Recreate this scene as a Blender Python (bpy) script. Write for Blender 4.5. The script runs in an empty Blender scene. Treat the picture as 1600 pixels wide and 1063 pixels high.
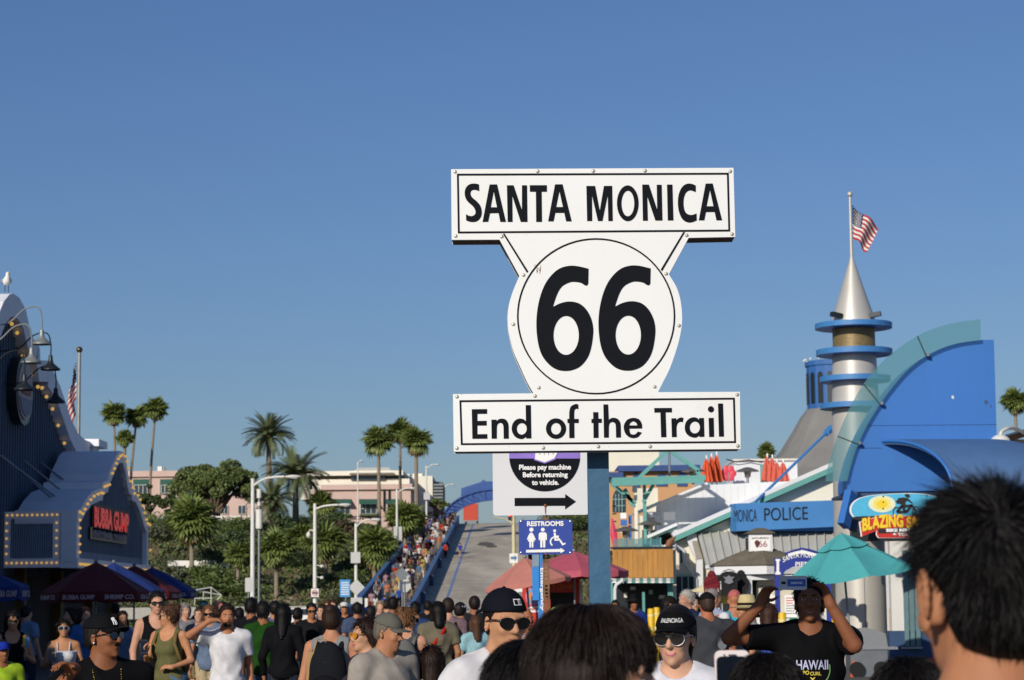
import bpy, math, random
import numpy as np
from math import sin, cos, pi, radians, sqrt, atan2, tan
from mathutils import Vector as V, Matrix
from mathutils.geometry import tessellate_polygon
from mathutils.bvhtree import BVHTree
random.seed(7)
RN = random.Random(11)
sc = bpy.context.scene
COL = sc.collection
# ---------------------------------------------------------------- camera, light, exposure
F = 3600.0                       # focal length in photo pixels (photo 1600 wide)
PITCH = math.atan((945 - 531.5) / F)
ROLL = -0.0105
CAM = V((0, 0, 1.6))
fwd = V((0, cos(PITCH), sin(PITCH)))
r0 = V((1, 0, 0)); u0 = V((0, -sin(PITCH), cos(PITCH)))
rt = r0 * cos(ROLL) + u0 * sin(ROLL)
up = u0 * cos(ROLL) - r0 * sin(ROLL)
cd = bpy.data.cameras.new('camera'); cam = bpy.data.objects.new('camera', cd); COL.objects.link(cam)
cam.matrix_world = Matrix(((rt.x, up.x, -fwd.x, 0), (rt.y, up.y, -fwd.y, 0), (rt.z, up.z, -fwd.z, 1.6), (0, 0, 0, 1)))
cd.sensor_width = 36; cd.lens = 36 * F / 1600; cd.clip_start = 0.1; cd.clip_end = 6000
cd.dof.use_dof = True; cd.dof.focus_distance = 10.8; cd.dof.aperture_fstop = 11.0
sc.camera = cam
SUN_EL, SUN_AZ = radians(23), radians(27)       # azimuth: degrees left of straight behind the camera
to_sun = V((-sin(SUN_AZ) * cos(SUN_EL), -cos(SUN_AZ) * cos(SUN_EL), sin(SUN_EL)))
sd = bpy.data.lights.new('sun', 'SUN'); sd.energy = 3.75; sd.angle = radians(0.55); sd.color = (1.0, 0.92, 0.815)
sun = bpy.data.objects.new('sun', sd); COL.objects.link(sun)
sun.rotation_euler = to_sun.to_track_quat('Z', 'Y').to_euler()
world = bpy.data.worlds.new('World'); sc.world = world; world.use_nodes = True
wn = world.node_tree; bg = wn.nodes['Background']
sky = wn.nodes.new('ShaderNodeTexSky'); sky.sky_type = 'NISHITA'; sky.sun_disc = False
sky.sun_elevation = SUN_EL
sky.sun_rotation = atan2(to_sun.x, to_sun.y)
sky.air_density = 1.15; sky.dust_density = 0.5; sky.ozone_density = 4.2; sky.altitude = 0
tint = wn.nodes.new('ShaderNodeMix'); tint.data_type = 'RGBA'; tint.blend_type = 'MULTIPLY'; tint.inputs[0].default_value = 1; tint.inputs[7].default_value = (0.84, 0.96, 1.27, 1)
wn.links.new(sky.outputs[0], tint.inputs[6]); wn.links.new(tint.outputs[2], bg.inputs[0]); bg.inputs[1].default_value = 0.058
sc.view_settings.view_transform = 'Standard'; sc.view_settings.look = 'None'
sc.view_settings.exposure = 0.0; sc.view_settings.gamma = 1.0; sc.view_settings.use_curve_mapping = False

def W(u, v, D):
    """a point at distance D in front of the camera that the photo shows at pixel u, v"""
    d = rt * ((u - 800) / F) + up * ((531.5 - v) / F) + fwd
    return CAM + d * (D / d.y)
def hz(u): return 945 - (u - 800) * 0.0105
# ---------------------------------------------------------------- helpers
ORG = {}
def lin(h):
    if not isinstance(h, str): return tuple(h)
    h = h.lstrip('#'); o = []
    for i in (0, 2, 4):
        c = int(h[i:i + 2], 16) / 255; o.append(c / 12.92 if c <= .04045 else ((c + .055) / 1.055) ** 2.4)
    return tuple(o)
_M = {}
def M(name, col, rough=.7, metal=0., var=.12, scale=6., bump=0., emit=0., dirt=None, dirt_amt=.35, stretch=None, trans=0., spec=None, alpha=1.):
    if name in _M: return _M[name]
    m = bpy.data.materials.new(name); m.use_nodes = True; nt = m.node_tree; b = nt.nodes['Principled BSDF']
    c = lin(col); tc = nt.nodes.new('ShaderNodeTexCoord'); src = tc.outputs['Object']
    if stretch:
        mp = nt.nodes.new('ShaderNodeMapping'); mp.inputs['Scale'].default_value = stretch; nt.links.new(src, mp.inputs[0]); src = mp.outputs[0]
    n = nt.nodes.new('ShaderNodeTexNoise'); n.inputs['Scale'].default_value = scale; n.inputs['Detail'].default_value = 6; n.inputs['Roughness'].default_value = .6
    nt.links.new(src, n.inputs['Vector'])
    mx = nt.nodes.new('ShaderNodeMix'); mx.data_type = 'RGBA'
    mx.inputs[6].default_value = tuple(x * (1 - var) for x in c) + (1,)
    mx.inputs[7].default_value = tuple(min(1, x * (1 + var)) for x in c) + (1,)
    mr = nt.nodes.new('ShaderNodeMapRange'); mr.inputs[1].default_value = .3; mr.inputs[2].default_value = .7
    nt.links.new(n.outputs[0], mr.inputs[0]); nt.links.new(mr.outputs[0], mx.inputs[0])
    out = mx.outputs[2]
    if dirt:
        n2 = nt.nodes.new('ShaderNodeTexNoise'); n2.inputs['Scale'].default_value = scale * .35; n2.inputs['Detail'].default_value = 8; n2.inputs['Roughness'].default_value = .7
        nt.links.new(src, n2.inputs['Vector'])
        r2 = nt.nodes.new('ShaderNodeMapRange'); r2.inputs[1].default_value = .5; r2.inputs[2].default_value = .75; r2.inputs[4].default_value = dirt_amt
        nt.links.new(n2.outputs[0], r2.inputs[0])
        m2 = nt.nodes.new('ShaderNodeMix'); m2.data_type = 'RGBA'; m2.inputs[7].default_value = lin(dirt) + (1,)
        nt.links.new(r2.outputs[0], m2.inputs[0]); nt.links.new(out, m2.inputs[6]); out = m2.outputs[2]
    nt.links.new(out, b.inputs['Base Color'])
    b.inputs['Roughness'].default_value = rough; b.inputs['Metallic'].default_value = metal
    if spec is not None: b.inputs['Specular IOR Level'].default_value = spec
    if bump:
        bp = nt.nodes.new('ShaderNodeBump'); bp.inputs['Strength'].default_value = bump; bp.inputs['Distance'].default_value = .02
        nt.links.new(n.outputs[0], bp.inputs['Height']); nt.links.new(bp.outputs[0], b.inputs['Normal'])
    if emit:
        b.inputs['Emission Color'].default_value = c + (1,); b.inputs['Emission Strength'].default_value = emit
    if trans: b.inputs['Transmission Weight'].default_value = trans
    if alpha < 1: b.inputs['Alpha'].default_value = alpha
    _M[name] = m; return m

class G:
    def __init__(s): s.v = []; s.f = []; s.m = []; s.cm = 0
    def add(s, vs, fs):
        k = len(s.v); s.v += [tuple(p) for p in vs]; s.f += [tuple(i + k for i in f) for f in fs]; s.m += [s.cm] * len(fs); return s
    def box(s, a, b):
        (x0, y0, z0), (x1, y1, z1) = a, b
        x0, x1 = min(x0, x1), max(x0, x1); y0, y1 = min(y0, y1), max(y0, y1); z0, z1 = min(z0, z1), max(z0, z1)
        return s.add([(x0, y0, z0), (x1, y0, z0), (x1, y1, z0), (x0, y1, z0), (x0, y0, z1), (x1, y0, z1), (x1, y1, z1), (x0, y1, z1)],
                     [(3, 2, 1, 0), (4, 5, 6, 7), (0, 1, 5, 4), (1, 2, 6, 5), (2, 3, 7, 6), (3, 0, 4, 7)])
    def hexa(s, p):  # 8 points: bottom loop then top loop
        return s.add(p, [(3, 2, 1, 0), (4, 5, 6, 7), (0, 1, 5, 4), (1, 2, 6, 5), (2, 3, 7, 6), (3, 0, 4, 7)])
    def tube(s, pts, r, n=8, cap=True, sq=1.):
        pts = [V(p) for p in pts]; rs = r if isinstance(r, (list, tuple)) else [r] * len(pts)
        k = len(s.v); ring = []; prev = None
        for i, p in enumerate(pts):
            t = (pts[min(i + 1, len(pts) - 1)] - pts[max(i - 1, 0)]).normalized()
            a = prev if prev is not None else (V((1, 0, 0)) if abs(t.x) < .9 else V((0, 1, 0)))
            a = (a - t * a.dot(t)).normalized(); b = t.cross(a); prev = a
            ring.append([p + (a * cos(2 * pi * j / n) + b * sin(2 * pi * j / n) * sq) * rs[i] for j in range(n)])
        vs = [q for r_ in ring for q in r_]; fs = []
        for i in range(len(pts) - 1):
            for j in range(n):
                a, b = i * n + j, i * n + (j + 1) % n; fs.append((a, b, b + n, a + n))
        if cap: fs.append(tuple(range(n - 1, -1, -1))); fs.append(tuple((len(pts) - 1) * n + j for j in range(n)))
        return s.add(vs, fs)
    def cyl(s, a, b, r, r2=None, n=12): return s.tube([a, b], [r, r if r2 is None else r2], n)
    def bar(s, a, b, w, h):  # rectangular bar
        a, b = V(a), V(b); t = (b - a).normalized(); x = t.cross(V((0, 0, 1)))
        x = V((1, 0, 0)) if x.length < 1e-4 else x.normalized(); z = x.cross(t)
        P = lambda q, i, j: q + x * (i * w / 2) + z * (j * h / 2)
        return s.hexa([P(a, -1, -1), P(a, 1, -1), P(b, 1, -1), P(b, -1, -1), P(a, -1, 1), P(a, 1, 1), P(b, 1, 1), P(b, -1, 1)])
    def lathe(s, c, prof, n=24, a0=0., a1=2 * pi, caps=False):
        full = abs(a1 - a0 - 2 * pi) < 1e-6; m = n if full else n + 1; c = V(c); vs = []; fs = []
        for (r, z) in prof:
            for j in range(m):
                a = a0 + (a1 - a0) * j / n; vs.append((c.x + r * cos(a), c.y + r * sin(a), c.z + z))
        for i in range(len(prof) - 1):
            for j in range(n):
                b = (j + 1) % m; fs.append((i * m + j, i * m + b, (i + 1) * m + b, (i + 1) * m + j))
        if caps: fs.append(tuple(range(m - 1, -1, -1))); fs.append(tuple((len(prof) - 1) * m + j for j in range(m)))
        return s.add(vs, fs)
    def ball(s, c, r, n=10, m=6):
        r = (r, r, r) if not isinstance(r, (tuple, list)) else r; vs = []; fs = []
        for i in range(m + 1):
            p = pi * i / m
            for j in range(n): a = 2 * pi * j / n; vs.append((c[0] + r[0] * sin(p) * cos(a), c[1] + r[1] * sin(p) * sin(a), c[2] - r[2] * cos(p)))
        for i in range(m):
            for j in range(n): b = (j + 1) % n; fs.append((i * n + j, i * n + b, (i + 1) * n + b, (i + 1) * n + j))
        return s.add(vs, fs)
    def prism(s, poly, holes, fn, d0, d1):
        """poly: 2-D outline; fn(x, y, d) -> 3-D point; extruded from d0 (front) to d1 (back)"""
        loops = [list(poly)] + [list(h) for h in holes]
        flat = [p for l in loops for p in l]; n = len(flat)
        tri = tessellate_polygon([[V((p[0], p[1], 0)) for p in l] for l in loops])
        vs = [fn(p[0], p[1], d0) for p in flat] + [fn(p[0], p[1], d1) for p in flat]
        fs = [tuple(t) for t in tri] + [tuple(i + n for i in reversed(t)) for t in tri]; k = 0
        for l in loops:
            for i in range(len(l)): a, b = k + i, k + (i + 1) % len(l); fs.append((a, a + n, b + n, b))
            k += len(l)
        return s.add(vs, fs)
    def sheet(s, fn, nu, nv):
        vs = [fn(i / nu, j / nv) for j in range(nv + 1) for i in range(nu + 1)]
        fs = [(j * (nu + 1) + i, j * (nu + 1) + i + 1, (j + 1) * (nu + 1) + i + 1, (j + 1) * (nu + 1) + i) for j in range(nv) for i in range(nu)]
        return s.add(vs, fs)
    def quad(s, a, b, c, d): return s.add([a, b, c, d], [(0, 1, 2, 3)])

def fix_normals(me):
    import bmesh
    bm = bmesh.new(); bm.from_mesh(me); bmesh.ops.recalc_face_normals(bm, faces=bm.faces); bm.to_mesh(me); bm.free()
def to_mesh(name, g, mats, smooth=False, off=V((0, 0, 0)), recalc=True):
    me = bpy.data.meshes.new(name)
    o = off
    me.from_pydata([(p[0] - o[0], p[1] - o[1], p[2] - o[2]) for p in g.v], [], g.f)
    mats = mats if isinstance(mats, (list, tuple)) else [mats]
    for m in mats: me.materials.append(m)
    if len(mats) > 1: me.polygons.foreach_set('material_index', g.m)
    if recalc: fix_normals(me)
    if smooth:
        me.polygons.foreach_set('use_smooth', [True] * len(me.polygons))
        if smooth != 'all':
            try: me.set_sharp_from_angle(angle=radians(40))
            except Exception: pass
    me.update(); return me
def setp(o, label=None, cat=None, group=None, kind=None):
    if label: o['label'] = label
    if cat: o['category'] = cat
    if group: o['group'] = group
    if kind: o['kind'] = kind
    return o
def ob(name, g, mat, parent=None, smooth=False, label=None, cat=None, group=None, kind=None, recalc=True):
    """one mesh object from world-space geometry"""
    if parent is not None: off = ORG[parent.name]
    elif kind == 'structure': off = V((0, 0, 0))
    else:
        xs = [p[0] for p in g.v]; ys = [p[1] for p in g.v]; zs = [p[2] for p in g.v]
        off = V(((min(xs) + max(xs)) / 2, (min(ys) + max(ys)) / 2, min(zs)))
    me = to_mesh(name, g, mat, smooth, off, recalc)
    o = bpy.data.objects.new(name, me); COL.objects.link(o)
    if parent is not None: o.parent = parent
    else: o.location = off
    ORG[o.name] = off
    return setp(o, label, cat, group, kind)
def thing(name, label, cat, loc, group=None):
    o = bpy.data.objects.new(name, None); COL.objects.link(o); o.location = loc; o.empty_display_size = .2
    ORG[o.name] = V(loc); return setp(o, label, cat, group)
def inst(name, me, parent, loc, rot=None, scl=None):
    o = bpy.data.objects.new(name, me); COL.objects.link(o)
    o.location = V(loc) - (ORG[parent.name] if parent is not None else V((0, 0, 0))); o.parent = parent
    if rot is not None: o.rotation_euler = rot
    if scl is not None: o.scale = scl if isinstance(scl, (tuple, list, V)) else (scl,) * 3
    ORG[o.name] = V(loc); return o
def copy_tree(o, parent=None):
    c = o.copy(); COL.objects.link(c)
    if parent is not None: c.parent = parent
    for ch in list(o.children): copy_tree(ch, c)
    return c
_T = {}
def text_raw(body, bold=0.):
    k = (body, bold)
    if k not in _T:
        c = bpy.data.curves.new('lettering', 'FONT'); c.body = body; c.offset = bold; c.resolution_u = 4; c.size = 1
        o = bpy.data.objects.new('lettering', c); me = bpy.data.meshes.new_from_object(o)
        vs = [(v.co.x, v.co.y) for v in me.vertices]; fs = [tuple(p.vertices) for p in me.polygons]
        bpy.data.objects.remove(o); bpy.data.curves.remove(c); bpy.data.meshes.remove(me)
        _T[k] = (vs, fs)
    return _T[k]
def text_g(body, c, right, upv, h=None, w=None, bold=.02, eps=.004, arc=None, g=None):
    """lettering centred on world point c, fitted to height h and width w, lifted eps off its surface"""
    vs, fs = text_raw(body, bold)
    x0 = min(p[0] for p in vs); x1 = max(p[0] for p in vs); y0 = min(p[1] for p in vs); y1 = max(p[1] for p in vs)
    sy = h / (y1 - y0) if h else w / (x1 - x0); sx = w / (x1 - x0) if w else sy
    right = V(right).normalized(); upv = V(upv).normalized(); nrm = right.cross(upv); c = V(c)
    out = []
    for x, y in vs:
        X = (x - (x0 + x1) / 2) * sx; Y = (y - (y0 + y1) / 2) * sy
        if arc: Y += arc * (1 - (2 * X / ((x1 - x0) * sx)) ** 2)
        out.append(c + right * X + upv * Y + nrm * eps)
    g = g or G(); g.add(out, fs); return g
def txt(body, c, right, upv, mat, parent, name='lettering', **k):
    return ob(name, text_g(body, c, right, upv, **k), mat, parent, recalc=False)
def pbox(u0_, v0_, u1_, v1_, D, th, g=None):
    """axis-aligned box whose front face fills the pixel rectangle at distance D, th deep"""
    um, vm = (u0_ + u1_) / 2, (v0_ + v1_) / 2
    xa, xb = W(u0_, vm, D).x, W(u1_, vm, D).x; za, zb = W(um, v1_, D).z, W(um, v0_, D).z
    g = g or G(); g.box((xa, D, za), (xb, D + th, zb)); return g
def ppoly(pts, D, th, g=None, holes=()):
    g = g or G(); q = [W(u, v, D) for u, v in pts]
    hs = [[(lambda w: (w.x, w.z))(W(u, v, D)) for u, v in h] for h in holes]
    g.prism([(p.x, p.z) for p in q], hs, lambda x, z, d: (x, d, z), D, D + th); return g
def crom(pts, n=6, closed=True):
    """smooth curve through 2-D points"""
    out = []; N = len(pts)
    for i in range(N if closed else N - 1):
        P = [pts[(i + k) % N] if closed else pts[max(0, min(N - 1, i + k))] for k in (-1, 0, 1, 2)]
        for j in range(n):
            t = j / n
            out.append(tuple(.5 * (2 * P[1][a] + (P[2][a] - P[0][a]) * t + (2 * P[0][a] - 5 * P[1][a] + 4 * P[2][a] - P[3][a]) * t * t + (3 * P[1][a] - P[0][a] - 3 * P[2][a] + P[3][a]) * t ** 3) for a in range(len(pts[0]))))
    if not closed: out.append(tuple(pts[-1]))
    return out
def ell(cx, cy, rx, ry, n=40, a0=0., a1=2 * pi):
    return [(cx + rx * cos(a0 + (a1 - a0) * i / n), cy + ry * sin(a0 + (a1 - a0) * i / n)) for i in range(n if abs(a1 - a0 - 2 * pi) < 1e-6 else n + 1)]
# ---------------------------------------------------------------- ground, ramp, bluff
def sm(a, b, x):
    t = max(0., min(1., (x - a) / (b - a))); return t * t * (3 - 2 * t)
def zr(y):
    if y < 160: return 0.
    if y < 190: return .0835 * (y - 160) ** 2 / 60
    if y > 348: return zr(348)
    if y > 330: return zr(330) + .0835 * ((y - 330) - (y - 330) ** 2 / 36)
    return .0835 * (y - 175)
def nz(x, y): return sin(x * .31 + y * .13) * .5 + sin(x * .11 - y * .23 + 1.3) * .6 + sin(x * .7 + y * .5) * .2
def ter(x, y):
    h = 11.2 * sm(203, 276, y) + nz(x, y) * .55 * sm(203, 225, y) * (1 - sm(272, 285, y)) - .15 * (1 - sm(203, 215, y))
    c = 1 - sm(7.5, 10.5, abs(x + 6))
    return h * (1 - c) + min(h, zr(y) - 1.2) * c
m_deck = M('worn_asphalt', '5a5650', .9, var=.25, scale=1.3, bump=.3, dirt='2b2927', dirt_amt=.5)
m_road = M('ramp_concrete', 'bfb5a0', .9, var=.24, scale=.35, bump=.15, dirt='8c8370', dirt_amt=.65, stretch=(1, .25, 1))
m_walk = M('walkway_concrete', '857d70', .9, var=.15, scale=.5, dirt='55504a')
m_soil = M('bluff_soil', '6f5f40', .95, var=.3, scale=.5, bump=.5, dirt='3a4524', dirt_amt=.9)
m_bluew = M('navy_wall_paint', '2f4a6e', .7, var=.15, scale=1.5, dirt='58697c', dirt_amt=.3)
m_bluec = M('blue_coping_paint', '4a6f9c', .6, var=.12, scale=2)
m_bline = M('faded_blue_line', '6f88b4', .8, var=.2, scale=1.5, dirt='8b8271', dirt_amt=.6)
m_white = M('white_paint', 'e6e4dc', .55, var=.05, scale=3, dirt='b9b2a2', dirt_amt=.25)
m_pole = M('white_pole_paint', 'dcdad0', .5, var=.06, scale=4, dirt='a8a294', dirt_amt=.3)
m_dark = M('dark_gap', '17181a', .8)
m_grey = M('grey_metal', '8c9094', .45, .6, var=.08)
g = G().quad((-400, -120, 0), (400, -120, 0), (400, 260, 0), (-400, 260, 0)); g.quad((-4000, 260, -.02), (4000, 260, -.02), (4000, 5000, -.02), (-4000, 5000, -.02))
ob('ground', g, m_deck, kind='structure')
ys = [200 + 2.2 * i for i in range(42)] + [294, 302, 315, 335, 360, 400, 480, 700]
xs = [-170 + 10 * i for i in range(11)] + [-68 + 2 * i for i in range(51)] + [36 + 8 * i for i in range(18)]
g = G(); g.add([(x, y, ter(x, y)) for y in ys for x in xs], [(j * len(xs) + i, j * len(xs) + i + 1, (j + 1) * len(xs) + i + 1, (j + 1) * len(xs) + i) for j in range(len(ys) - 1) for i in range(len(xs) - 1)])
ob('hillside', g, m_soil, smooth='all', kind='structure')
RY = [150, 160, 166, 172, 178, 184, 190, 200, 220, 250, 290, 330, 336, 342, 348, 380, 460]
def strip(x0, x1, dz, ys_=RY, zb=None):
    g = G()
    for a, b in zip(ys_[:-1], ys_[1:]):
        za, zc = zr(a) + dz, zr(b) + dz
        if zb is None: g.quad((x0, a, za), (x1, a, za), (x1, b, zc), (x0, b, zc))
        else:
            g.hexa([(x0, a, zr(a) + zb), (x1, a, zr(a) + zb), (x1, b, zr(b) + zb), (x0, b, zr(b) + zb), (x0, a, za), (x1, a, za), (x1, b, zc), (x0, b, zc)])
    return g
ob('ramp_road', strip(-8.0, 1.2, .004, zb=-1.1), m_road, kind='structure')
ob('ramp_walkway', strip(-12.5, -8.2, .06, zb=-1.1), m_walk, kind='structure')
RW = [y for y in RY if 166 <= y <= 348]
t = thing('ramp_wall', 'long navy outer parapet wall climbing the walkway edge beside the palms', 'wall', (-12.6, 166, 0))
ob('wall_face', strip(-12.75, -12.5, 1.15, RW, -1.2), m_bluew, t); ob('coping', strip(-12.82, -12.43, 1.27, RW, 1.152), m_bluec, t)
t = thing('median_wall', 'navy concrete barrier between the crowded walkway and the ramp road', 'wall', (-8.1, 178, 0))
RW2 = [178] + [y for y in RY if 180 <= y <= 336]
ob('wall_face', strip(-8.2, -7.95, 1.1, RW2, -.2), m_bluew, t); ob('coping', strip(-8.25, -7.9, 1.2, RW2, 1.102), m_bluec, t)
for y in (178, 196, 216, 240, 270):
    ob('buttress', G().box((-7.95, y, zr(y)), (-7.55, y + .5, zr(y) + 1.0)), m_bluew, t)
t = thing('ramp_kerb', 'low pale kerb wall along the far side of the ramp road', 'kerb', (1.1, 178, 0))
ob('kerb_face', strip(1.2, 1.45, .8, RW2, -.3), m_road, t)
ob('blue_lane_line', strip(-6.0, -5.75, .010, [y for y in RY if y <= 336]), m_bline, kind='structure')
ob('white_stop_line', strip(-7.6, 1.0, .012, [337, 340.]), m_white, kind='structure')
g = G()
for k in range(38):  # tar patches / joints across the ramp road
    y = 186 + k * 4.0 + RN.uniform(-.4, .4)
    g.quad((-7.9, y, zr(y) + .008), (1.1, y, zr(y) + .008), (1.1, y + .12, zr(y + .12) + .008), (-7.9, y + .12, zr(y + .12) + .008))
ob('road_joints', g, M('tar_joint', '877f6e', .9), kind='structure')
for (y, a, b, l) in ((283, -4.6, -2.4, 5), (278, -3.6, -1.8, 3)):
    pts = [((a + b) / 2 + (b - a) / 2 * cos(q * .5) * RN.uniform(.7, 1.1), y + l * sin(q * .5) * RN.uniform(.7, 1.1)) for q in range(13)]
    g = G(); g.add([(p[0], p[1], zr(p[1]) + .013) for p in pts], [tuple(range(13))]); ob('oil_stain', g, M('oil_stain', '655d50', .8, var=.3, scale=2), kind='structure')

# ---------------------------------------------------------------- vegetation
m_pg = M('palm_leaf', '6d7b3d', .55, var=.4, scale=.9); m_pg2 = M('palm_leaf_grey', '66704a', .55, var=.35, scale=.9)
m_pd = M('dead_palm_leaf', '7d6a48', .8, var=.3, scale=1); m_tr = M('palm_trunk', '8a7d6a', .9, var=.25, scale=3, bump=.6, stretch=(1, 1, 4))
m_bark = M('tree_bark', '6a5c4c', .9, var=.25, scale=3, bump=.5)
m_lf = [M('leaf_olive', '5f6d38', .6, var=.5, scale=.6), M('leaf_dark', '3f5028', .6, var=.5, scale=.6), M('leaf_sage', '565c40', .6, var=.4, scale=.6), M('leaf_bright', '55652a', .6, var=.4, scale=.6)]
def fan_leaf(dead):
    g = G(); R = random.Random(3 if dead else 4)
    pl = .36; g.quad((0, -.012, 0), (0, .012, 0), (pl, .01, .02), (pl, -.01, .02))
    n = 13
    for i in range(n):
        a = radians(-95 + 190 * i / (n - 1)); L = .64 * (1 - .25 * abs(i - 6) / 6) * R.uniform(.9, 1.05); w = .062
        d = V((cos(a), sin(a), -.12 if not dead else -.3)); s = V((-sin(a), cos(a), 0)); b = V((pl, 0, .02)); m = b + d * L * .55 + V((0, 0, .03 * (i % 2)))
        g.add([b, m - s * w, b + d * L + V((0, 0, -.10)), m + s * w], [(0, 1, 2, 3)])
    return g
def date_leaf(droop):
    g = G(); R = random.Random(5); n = 24; p = V((0, 0, 0)); pts = []
    for i in range(n + 1):
        a = -droop * (i / n) ** 1.3; pts.append(p.copy()); p = p + V((cos(a), 0, sin(a))) / n
    for i in range(n):
        a, b = pts[i], pts[i + 1]; w = .018 * (1 - i / n) + .004; g.quad(a + V((0, -w, 0)), a + V((0, w, 0)), b + V((0, w, 0)), b + V((0, -w, 0)))
        if i > 2:
            L = .24 * (1 - .6 * (i / n) ** 3) * R.uniform(.85, 1.1)
            for s in (-1, 1):
                e = b + (b - a).normalized() * L * .55 + V((0, s * L * .7, L * .22)); g.add([a, b, e], [(0, 1, 2)])
    return g
ME_FAN = to_mesh('fan_frond', fan_leaf(False), m_pg, recalc=False); ME_FAND = to_mesh('dry_frond', fan_leaf(True), m_pd, recalc=False)
ME_DATE = [to_mesh('feather_frond', date_leaf(d), m_pg2, recalc=False) for d in (.7, 1.2, 1.8)]
def palm(u, v, rpx, D, kind, label, vbase=None, lean=0., tr=.22, n=None, skirt=14):
    tr *= .72; rpx *= 1.18
    c = W(u, v, D); r = rpx * D / F
    zb = ter(c.x, D) if D >= 203 else 0.
    if abs(c.x) > 150: zb = 10
    t = thing('palm_tree', label, 'palm tree', (c.x + lean, D, zb - .1), 'palms along the bluff')
    top = V((c.x, D, c.z)); base = V((c.x + lean, D, zb - .2))
    pts = [base.lerp(top, k / 7) + V((lean * .25 * sin(pi * k / 7), 0, 0)) for k in range(8)]
    ob('trunk', G().tube(pts, [tr * (1.25 - .4 * k / 7) for k in range(8)], 8), m_tr, t, smooth=True)
    R = random.Random(int(u * 7 + v))
    if kind == 'fan':
        n = int((n or 46) * 1.5)
        for k in range(n):
            el = radians(R.triangular(-62, 88, 10)); az = k * 2.39996 + R.uniform(-.2, .2); s = r * R.uniform(.85, 1.1)
            inst('frond', ME_FAN, t, top, (R.uniform(-.5, .5), -el, az), s)
        for k in range(skirt):
            el = radians(R.uniform(-78, -35)); az = k * 2.39996
            inst('dry_frond', ME_FAND, t, top - V((0, 0, .15 * r)), (R.uniform(-.4, .4), -el, az), r * R.uniform(.6, .8))
    else:
        n = int((n or 62) * 1.25)
        for k in range(n):
            el = R.triangular(-40, 85, 35); az = k * 2.39996 + R.uniform(-.2, .2)
            me = ME_DATE[0 if el > 50 else 1 if el > 5 else 2 if el > -15 else 1]
            inst('frond', me, t, top, (R.uniform(-.3, .3), -radians(el), az), r * R.uniform(.95, 1.15))
        ob('frond_boss', G().ball(top - V((0, 0, .25 * tr)), (tr * 1.7, tr * 1.7, tr * 2.2)), m_pd, t, smooth=True)
    return t
# tall fan palms at the left
palm(178, 648, 21, 288, 'fan', 'outermost slim fan palm of the tall trio over the pink hotel', lean=.3)
palm(214, 650, 20, 291, 'fan', 'middle tall fan palm of the trio, its thin trunk slightly curved', lean=-.9)
palm(243, 640, 20, 286, 'fan', 'tallest fan palm of the trio, nearest the broad dark tree', lean=-.7)
palm(195, 686, 15, 282, 'fan', 'short fan palm tucked beneath the tall trio of palms', tr=.3)
palm(591, 690, 25, 292, 'fan', 'fan palm in front of the pink building with crown lower than its pair', lean=.1, tr=.3)
palm(625, 674, 22, 300, 'fan', 'tallest fan palm of the pair beside the ramp lamp', tr=.26)
palm(650, 690, 25, 284, 'fan', 'thick fan palm with shaggy skirt nearest the ramp top', tr=.34, skirt=30)
palm(1586, 628, 22, 170, 'fan', 'fan palm rising behind the blue wall and dome camera', tr=.2, skirt=24)
palm(1197, 706, 15, 260, 'fan', 'small palm crown peeping over the white rooftop terrace', tr=.3)
palm(420, 684, 36, 268, 'date', 'tall feather palm standing alone above the broad tree and lamp', tr=.42, n=80)
palm(462, 745, 46, 262, 'date', 'wide feather palm with spiky grey fronds below the lone tall one', tr=.45)
palm(425, 785, 34, 258, 'date', 'low feather palm behind the curved street lamp arm', tr=.4)
palm(300, 815, 40, 236, 'fan', 'bushy fan palm on slope in front of white retaining wall', tr=.3, n=60, skirt=26)
palm(432, 858, 32, 226, 'fan', 'fan palm with bare grey trunk low on slope behind first lamp', tr=.27)
palm(508, 848, 32, 234, 'fan', 'fan palm on slope just beyond the lamp with ball camera', tr=.3)
palm(585, 856, 36, 232, 'fan', 'fan palm on slope between the box sign lamp and ramp', tr=.3, n=56)
palm(633, 812, 32, 256, 'fan', 'broad fan palm leaning over the ramp wall', tr=.3, n=56)
palm(372, 868, 22, 228, 'fan', 'small fan palm behind the white lamp pole base', tr=.22)
palm(470, 838, 24, 244, 'fan', 'short fan palm in the shrubs under the feather palms', tr=.25)
palm(503, 790, 24, 262, 'fan', 'fan palm at the corner of the pink restaurant', tr=.25)
palm(905, 800, 26, 300, 'fan', 'palm crown glimpsed between the restrooms sign and blue post', tr=.3)
def leaf_cloud(g, c, rad, n, sz, R, fl=1., hollow=.55):
    for _ in range(n):
        while True:
            p = V((R.uniform(-1, 1), R.uniform(-1, 1), R.uniform(-1, 1)))
            if hollow < p.length < 1: break
        q = V((c[0] + p.x * rad[0], c[1] + p.y * rad[1], c[2] + p.z * rad[2]))
        a = V((R.gauss(0, 1), R.gauss(0, 1), R.gauss(0, 1))).normalized(); b = a.cross(V((R.gauss(0, 1), R.gauss(0, 1), R.gauss(0, 1) + .01))).normalized()
        s = sz * R.uniform(.6, 1.3); g.add([q - a * s, q + b * s * .55, q + a * s, q - b * s * .55], [(0, 1, 2, 3)])
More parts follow.
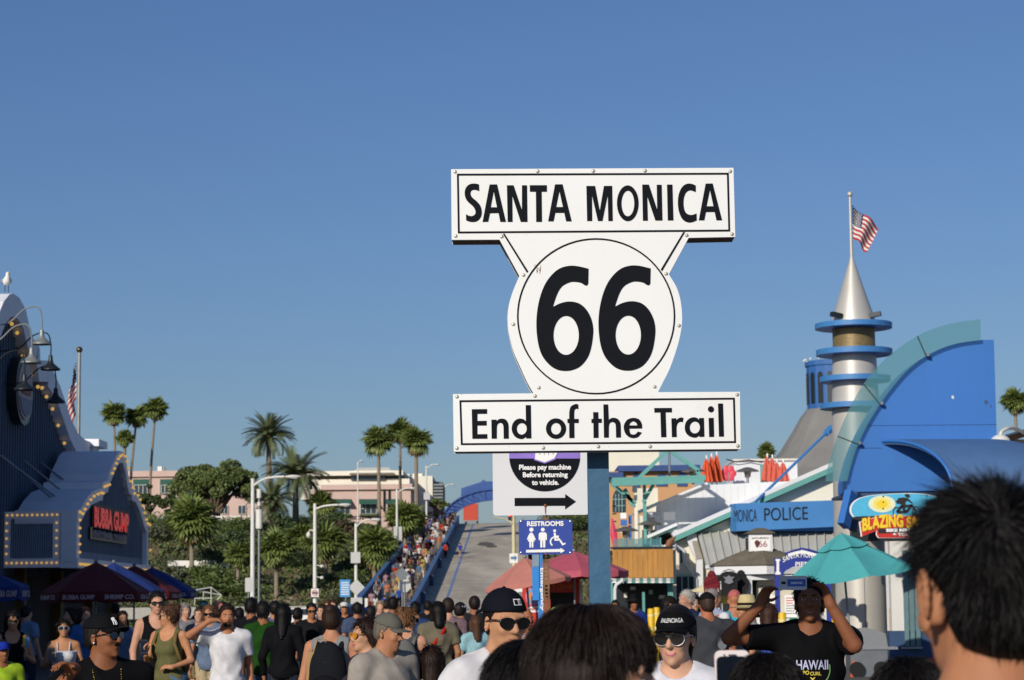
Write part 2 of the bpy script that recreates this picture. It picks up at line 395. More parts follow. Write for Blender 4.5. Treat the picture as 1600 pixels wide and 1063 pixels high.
def broad_tree(name, label, u0_, v0_, u1_, v1_, D, n, mat, seed, leaf=.19, zb=None, sub=None):
    R = random.Random(seed); a, b = W(u0_, v1_, D), W(u1_, v0_, D); cx, cz = (a.x + b.x) / 2, (a.z + b.z) / 2; rx, rz = (b.x - a.x) / 2, (b.z - a.z) / 2
    zb = ter(cx, D) if zb is None else zb
    t = thing(name, label, 'tree', (cx, D, zb - .1)); g = G(); gt = G()
    gt.tube([(cx, D, zb - .2), (cx + .2, D, zb + (cz - zb) * .4), (cx, D, cz)], [.5, .4, .25], 8)
    for k in range(n):
        an = k * 2.39996; q = sqrt((k + .5) / n); px, py = q * cos(an), q * sin(an) * .8
        pz = sqrt(max(0, 1 - q * q)) * R.uniform(.35, 1.) - .25 + R.uniform(-.25, .15)
        c = V((cx + px * rx * .86, D + py * rx * .7, cz + pz * rz * .92)); rr = R.uniform(.13, .24) * rx
        leaf_cloud(g, c, (rr, rr, rr * .66), int(420 * (rr / 1.2) ** 2) + 80, leaf, R)
        if k % 2 == 0: gt.tube([(cx, D, zb + (cz - zb) * R.uniform(.2, .6)), (cx + px * rx * .4, D + py * rx * .3, cz - rz * .3), c], [.22, .14, .05], 5)
    ob('trunk', gt, m_bark, t, smooth=True); ob('crown', g, mat, t, recalc=False)
    return t
broad_tree('broad_tree', 'broad dark spreading tree in front of the pink hotel', 262, 708, 412, 812, 281, 62, m_lf[0], 1)
broad_tree('round_tree', 'rounder dark tree at the pink hotel beside the restaurant marquee', 196, 752, 262, 822, 279, 24, m_lf[1], 2)
broad_tree('round_tree', 'dark scrubby tree behind the bushy palm on the slope', 245, 755, 330, 830, 278, 22, m_lf[1], 3)
broad_tree('small_tree', 'small green tree beside the last ramp lamp', 668, 768, 702, 812, 330, 14, m_lf[3], 4, zb=13)
broad_tree('small_tree', 'brownish thicket tree under the pink restaurant', 500, 800, 560, 870, 252, 20, M('leaf_brown', '5a4a34', .7, var=.4, scale=.6), 5)
broad_tree('slope_tree', 'dark rounded tree on the slope between the first two lamps', 405, 792, 492, 872, 256, 20, m_lf[1], 11)
broad_tree('slope_tree', 'olive tree under the pink restaurant behind the second lamp', 505, 818, 556, 880, 248, 14, m_lf[0], 12)
broad_tree('slope_tree', 'dark tree filling the slope behind the box sign lamp', 545, 822, 618, 900, 246, 20, m_lf[1], 13)
broad_tree('slope_tree', 'leafy tree beside the ramp wall below the twin banner', 596, 812, 640, 868, 266, 14, m_lf[0], 14)
broad_tree('slope_tree', 'low tree spreading above the white retaining wall', 322, 826, 402, 876, 252, 18, m_lf[1], 15)
broad_tree('slope_tree', 'grey green bush tree at the restaurant end of the slope', 236, 880, 300, 928, 226, 14, m_lf[2], 16)
def bush_mesh(seed, mat):
    R = random.Random(seed); g = G()
    for k in range(7): leaf_cloud(g, (R.uniform(-.5, .5), R.uniform(-.5, .5), R.uniform(.25, .6)), (.5, .5, .38), 130, .065, R, hollow=.5)
    return to_mesh('shrub', g, mat, recalc=False)
BUSH = [bush_mesh(20 + i, m_lf[i % 4]) for i in range(6)]
R = random.Random(5); kinds = ['olive green', 'dark green', 'grey green', 'bright green', 'olive green', 'dark green']
for k in range(190):
    y = R.uniform(205, 277); x = R.uniform(-52, -13.8); i = R.randrange(6)
    if k > 172: x = R.uniform(2.5, 16); y = R.uniform(262, 285)
    o = inst('shrub', BUSH[i], None, (x, y, ter(x, y) - .15), (0, 0, R.uniform(0, 6)), (lambda s: (s, s, s * R.uniform(.6, 1)))(R.uniform(1.1, 2.9)))
    fz = 'low' if y < 225 else 'midway' if y < 250 else 'high'; sz_ = 'big' if o.scale[0] > 2.2 else 'small' if o.scale[0] < 1.5 else 'middling'; setp(o, '%s %s shrub %s on the bluff slope%s' % (sz_, kinds[i], fz, ' beyond the ramp' if k > 172 else ' below the pink hotel' if x < -33 else ' by the ramp wall' if x > -22 else ' behind the street lamps'), 'shrub', 'shrubs on the bluff')
g = G(); R = random.Random(8)
for k in range(36000):
    y = R.uniform(203, 280); x = R.uniform(-58, -12.9) if k % 6 else R.uniform(1.6, 26)
    if nz(x * 1.7, y * 1.3) > .6 and R.random() < .8: continue
    z = ter(x, y); s = R.uniform(.1, .27); a = R.uniform(0, pi); dx, dy = cos(a) * s, sin(a) * s
    g.cm = R.randrange(4); g.add([(x - dx, y - dy, z - .05), (x + dx, y + dy, z - .05), (x + dx * .6, y + dy * .6 + .1, z + s * 1.2), (x - dx * .6, y - dy * .6 - .1, z + s * 1.2)], [(0, 1, 2, 3)])
ob('hillside_scrub', g, m_lf, kind='stuff', label='low green scrub covering the bluff slope', recalc=False)
m_rock = M('sandstone', 'a08a6a', .95, var=.2, scale=1.5, bump=.6)
for k, (u, v, s) in enumerate([(440, 905, .8), (456, 915, 1.0), (463, 903, .7), (432, 922, .7)]):
    p = W(u, v, 222); g = G(); g.ball((p.x, 222, ter(p.x, 222) + .3 * s), (s, s * .9, s * .62), 9, 6); R = random.Random(k)
    g.v = [(x + R.uniform(-.16, .16) * s, y + R.uniform(-.16, .16) * s, z + R.uniform(-.12, .12) * s) for x, y, z in g.v]
    ob('boulder', g, m_rock, smooth='all', label=['pale boulder nearest the first lamp', 'largest sandstone boulder on top of the cluster', 'small upper boulder of the cluster on the slope', 'low boulder at the outer edge of the cluster'][k], cat='boulder', group='boulders on the slope')
# fence and walls on the bluff
t = thing('rail_fence', 'pale post and rail fence along the bluff edge below the big tree', 'fence', (-45, 275, 11))
x0, x1 = W(232, 820, 275).x, W(404, 820, 275).x; n = 13
for k in range(n): x = x0 + (x1 - x0) * k / (n - 1); ob('post', G().box((x - .09, 274.9, 10.6), (x + .09, 275.1, 12.5)), m_white, t)
for z in (11.5, 11.95, 12.35): ob('rail', G().box((x0, 274.82, z - .08), (x1, 274.898, z + .08)), m_white, t)
t = thing('retaining_wall', 'white retaining wall low on the bluff behind the bushy palm', 'wall', (-32, 240, 5))
for (a, b, c_, d, e) in ((262, 337, 876, 905, 240), (338, 359, 879, 892, 241)): ob('wall_panel', pbox(a, c_, b, d, e, .4), m_white, t)
t = thing('guard_rail', 'grey guard rail above the white retaining wall', 'railing', (-34, 251, 8))
for v in (862, 867): pa, pb = W(236, v - 1, 251), W(334, v + 1, 251); ob('rail', G().bar(pa, pb, .1, .14), m_grey, t)
for u in range(240, 336, 16): p = W(u, 862, 251.1); ob('post', G().box((p.x - .06, 251.1, p.z - 1.6), (p.x + .06, 251.25, p.z)), m_grey, t)
ob('sea_wall', pbox(180, 948, 575, 966, 192, .5), M('pale_concrete', 'a9a69c', .9, var=.1), label='low pale concrete wall at the foot of the bluff', cat='wall')
t = thing('batting_cage', 'open white pipe frame cage at the foot of the slope', 'frame', W(325, 948, 198)); D0 = 198
for (a, b) in (((306, 922), (330, 918)), ((330, 918), (346, 930)), ((346, 930), (334, 945)), ((306, 922), (304, 946)), ((318, 925), (318, 946)), ((330, 918), (330, 946)), ((306, 922), (318, 925)), ((318, 925), (346, 930)), ((304, 935), (332, 935))):
    ob('pipe', G().cyl(W(*a, D0), W(b[0], b[1], D0 + .6), .05, n=6), m_pole, t)

# ---------------------------------------------------------------- far buildings on the bluff
m_pink = M('pink_stucco', 'cbb0a4', .9, var=.05, scale=.6, dirt='b99a8c', dirt_amt=.3); m_green = M('green_awning', '2c5a4e', .8)
m_cream = M('cream_roof', 'e8e2cf', .8, var=.05, scale=.4); m_glass = M('dark_glass', '33424c', .15, var=.2, scale=.5)
m_frame = M('white_frame', 'd8d4c8', .6)
def window(t, u0_, v0_, u1_, v1_, D, nx=2, ny=2, frame=m_frame, d=.05):
    f = ob('window', pbox(u0_, v0_, u1_, v1_, D - d, d + .1), m_glass, t)
    for k in range(nx + 1):
        u = u0_ + (u1_ - u0_) * k / nx; ob('frame', pbox(u - .35, v0_, u + .35, v1_, D - d - .06, .058), frame, f)
    for k in range(ny + 1):
        v = v0_ + (v1_ - v0_) * k / ny; ob('sill', pbox(u0_, v - .3, u1_, v + .3, D - d - .063, .06), frame, f)
    return f
D = 322
t = thing('pink_restaurant', 'pink stucco restaurant with green awnings and dark lettering', 'building', W(560, 830, D))
ob('wall', pbox(503, 764, 642, 850, D, 14), m_pink, t); ob('wall', pbox(487, 766, 504, 850, D - 3, 10), m_pink, t)
ob('parapet', pbox(501, 757, 644, 765, D - .5, 15), m_pink, t)
for (a, b) in ((522, 548), (562, 589), (604, 626)):
    window(t, a + 1, 787, b - 1, 803, D, 3, 2)
    g = G(); p = [W(a - 1, 780, D), W(b + 1, 780, D), W(b + 1, 787, D - 1.4), W(a - 1, 787, D - 1.4)]; g.add(p + [q - V((0, 0, .1)) for q in p], [(0, 1, 2, 3), (7, 6, 5, 4), (0, 4, 5, 1), (1, 5, 6, 2), (2, 6, 7, 3), (3, 7, 4, 0)])
    ob('awning', g, m_green, t)
    ob('planter', pbox(a, 803, b, 806, D - .6, .5), M('planter_green', '4a5a3a', .9), t)
txt("DEL FRISCO'S GRILLE", W(560, 809, D - .1), (1, 0, 0), (0, 0, 1), m_dark, t, h=.55, w=5.2, bold=.03)
for u in (608, 600): ob('vent_pipe', G().cyl(W(u, 765, D - .3), W(u, 800, D - .3), .12, n=6), m_dark, t)
D = 340
t = thing('white_office', 'long cream office building with hipped glass pavilion on its roof', 'building', W(580, 770, D))
ob('wall', pbox(470, 749, 640, 780, D, 30), m_cream, t); ob('roof_slab', pbox(466, 736, 630, 743, D - 1, 32), m_cream, t); ob('wall', pbox(470, 743, 600, 749, D + 3, 20), m_cream, t)
ob('wall', pbox(600, 741, 640, 752, D + 6, 15), m_cream, t)
for k in range(11): a = 548 + k * 4.9; ob('window', pbox(a, 742, a + 4.3, 750, D - .5, .4), m_glass, t)
ob('wall', pbox(546, 740, 604, 742, D - .6, 18), m_cream, t)
a, b = W(545, 740, D - 2), W(616, 740, D - 2); cz_ = W(580, 729, D).z; mx_, y0_ = (a.x + b.x) / 2, D - 2
g = G().add([(a.x, y0_, a.z), (b.x, y0_, a.z), (b.x, y0_ + 12, a.z), (a.x, y0_ + 12, a.z), (mx_ - 2.2, y0_ + 5, cz_), (mx_ + 2.2, y0_ + 5, cz_), (mx_ + 2.2, y0_ + 7, cz_), (mx_ - 2.2, y0_ + 7, cz_)], [(3, 2, 1, 0), (4, 5, 6, 7), (0, 1, 5, 4), (1, 2, 6, 5), (2, 3, 7, 6), (3, 0, 4, 7)])
ob('roof', g, m_cream, t)
g = G()
for k in range(5): a = W(520 + k * 22, 763, D - 1.5); b = W(531 + k * 22, 757, D - 1.5); c = W(542 + k * 22, 763, D - 1.5); g.bar(a, b, .3, .2); g.bar(b, c, .3, .2)
ob('terrace_trellis', g, m_white, t)
t = thing('grey_block', 'pale blocky building with dark louvred side above the ramp', 'building', W(670, 780, 360))
ob('wall', pbox(630, 744, 676, 800, 360, 20), m_cream, t); ob('wall', pbox(645, 740, 660, 744.5, 362, 6), m_cream, t)
for k in range(6): ob('louvre', pbox(677, 756 + k * 5, 692, 759 + k * 5, 360, 12), M('louvre_grey', '7f8688', .7), t)
ob('wall', pbox(678, 753, 691, 800, 362, 10), M('dark_wall_grey', '686e70', .8), t)  # plain dark grey wall behind the louvres
D = 320
t = thing('pink_hotel', 'long low pink hotel with green recessed balconies behind the big tree', 'building', W(280, 830, D))
ob('wall', pbox(192, 744, 300, 850, D, 12), m_pink, t); ob('wall', pbox(300, 772, 420, 850, D + 1, 12), m_pink, t); ob('parapet', pbox(190, 736, 277, 745, D - .4, 13), m_pink, t)
for (a, b) in ((208, 232), (250, 270)):
    ob('balcony_recess', pbox(a, 749, b, 772, D - .2, .4), m_green, t); window(t, a + 2, 758, b - 2, 771, D - .3, 3, 1)
for (a, b) in ((318, 328), (345, 356), (372, 384)): window(t, a, 790, b, 803, D + .9, 2, 1)
ob('roof_vent', pbox(246, 729, 253, 736, D + 2, 1), m_white, t); ob('roof_vent', pbox(250, 730, 257, 736, D + 4, .8), m_grey, t)
ob('wall', pbox(232, 812, 250, 826, D - 8, 4), m_pink, t)

# ---------------------------------------------------------------- arch, truck, car
D = 345; t = thing('entrance_arch', 'blue steel arch sign seen from behind at the ramp top', 'arch', (-2.2, D, zr(D)))
m_arch = M('arch_blue', '2c5090', .5, var=.15, scale=.8); z0 = zr(D); cx = -2.3
outer = [(cx + 8.3 * cos(a), z0 + .5 + 4.6 * sin(a)) for a in np.linspace(pi, 0, 25)]; inner = [(cx + 6.9 * cos(a), z0 + .5 + 3.1 * sin(a)) for a in np.linspace(0, pi, 25)]
for y in (D - .35, D + .35):
    g = G()
    for c in (outer, inner): g.tube([(p[0], y, p[1]) for p in c], .12, 6)
    for k in range(24): g.cyl((outer[k][0], y, outer[k][1]), (inner[24 - k - (1 if k % 2 else 0)][0], y, inner[24 - k - (1 if k % 2 else 0)][1]), .06, n=5); g.cyl((outer[k][0], y, outer[k][1]), (inner[23 - k][0], y, inner[23 - k][1]), .05, n=5)
    ob('truss', g, m_arch, t)
g = G(); g.prism(outer + inner, [], lambda x, z, d: (x, d, z), D - .12, D + .12); ob('arch_panel', g, m_arch, t)
top = [(cx - 5.6, z0 + 3.95), (cx - 5.5, z0 + 5.3), (cx - 2.6, z0 + 6.2), (cx - 2.2, z0 + 6.55), (cx - 1.8, z0 + 6.3), (cx + 2.4, z0 + 6.3), (cx + 5.5, z0 + 5.3), (cx + 5.6, z0 + 3.95)] + [(cx + x, z0 + .56 + 4.6 * sqrt(1 - (x / 8.3) ** 2)) for x in (4, 2, 0, -2, -4)]
g = G(); g.prism(top, [], lambda x, z, d: (x, d, z), D - .2, D + .2); ob('name_panel', g, m_arch, t)
for s in (-1, 1): ob('leg', G().box((cx + s * 7.6 - .7, D - .5, z0 - .3), (cx + s * 7.6 + .7, D + .5, z0 + .9)), m_arch, t)
D = 352; m_red = M('red_paint', 'c2452f', .5, var=.08); m_tyre = M('tyre_rubber', '1b1b1c', .9)
t = thing('box_truck', 'orange red box truck stopped at the top of the ramp', 'truck', (-6.6, D, zr(D)))
z0 = zr(D); ob('cargo_box', G().box((-7.7, D, z0 + .75), (-5.5, D + 4.5, z0 + 3.3)), m_red, t); ob('cab', G().box((-7.6, D + 4.6, z0 + .7), (-5.6, D + 6.2, z0 + 2.4)), m_red, t)
ob('bumper', G().box((-7.65, D - .2, z0 + .5), (-5.55, D - .01, z0 + .74)), m_grey, t)
for x in (-7.5, -5.75):
    for y in (D + .9, D + 5): ob('wheel', G().cyl((x, y, z0 + .45), (x + .25, y, z0 + .45), .45), m_tyre, t)
t = thing('parked_car', 'white car with dark windows parked beyond the shaded crowd', 'car', W(466, 975, 150)); x, y = ORG[t.name].x, 150
prof = [(-2.1, .35), (-2.15, .75), (-1.9, .95), (-1.2, 1.05), (-.5, 1.52), (.9, 1.55), (1.7, 1.05), (2.1, .95), (2.15, .4)]
g = G(); g.prism(prof, [], lambda a, z, d: (x + a, y + d, z), -.85, .85); ob('body', g, m_white, t)
for s in (-.852, .852): g = G(); g.prism([(-1.05, 1.08), (-.45, 1.46), (.85, 1.48), (1.5, 1.08)], [], lambda a, z, d: (x + a, y + d, z), s, s * 1.012); ob('side_window', g, m_glass, t)
for a in (-1.35, 1.35):
    for s in (-.7, .7): ob('wheel', G().cyl((x + a, y + s - .13, .33), (x + a, y + s + .13, .33), .33), m_tyre, t)

# ---------------------------------------------------------------- street lamps and the signs on them
def lamp(label, u, v, D, arm_u, arm_v, head_u, r=.11, base=None):
    p = W(u, v, D); b = zr(D) if base == 'ramp' else (base or 0.)
    t = thing('street_lamp', label, 'street lamp', (p.x, D, b), 'white street lamps')
    ob('pole', G().cyl((p.x, D, b - .5), (p.x, D, p.z), r * 1.15, r * .8, 12), m_pole, t, smooth=True)
    ob('base', G().cyl((p.x, D, b - .5), (p.x, D, b + .35), r * 1.9, r * 1.7, 12), m_pole, t, smooth=True)
    q0 = W(u, v + (arm_u - u) * .22 + 1, D); q1 = W(u + (arm_u - u) * .35, arm_v + (v - arm_v) * .3 + 3, D - .2); q2 = W(arm_u, arm_v, D - .4)
    ob('arm', G().tube(crom([tuple(q0), tuple(q1), tuple(W(u + (arm_u - u) * .7, arm_v + .6, D - .3)), tuple(q2)], 5, False), r * .5, 8), m_pole, t, smooth=True)
    h0, h1 = q2, W(head_u, arm_v + .4, D - .4); m_ = (h0 + h1) / 2; L = (h1 - h0).length / 2
    ob('lamp_head', G().ball(m_ + V((0, 0, .0)), (L, .2, .11), 12, 6), m_pole, t, smooth=True)
    ob('lens', G().ball(m_ - V((-.1, 0, .07)), (L * .5, .15, .08), 10, 5), M('lamp_lens', 'c9c6b4', .3), t, smooth=True)
    return t
l1 = lamp('tallest white street lamp with long curved arm beside the first shaded crowd', 395, 748, 130, 444, 745, 471, .13)
l2 = lamp('white street lamp carrying a ball camera and square prohibition sign', 492, 787, 150, 528, 789, 549, .13)
l3 = lamp('white street lamp with grey box signs and a diamond sign back', 556, 818, 166, 578, 812, 596, .12)
l4 = lamp('street lamp rising from the ramp wall with a twin banner box', 620, 765, 236, 638, 763, 650, .12, base=zr(236) + 1)
l5 = lamp('street lamp near the ramp top with small white box', 666, 728, 318, 678, 726, 687, .13, base='ramp')
l6 = lamp('small distant street lamp beyond the ramp crest near the arch', 694, 758, 380, 702, 757, 711, .13, base='ramp')
l7 = lamp('slim grey lamp standard in front of the pink restaurant', 559, 722, 300, 562, 720, 568, .09, base=11.2)
lamp_p = lambda t, name, g, m: ob(name, g, m, t)
m_signback = M('sign_back_metal', 'b9bab6', .5, .3, var=.06); m_blues = M('sign_sky_blue', '3f93cf', .6)
g = pbox(399, 800, 409, 838, 132, .5); t = thing('antenna_pole', 'thin pole with stacked white canisters behind the tallest lamp', 'pole', (W(404, 800, 132).x, 132, 0)); x = ORG[t.name].x
ob('pole', G().cyl((x, 132.3, -.3), (x, 132.3, W(404, 768, 132).z), .07), m_grey, t)
for (a, b, r) in ((764, 778, .14), (796, 826, .2), (784, 790, .1)): ob('canister', G().cyl((x, 132.3, W(404, b, 132).z), (x, 132.3, W(404, a, 132).z), r, n=12), m_pole, t, smooth=True)
def plate(name, label, u0_, v0_, u1_, v1_, D, mat, cat='sign', post=None, back=None):
    t = thing(name, label, cat, (W((u0_ + u1_) / 2, v1_, D).x, D, 0))
    ob('sign_plate', pbox(u0_, v0_, u1_, v1_, D, .04), mat, t)
    if post: x = W(post, v1_, D).x; ob('post', G().cyl((x, D + .1, -.1), (x, D + .1, W(post, v0_, D).z), .05), m_grey, t)
    return t
plate('roadside_sign', 'grey sign back on a post beside the tallest lamp', 383, 903, 394, 925, 124, m_signback, post=388)
t = plate('information_sign', 'sky blue lettered sign on posts beside the diamond sign', 531, 906, 547, 933, 158, m_blues, post=540)
for k in range(6): ob('print_line', pbox(533, 910 + k * 3.6, 545, 911.5 + k * 3.6, 157.985, .012), m_white, t)
t = plate('prohibition_sign', 'small square sign with red ring on the ball camera lamp', 486, 920, 498, 933, 149.7, m_white)
p = W(492, 926.5, 149.69); g = G(); g.prism([(p.x + .19 * cos(a), p.z + .19 * sin(a)) for a in np.linspace(0, 2 * pi, 25)[:-1]], [[(p.x + .14 * cos(a), p.z + .14 * sin(a)) for a in np.linspace(0, 2 * pi, 25)[:-1]]], lambda x, z, d: (x, d, z), 149.67, 149.695); ob('red_ring', g, m_red, t)
ob('symbol', pbox(489, 925, 495, 928, 149.67, .02), m_bluew, t); ob('sign_rim', pbox(485.3, 919.3, 498.7, 933.7, 149.72, .02), m_dark, t)
t = thing('ball_camera', 'white ball camera on a bracket of the second lamp', 'camera', W(482, 835, 150)); p = W(482, 836, 150)
ob('bracket', G().tube([p + V((.42, 0, .25)), p + V((.1, 0, .32)), p + V((0, 0, .15))], .04, 6), m_pole, t); ob('housing', G().ball(p, (.14, .14, .2), 12, 8), m_pole, t, smooth=True)
for k, v in enumerate((885, 903)):
    t = thing('flood_lamp', ('upper' if k == 0 else 'lower') + ' small flood lamp on the second street lamp pole', 'lamp', W(500, v, 150)); p = W(503, v, 150)
    ob('bracket', G().cyl(p - V((.45, 0, -.1)), p, .03, n=6), m_pole, t); ob('housing', G().ball(p, (.13, .14, .11), 10, 6), m_pole, t, smooth=True)
t = plate('box_sign', 'pale box sign high on the third street lamp', 548, 863, 563, 880, 165.6, m_signback)
t = thing('diamond_sign', 'white diamond sign back below the box sign on the third lamp', 'sign', W(557, 932, 165.6)); ob('sign_plate', ppoly([(557, 905), (570, 918), (557, 931), (544, 918)], 165.6, .04), m_signback, t); ob('tab', pbox(548, 934, 566, 944, 165.6, .04), m_signback, t)
t = plate('bollard', 'short pale marker post at the ramp foot', 570, 935, 574.5, 949, 172, m_pole, cat='post')
for s, (u0_, u1_) in enumerate(((615, 621), (623, 628))): plate('banner_box', ('first' if s == 0 else 'second') + ' half of the twin banner box on the ramp wall lamp', u0_, 823, u1_, 846, 235.5, m_signback)
plate('lamp_box', 'small white box on the lamp near the ramp top', 662, 770, 672, 781, 317.5, m_signback)
t = thing('stop_sign', 'back of an octagonal stop sign on a grey post at the ramp foot', 'sign', (W(632, 916, 160).x, 160, 0)); p = W(632, 915.5, 160); r = .47
g = G(); g.prism([(p.x + r * cos(pi / 8 + k * pi / 4), p.z + r * sin(pi / 8 + k * pi / 4)) for k in range(8)], [], lambda x, z, d: (x, d, z), 160, 160.03); ob('sign_plate', g, m_signback, t); ob('post', G().cyl((p.x, 159.95, -.1), (p.x, 159.95, p.z + .3), .045), m_grey, t)
t = thing('diamond_sign', 'grey diamond sign back among walkers above the stop sign', 'sign', (W(628, 898, 170).x, 170, 0)); ob('sign_plate', ppoly([(628, 886), (639, 898), (628, 909), (617, 898)], 170, .03), M('dark_sign_back', '6d7478', .6), t); x = W(628, 898, 170).x; ob('post', G().cyl((x, 170.06, 0), (x, 170.06, W(628, 890, 170).z), .04), m_grey, t)
# signal pole at the right edge of the ramp
t = thing('signal_pole', 'yellowed white traffic signal pole with mast arm right of the ramp road', 'traffic signal', (W(803, 870, 200).x, 200, zr(200))); x = ORG[t.name].x
m_yel = M('aged_white_paint', 'cfc49a', .6, var=.1, scale=2)
ob('pole', G().cyl((x, 200, zr(200) - .3), (x, 200, W(803, 790, 200).z), .17, .15), m_yel, t, smooth=True)
a, b, c = W(800, 818, 199.8), W(790, 811, 199.8), W(770, 808, 199.6); ob('mast_arm', G().tube([a, b, c], .06, 6), m_yel, t)
f = ob('signal_head', pbox(794, 803, 799, 813, 199.7, .3), m_dark, t); p = W(796.5, 806, 199.68); ob('red_light', G().ball(p, (.11, .05, .11), 8, 6), M('signal_red', 'e03020', .4, emit=1.5), f, smooth=True)
t = plate('arrow_sign', 'white sign with blue arrow low on the traffic signal pole', 796, 865, 809, 880, 198, m_white); ob('arrow', ppoly([(798, 870), (804, 870), (804, 867), (808, 872), (804, 877), (804, 874), (798, 874)], 197.98, .015), m_bluec, t)
# ---------------------------------------------------------------- the big route sign
SD = 10.75
m_sign = M('sign_white_enamel', 'ebece9', .38, var=.03, scale=2.5, bump=.03, dirt='cfcabb', dirt_amt=.28, stretch=(1, 1, .5))
m_edge = M('sign_edge_brown', '5b4d3e', .7, var=.2, scale=8); m_ink = M('sign_black_ink', '0e1118', .75, var=.12, scale=20, spec=.15)
m_post = M('blue_post_paint', '2f5d7c', .5, var=.14, scale=9, bump=.25, dirt='4d7488', dirt_amt=.3)
m_bolt = M('bolt_steel', 'b8b4a6', .4, .7)
rs = thing('route_sign', 'big white double 66 sign on a blue post lettered End of the Trail', 'sign', (W(934, 705, SD).x, SD + .2, 0))
circ_l = [(811.5, 431.2), (800.5, 458), (794.5, 480), (793, 502), (796, 524), (802.5, 550), (813.5, 575), (824.5, 599), (833.6, 614.8)]
circ_r = [(1028, 613), (1035, 599), (1046, 577), (1057, 546), (1063.5, 520), (1065.7, 497.5), (1063.5, 471), (1057, 449), (1045, 429)]
OUT = [(704.8, 264.6), (1146, 262.4), (1148.8, 370.4), (1076, 371.8)] + crom(circ_r[::-1], 4, False) + [(1156, 612.4), (1157.2, 701.7), (709, 706), (707.7, 616)] + crom(circ_l[::-1], 4, False) + [(780.5, 374.6), (705.7, 375)]
def sgn(pts, d0, d1, g=None, holes=()):
    g = g or G(); q = [W(u, v, SD) for u, v in pts]; hs = [[(lambda w: (w.x, w.z))(W(u, v, SD)) for u, v in h] for h in holes]
    g.prism([(p.x, p.z) for p in q], hs, lambda x, z, d: (x, SD + d, z), d0, d1); return g
ob('panel', sgn(OUT, 0, .022), m_sign, rs); 
def inset(pts, k, c):
    return [(c[0] + (p[0] - c[0]) * k, c[1] + (p[1] - c[1]) * k) for p in pts]
ob('box_frame', sgn(inset(OUT, .996, (930, 485)), .0225, .14), m_edge, rs)
ob('back_panel', sgn(OUT, .1405, .16), m_sign, rs)
pa, pb = W(918, 706, SD + .17), W(951, 706, SD + .17)
ob('post', G().box((pa.x, SD + .162, -.1), (pb.x, SD + .262, 3.62)), m_post, rs)
def line_loop(c, w):
    cx = sum(p[0] for p in c) / len(c); cy = sum(p[1] for p in c) / len(c); o = []
    for (x, y) in c: o.append((x + (w if x < cx else -w), y + (w if y < cy else -w)))
    return o
for c in ([(713.9, 271.8), (1138.4, 270.3), (1140.6, 361.8), (715.4, 364.8)], [(717.8, 625.7), (1147.9, 621.7), (1149.8, 692.2), (720, 695.5)]):
    ob('border_line', sgn(c, -.0035, .001, holes=[line_loop(c, 2.7)]), m_ink, rs)
ob('ring_line', sgn(ell(931.3, 494.4, 123.6, 122, 72), -.0035, .001, holes=[ell(931.3, 494.4, 121.3, 119.7, 72)]), m_ink, rs)
ob('border_line', sgn([(785.6, 365.6), (788.4, 365.4), (825.5, 424.5), (823.2, 426.5)], -.003, .001), m_ink, rs)
ob('border_line', sgn([(1070.2, 363.2), (1067.2, 363.2), (1032.2, 421.6), (1034.4, 424)], -.003, .001), m_ink, rs)
def L(fn, segs, holes=()):
    pts = []
    for s in segs:
        if isinstance(s, list): pts += crom(s, 5, False)
        else: pts.append(s)
    q = [fn(*p) for p in pts]; q2 = [q[0]]
    for p in q[1:]:
        if abs(p[0] - q2[-1][0]) + abs(p[1] - q2[-1][1]) > .02: q2.append(p)
    ob('letter', sgn(q2, -.004, .001, holes=[[fn(*p) for p in h] for h in holes]), m_ink, rs)
d1 = lambda x, y: (700 + x / 6.957, 260 + y / 6.957)
d2 = lambda x, y: (910 + x / 6.531, 260 + y / 6.531)
d3 = lambda x, y: (720 + x / 7.273, 625 + y / 7.273)
d4 = lambda x, y: (930 + x / 6.957, 625 + y / 6.957)
d8 = lambda x, y: (690 + x / 2.2625, 250 + y / 2.2625)
L(d1, [[(335, 198), (300, 190), (265, 190), (225, 203), (195, 235), (182, 275), (184, 320), (200, 365), (230, 400), (260, 425), (285, 455), (298, 485), (298, 515), (280, 535), (255, 543), (225, 538), (195, 522)], [(197, 588), (235, 602), (280, 605), (320, 592), (350, 560), (365, 515), (362, 465), (345, 420), (310, 380), (275, 352), (252, 325), (243, 295), (250, 268), (272, 256), (305, 258), (338, 270)]])
L(d1, [(452, 200), (532, 198), (628, 604), (568, 604), (549, 508), (455, 510), (435, 603), (376, 604)], [[(496, 268), (532, 447), (463, 447)]])
L(d1, [(640, 208), (712, 208), (803, 480), (803.5, 208), (857, 208), (862, 604), (790, 604), (697, 318), (700, 604), (648, 604)])
L(d1, [(888, 207), (1073, 207), (1073, 276), (1016, 276), (1020, 604), (958, 604), (955, 276), (890, 276)])
L(d1, [(1163, 198), (1244, 197), (1343, 598), (1284, 598), (1263, 506), (1165, 506), (1146, 598), (1088, 598)], [[(1210, 268), (1249, 444), (1174, 444)]])
L(d2, [(40, 202), (128, 202), (176, 458), (219, 202), (302, 201), (308, 558), (264, 558), (258, 290), (203, 558), (158, 558), (96, 290), (98, 558), (48, 558)])
L(d2, ell(462, 378, 110, 182), [ell(463, 380, 66, 131)])
L(d2, [(610, 188), (677, 188), (763, 448), (758, 190), (807, 190), (815, 553), (744, 553), (660, 305), (666, 555), (617, 555)])
L(d2, [(863, 188), (917, 188), (927, 552), (871, 552)])
L(d2, [[(1155, 197), (1120, 182), (1080, 178), (1035, 195), (1000, 240), (980, 300), (974, 370), (980, 440), (1000, 505), (1030, 550), (1075, 572), (1120, 570), (1165, 552)], [(1163, 482), (1130, 495), (1095, 497), (1060, 480), (1038, 440), (1030, 380), (1035, 320), (1055, 270), (1085, 248), (1115, 248), (1155, 264)]])
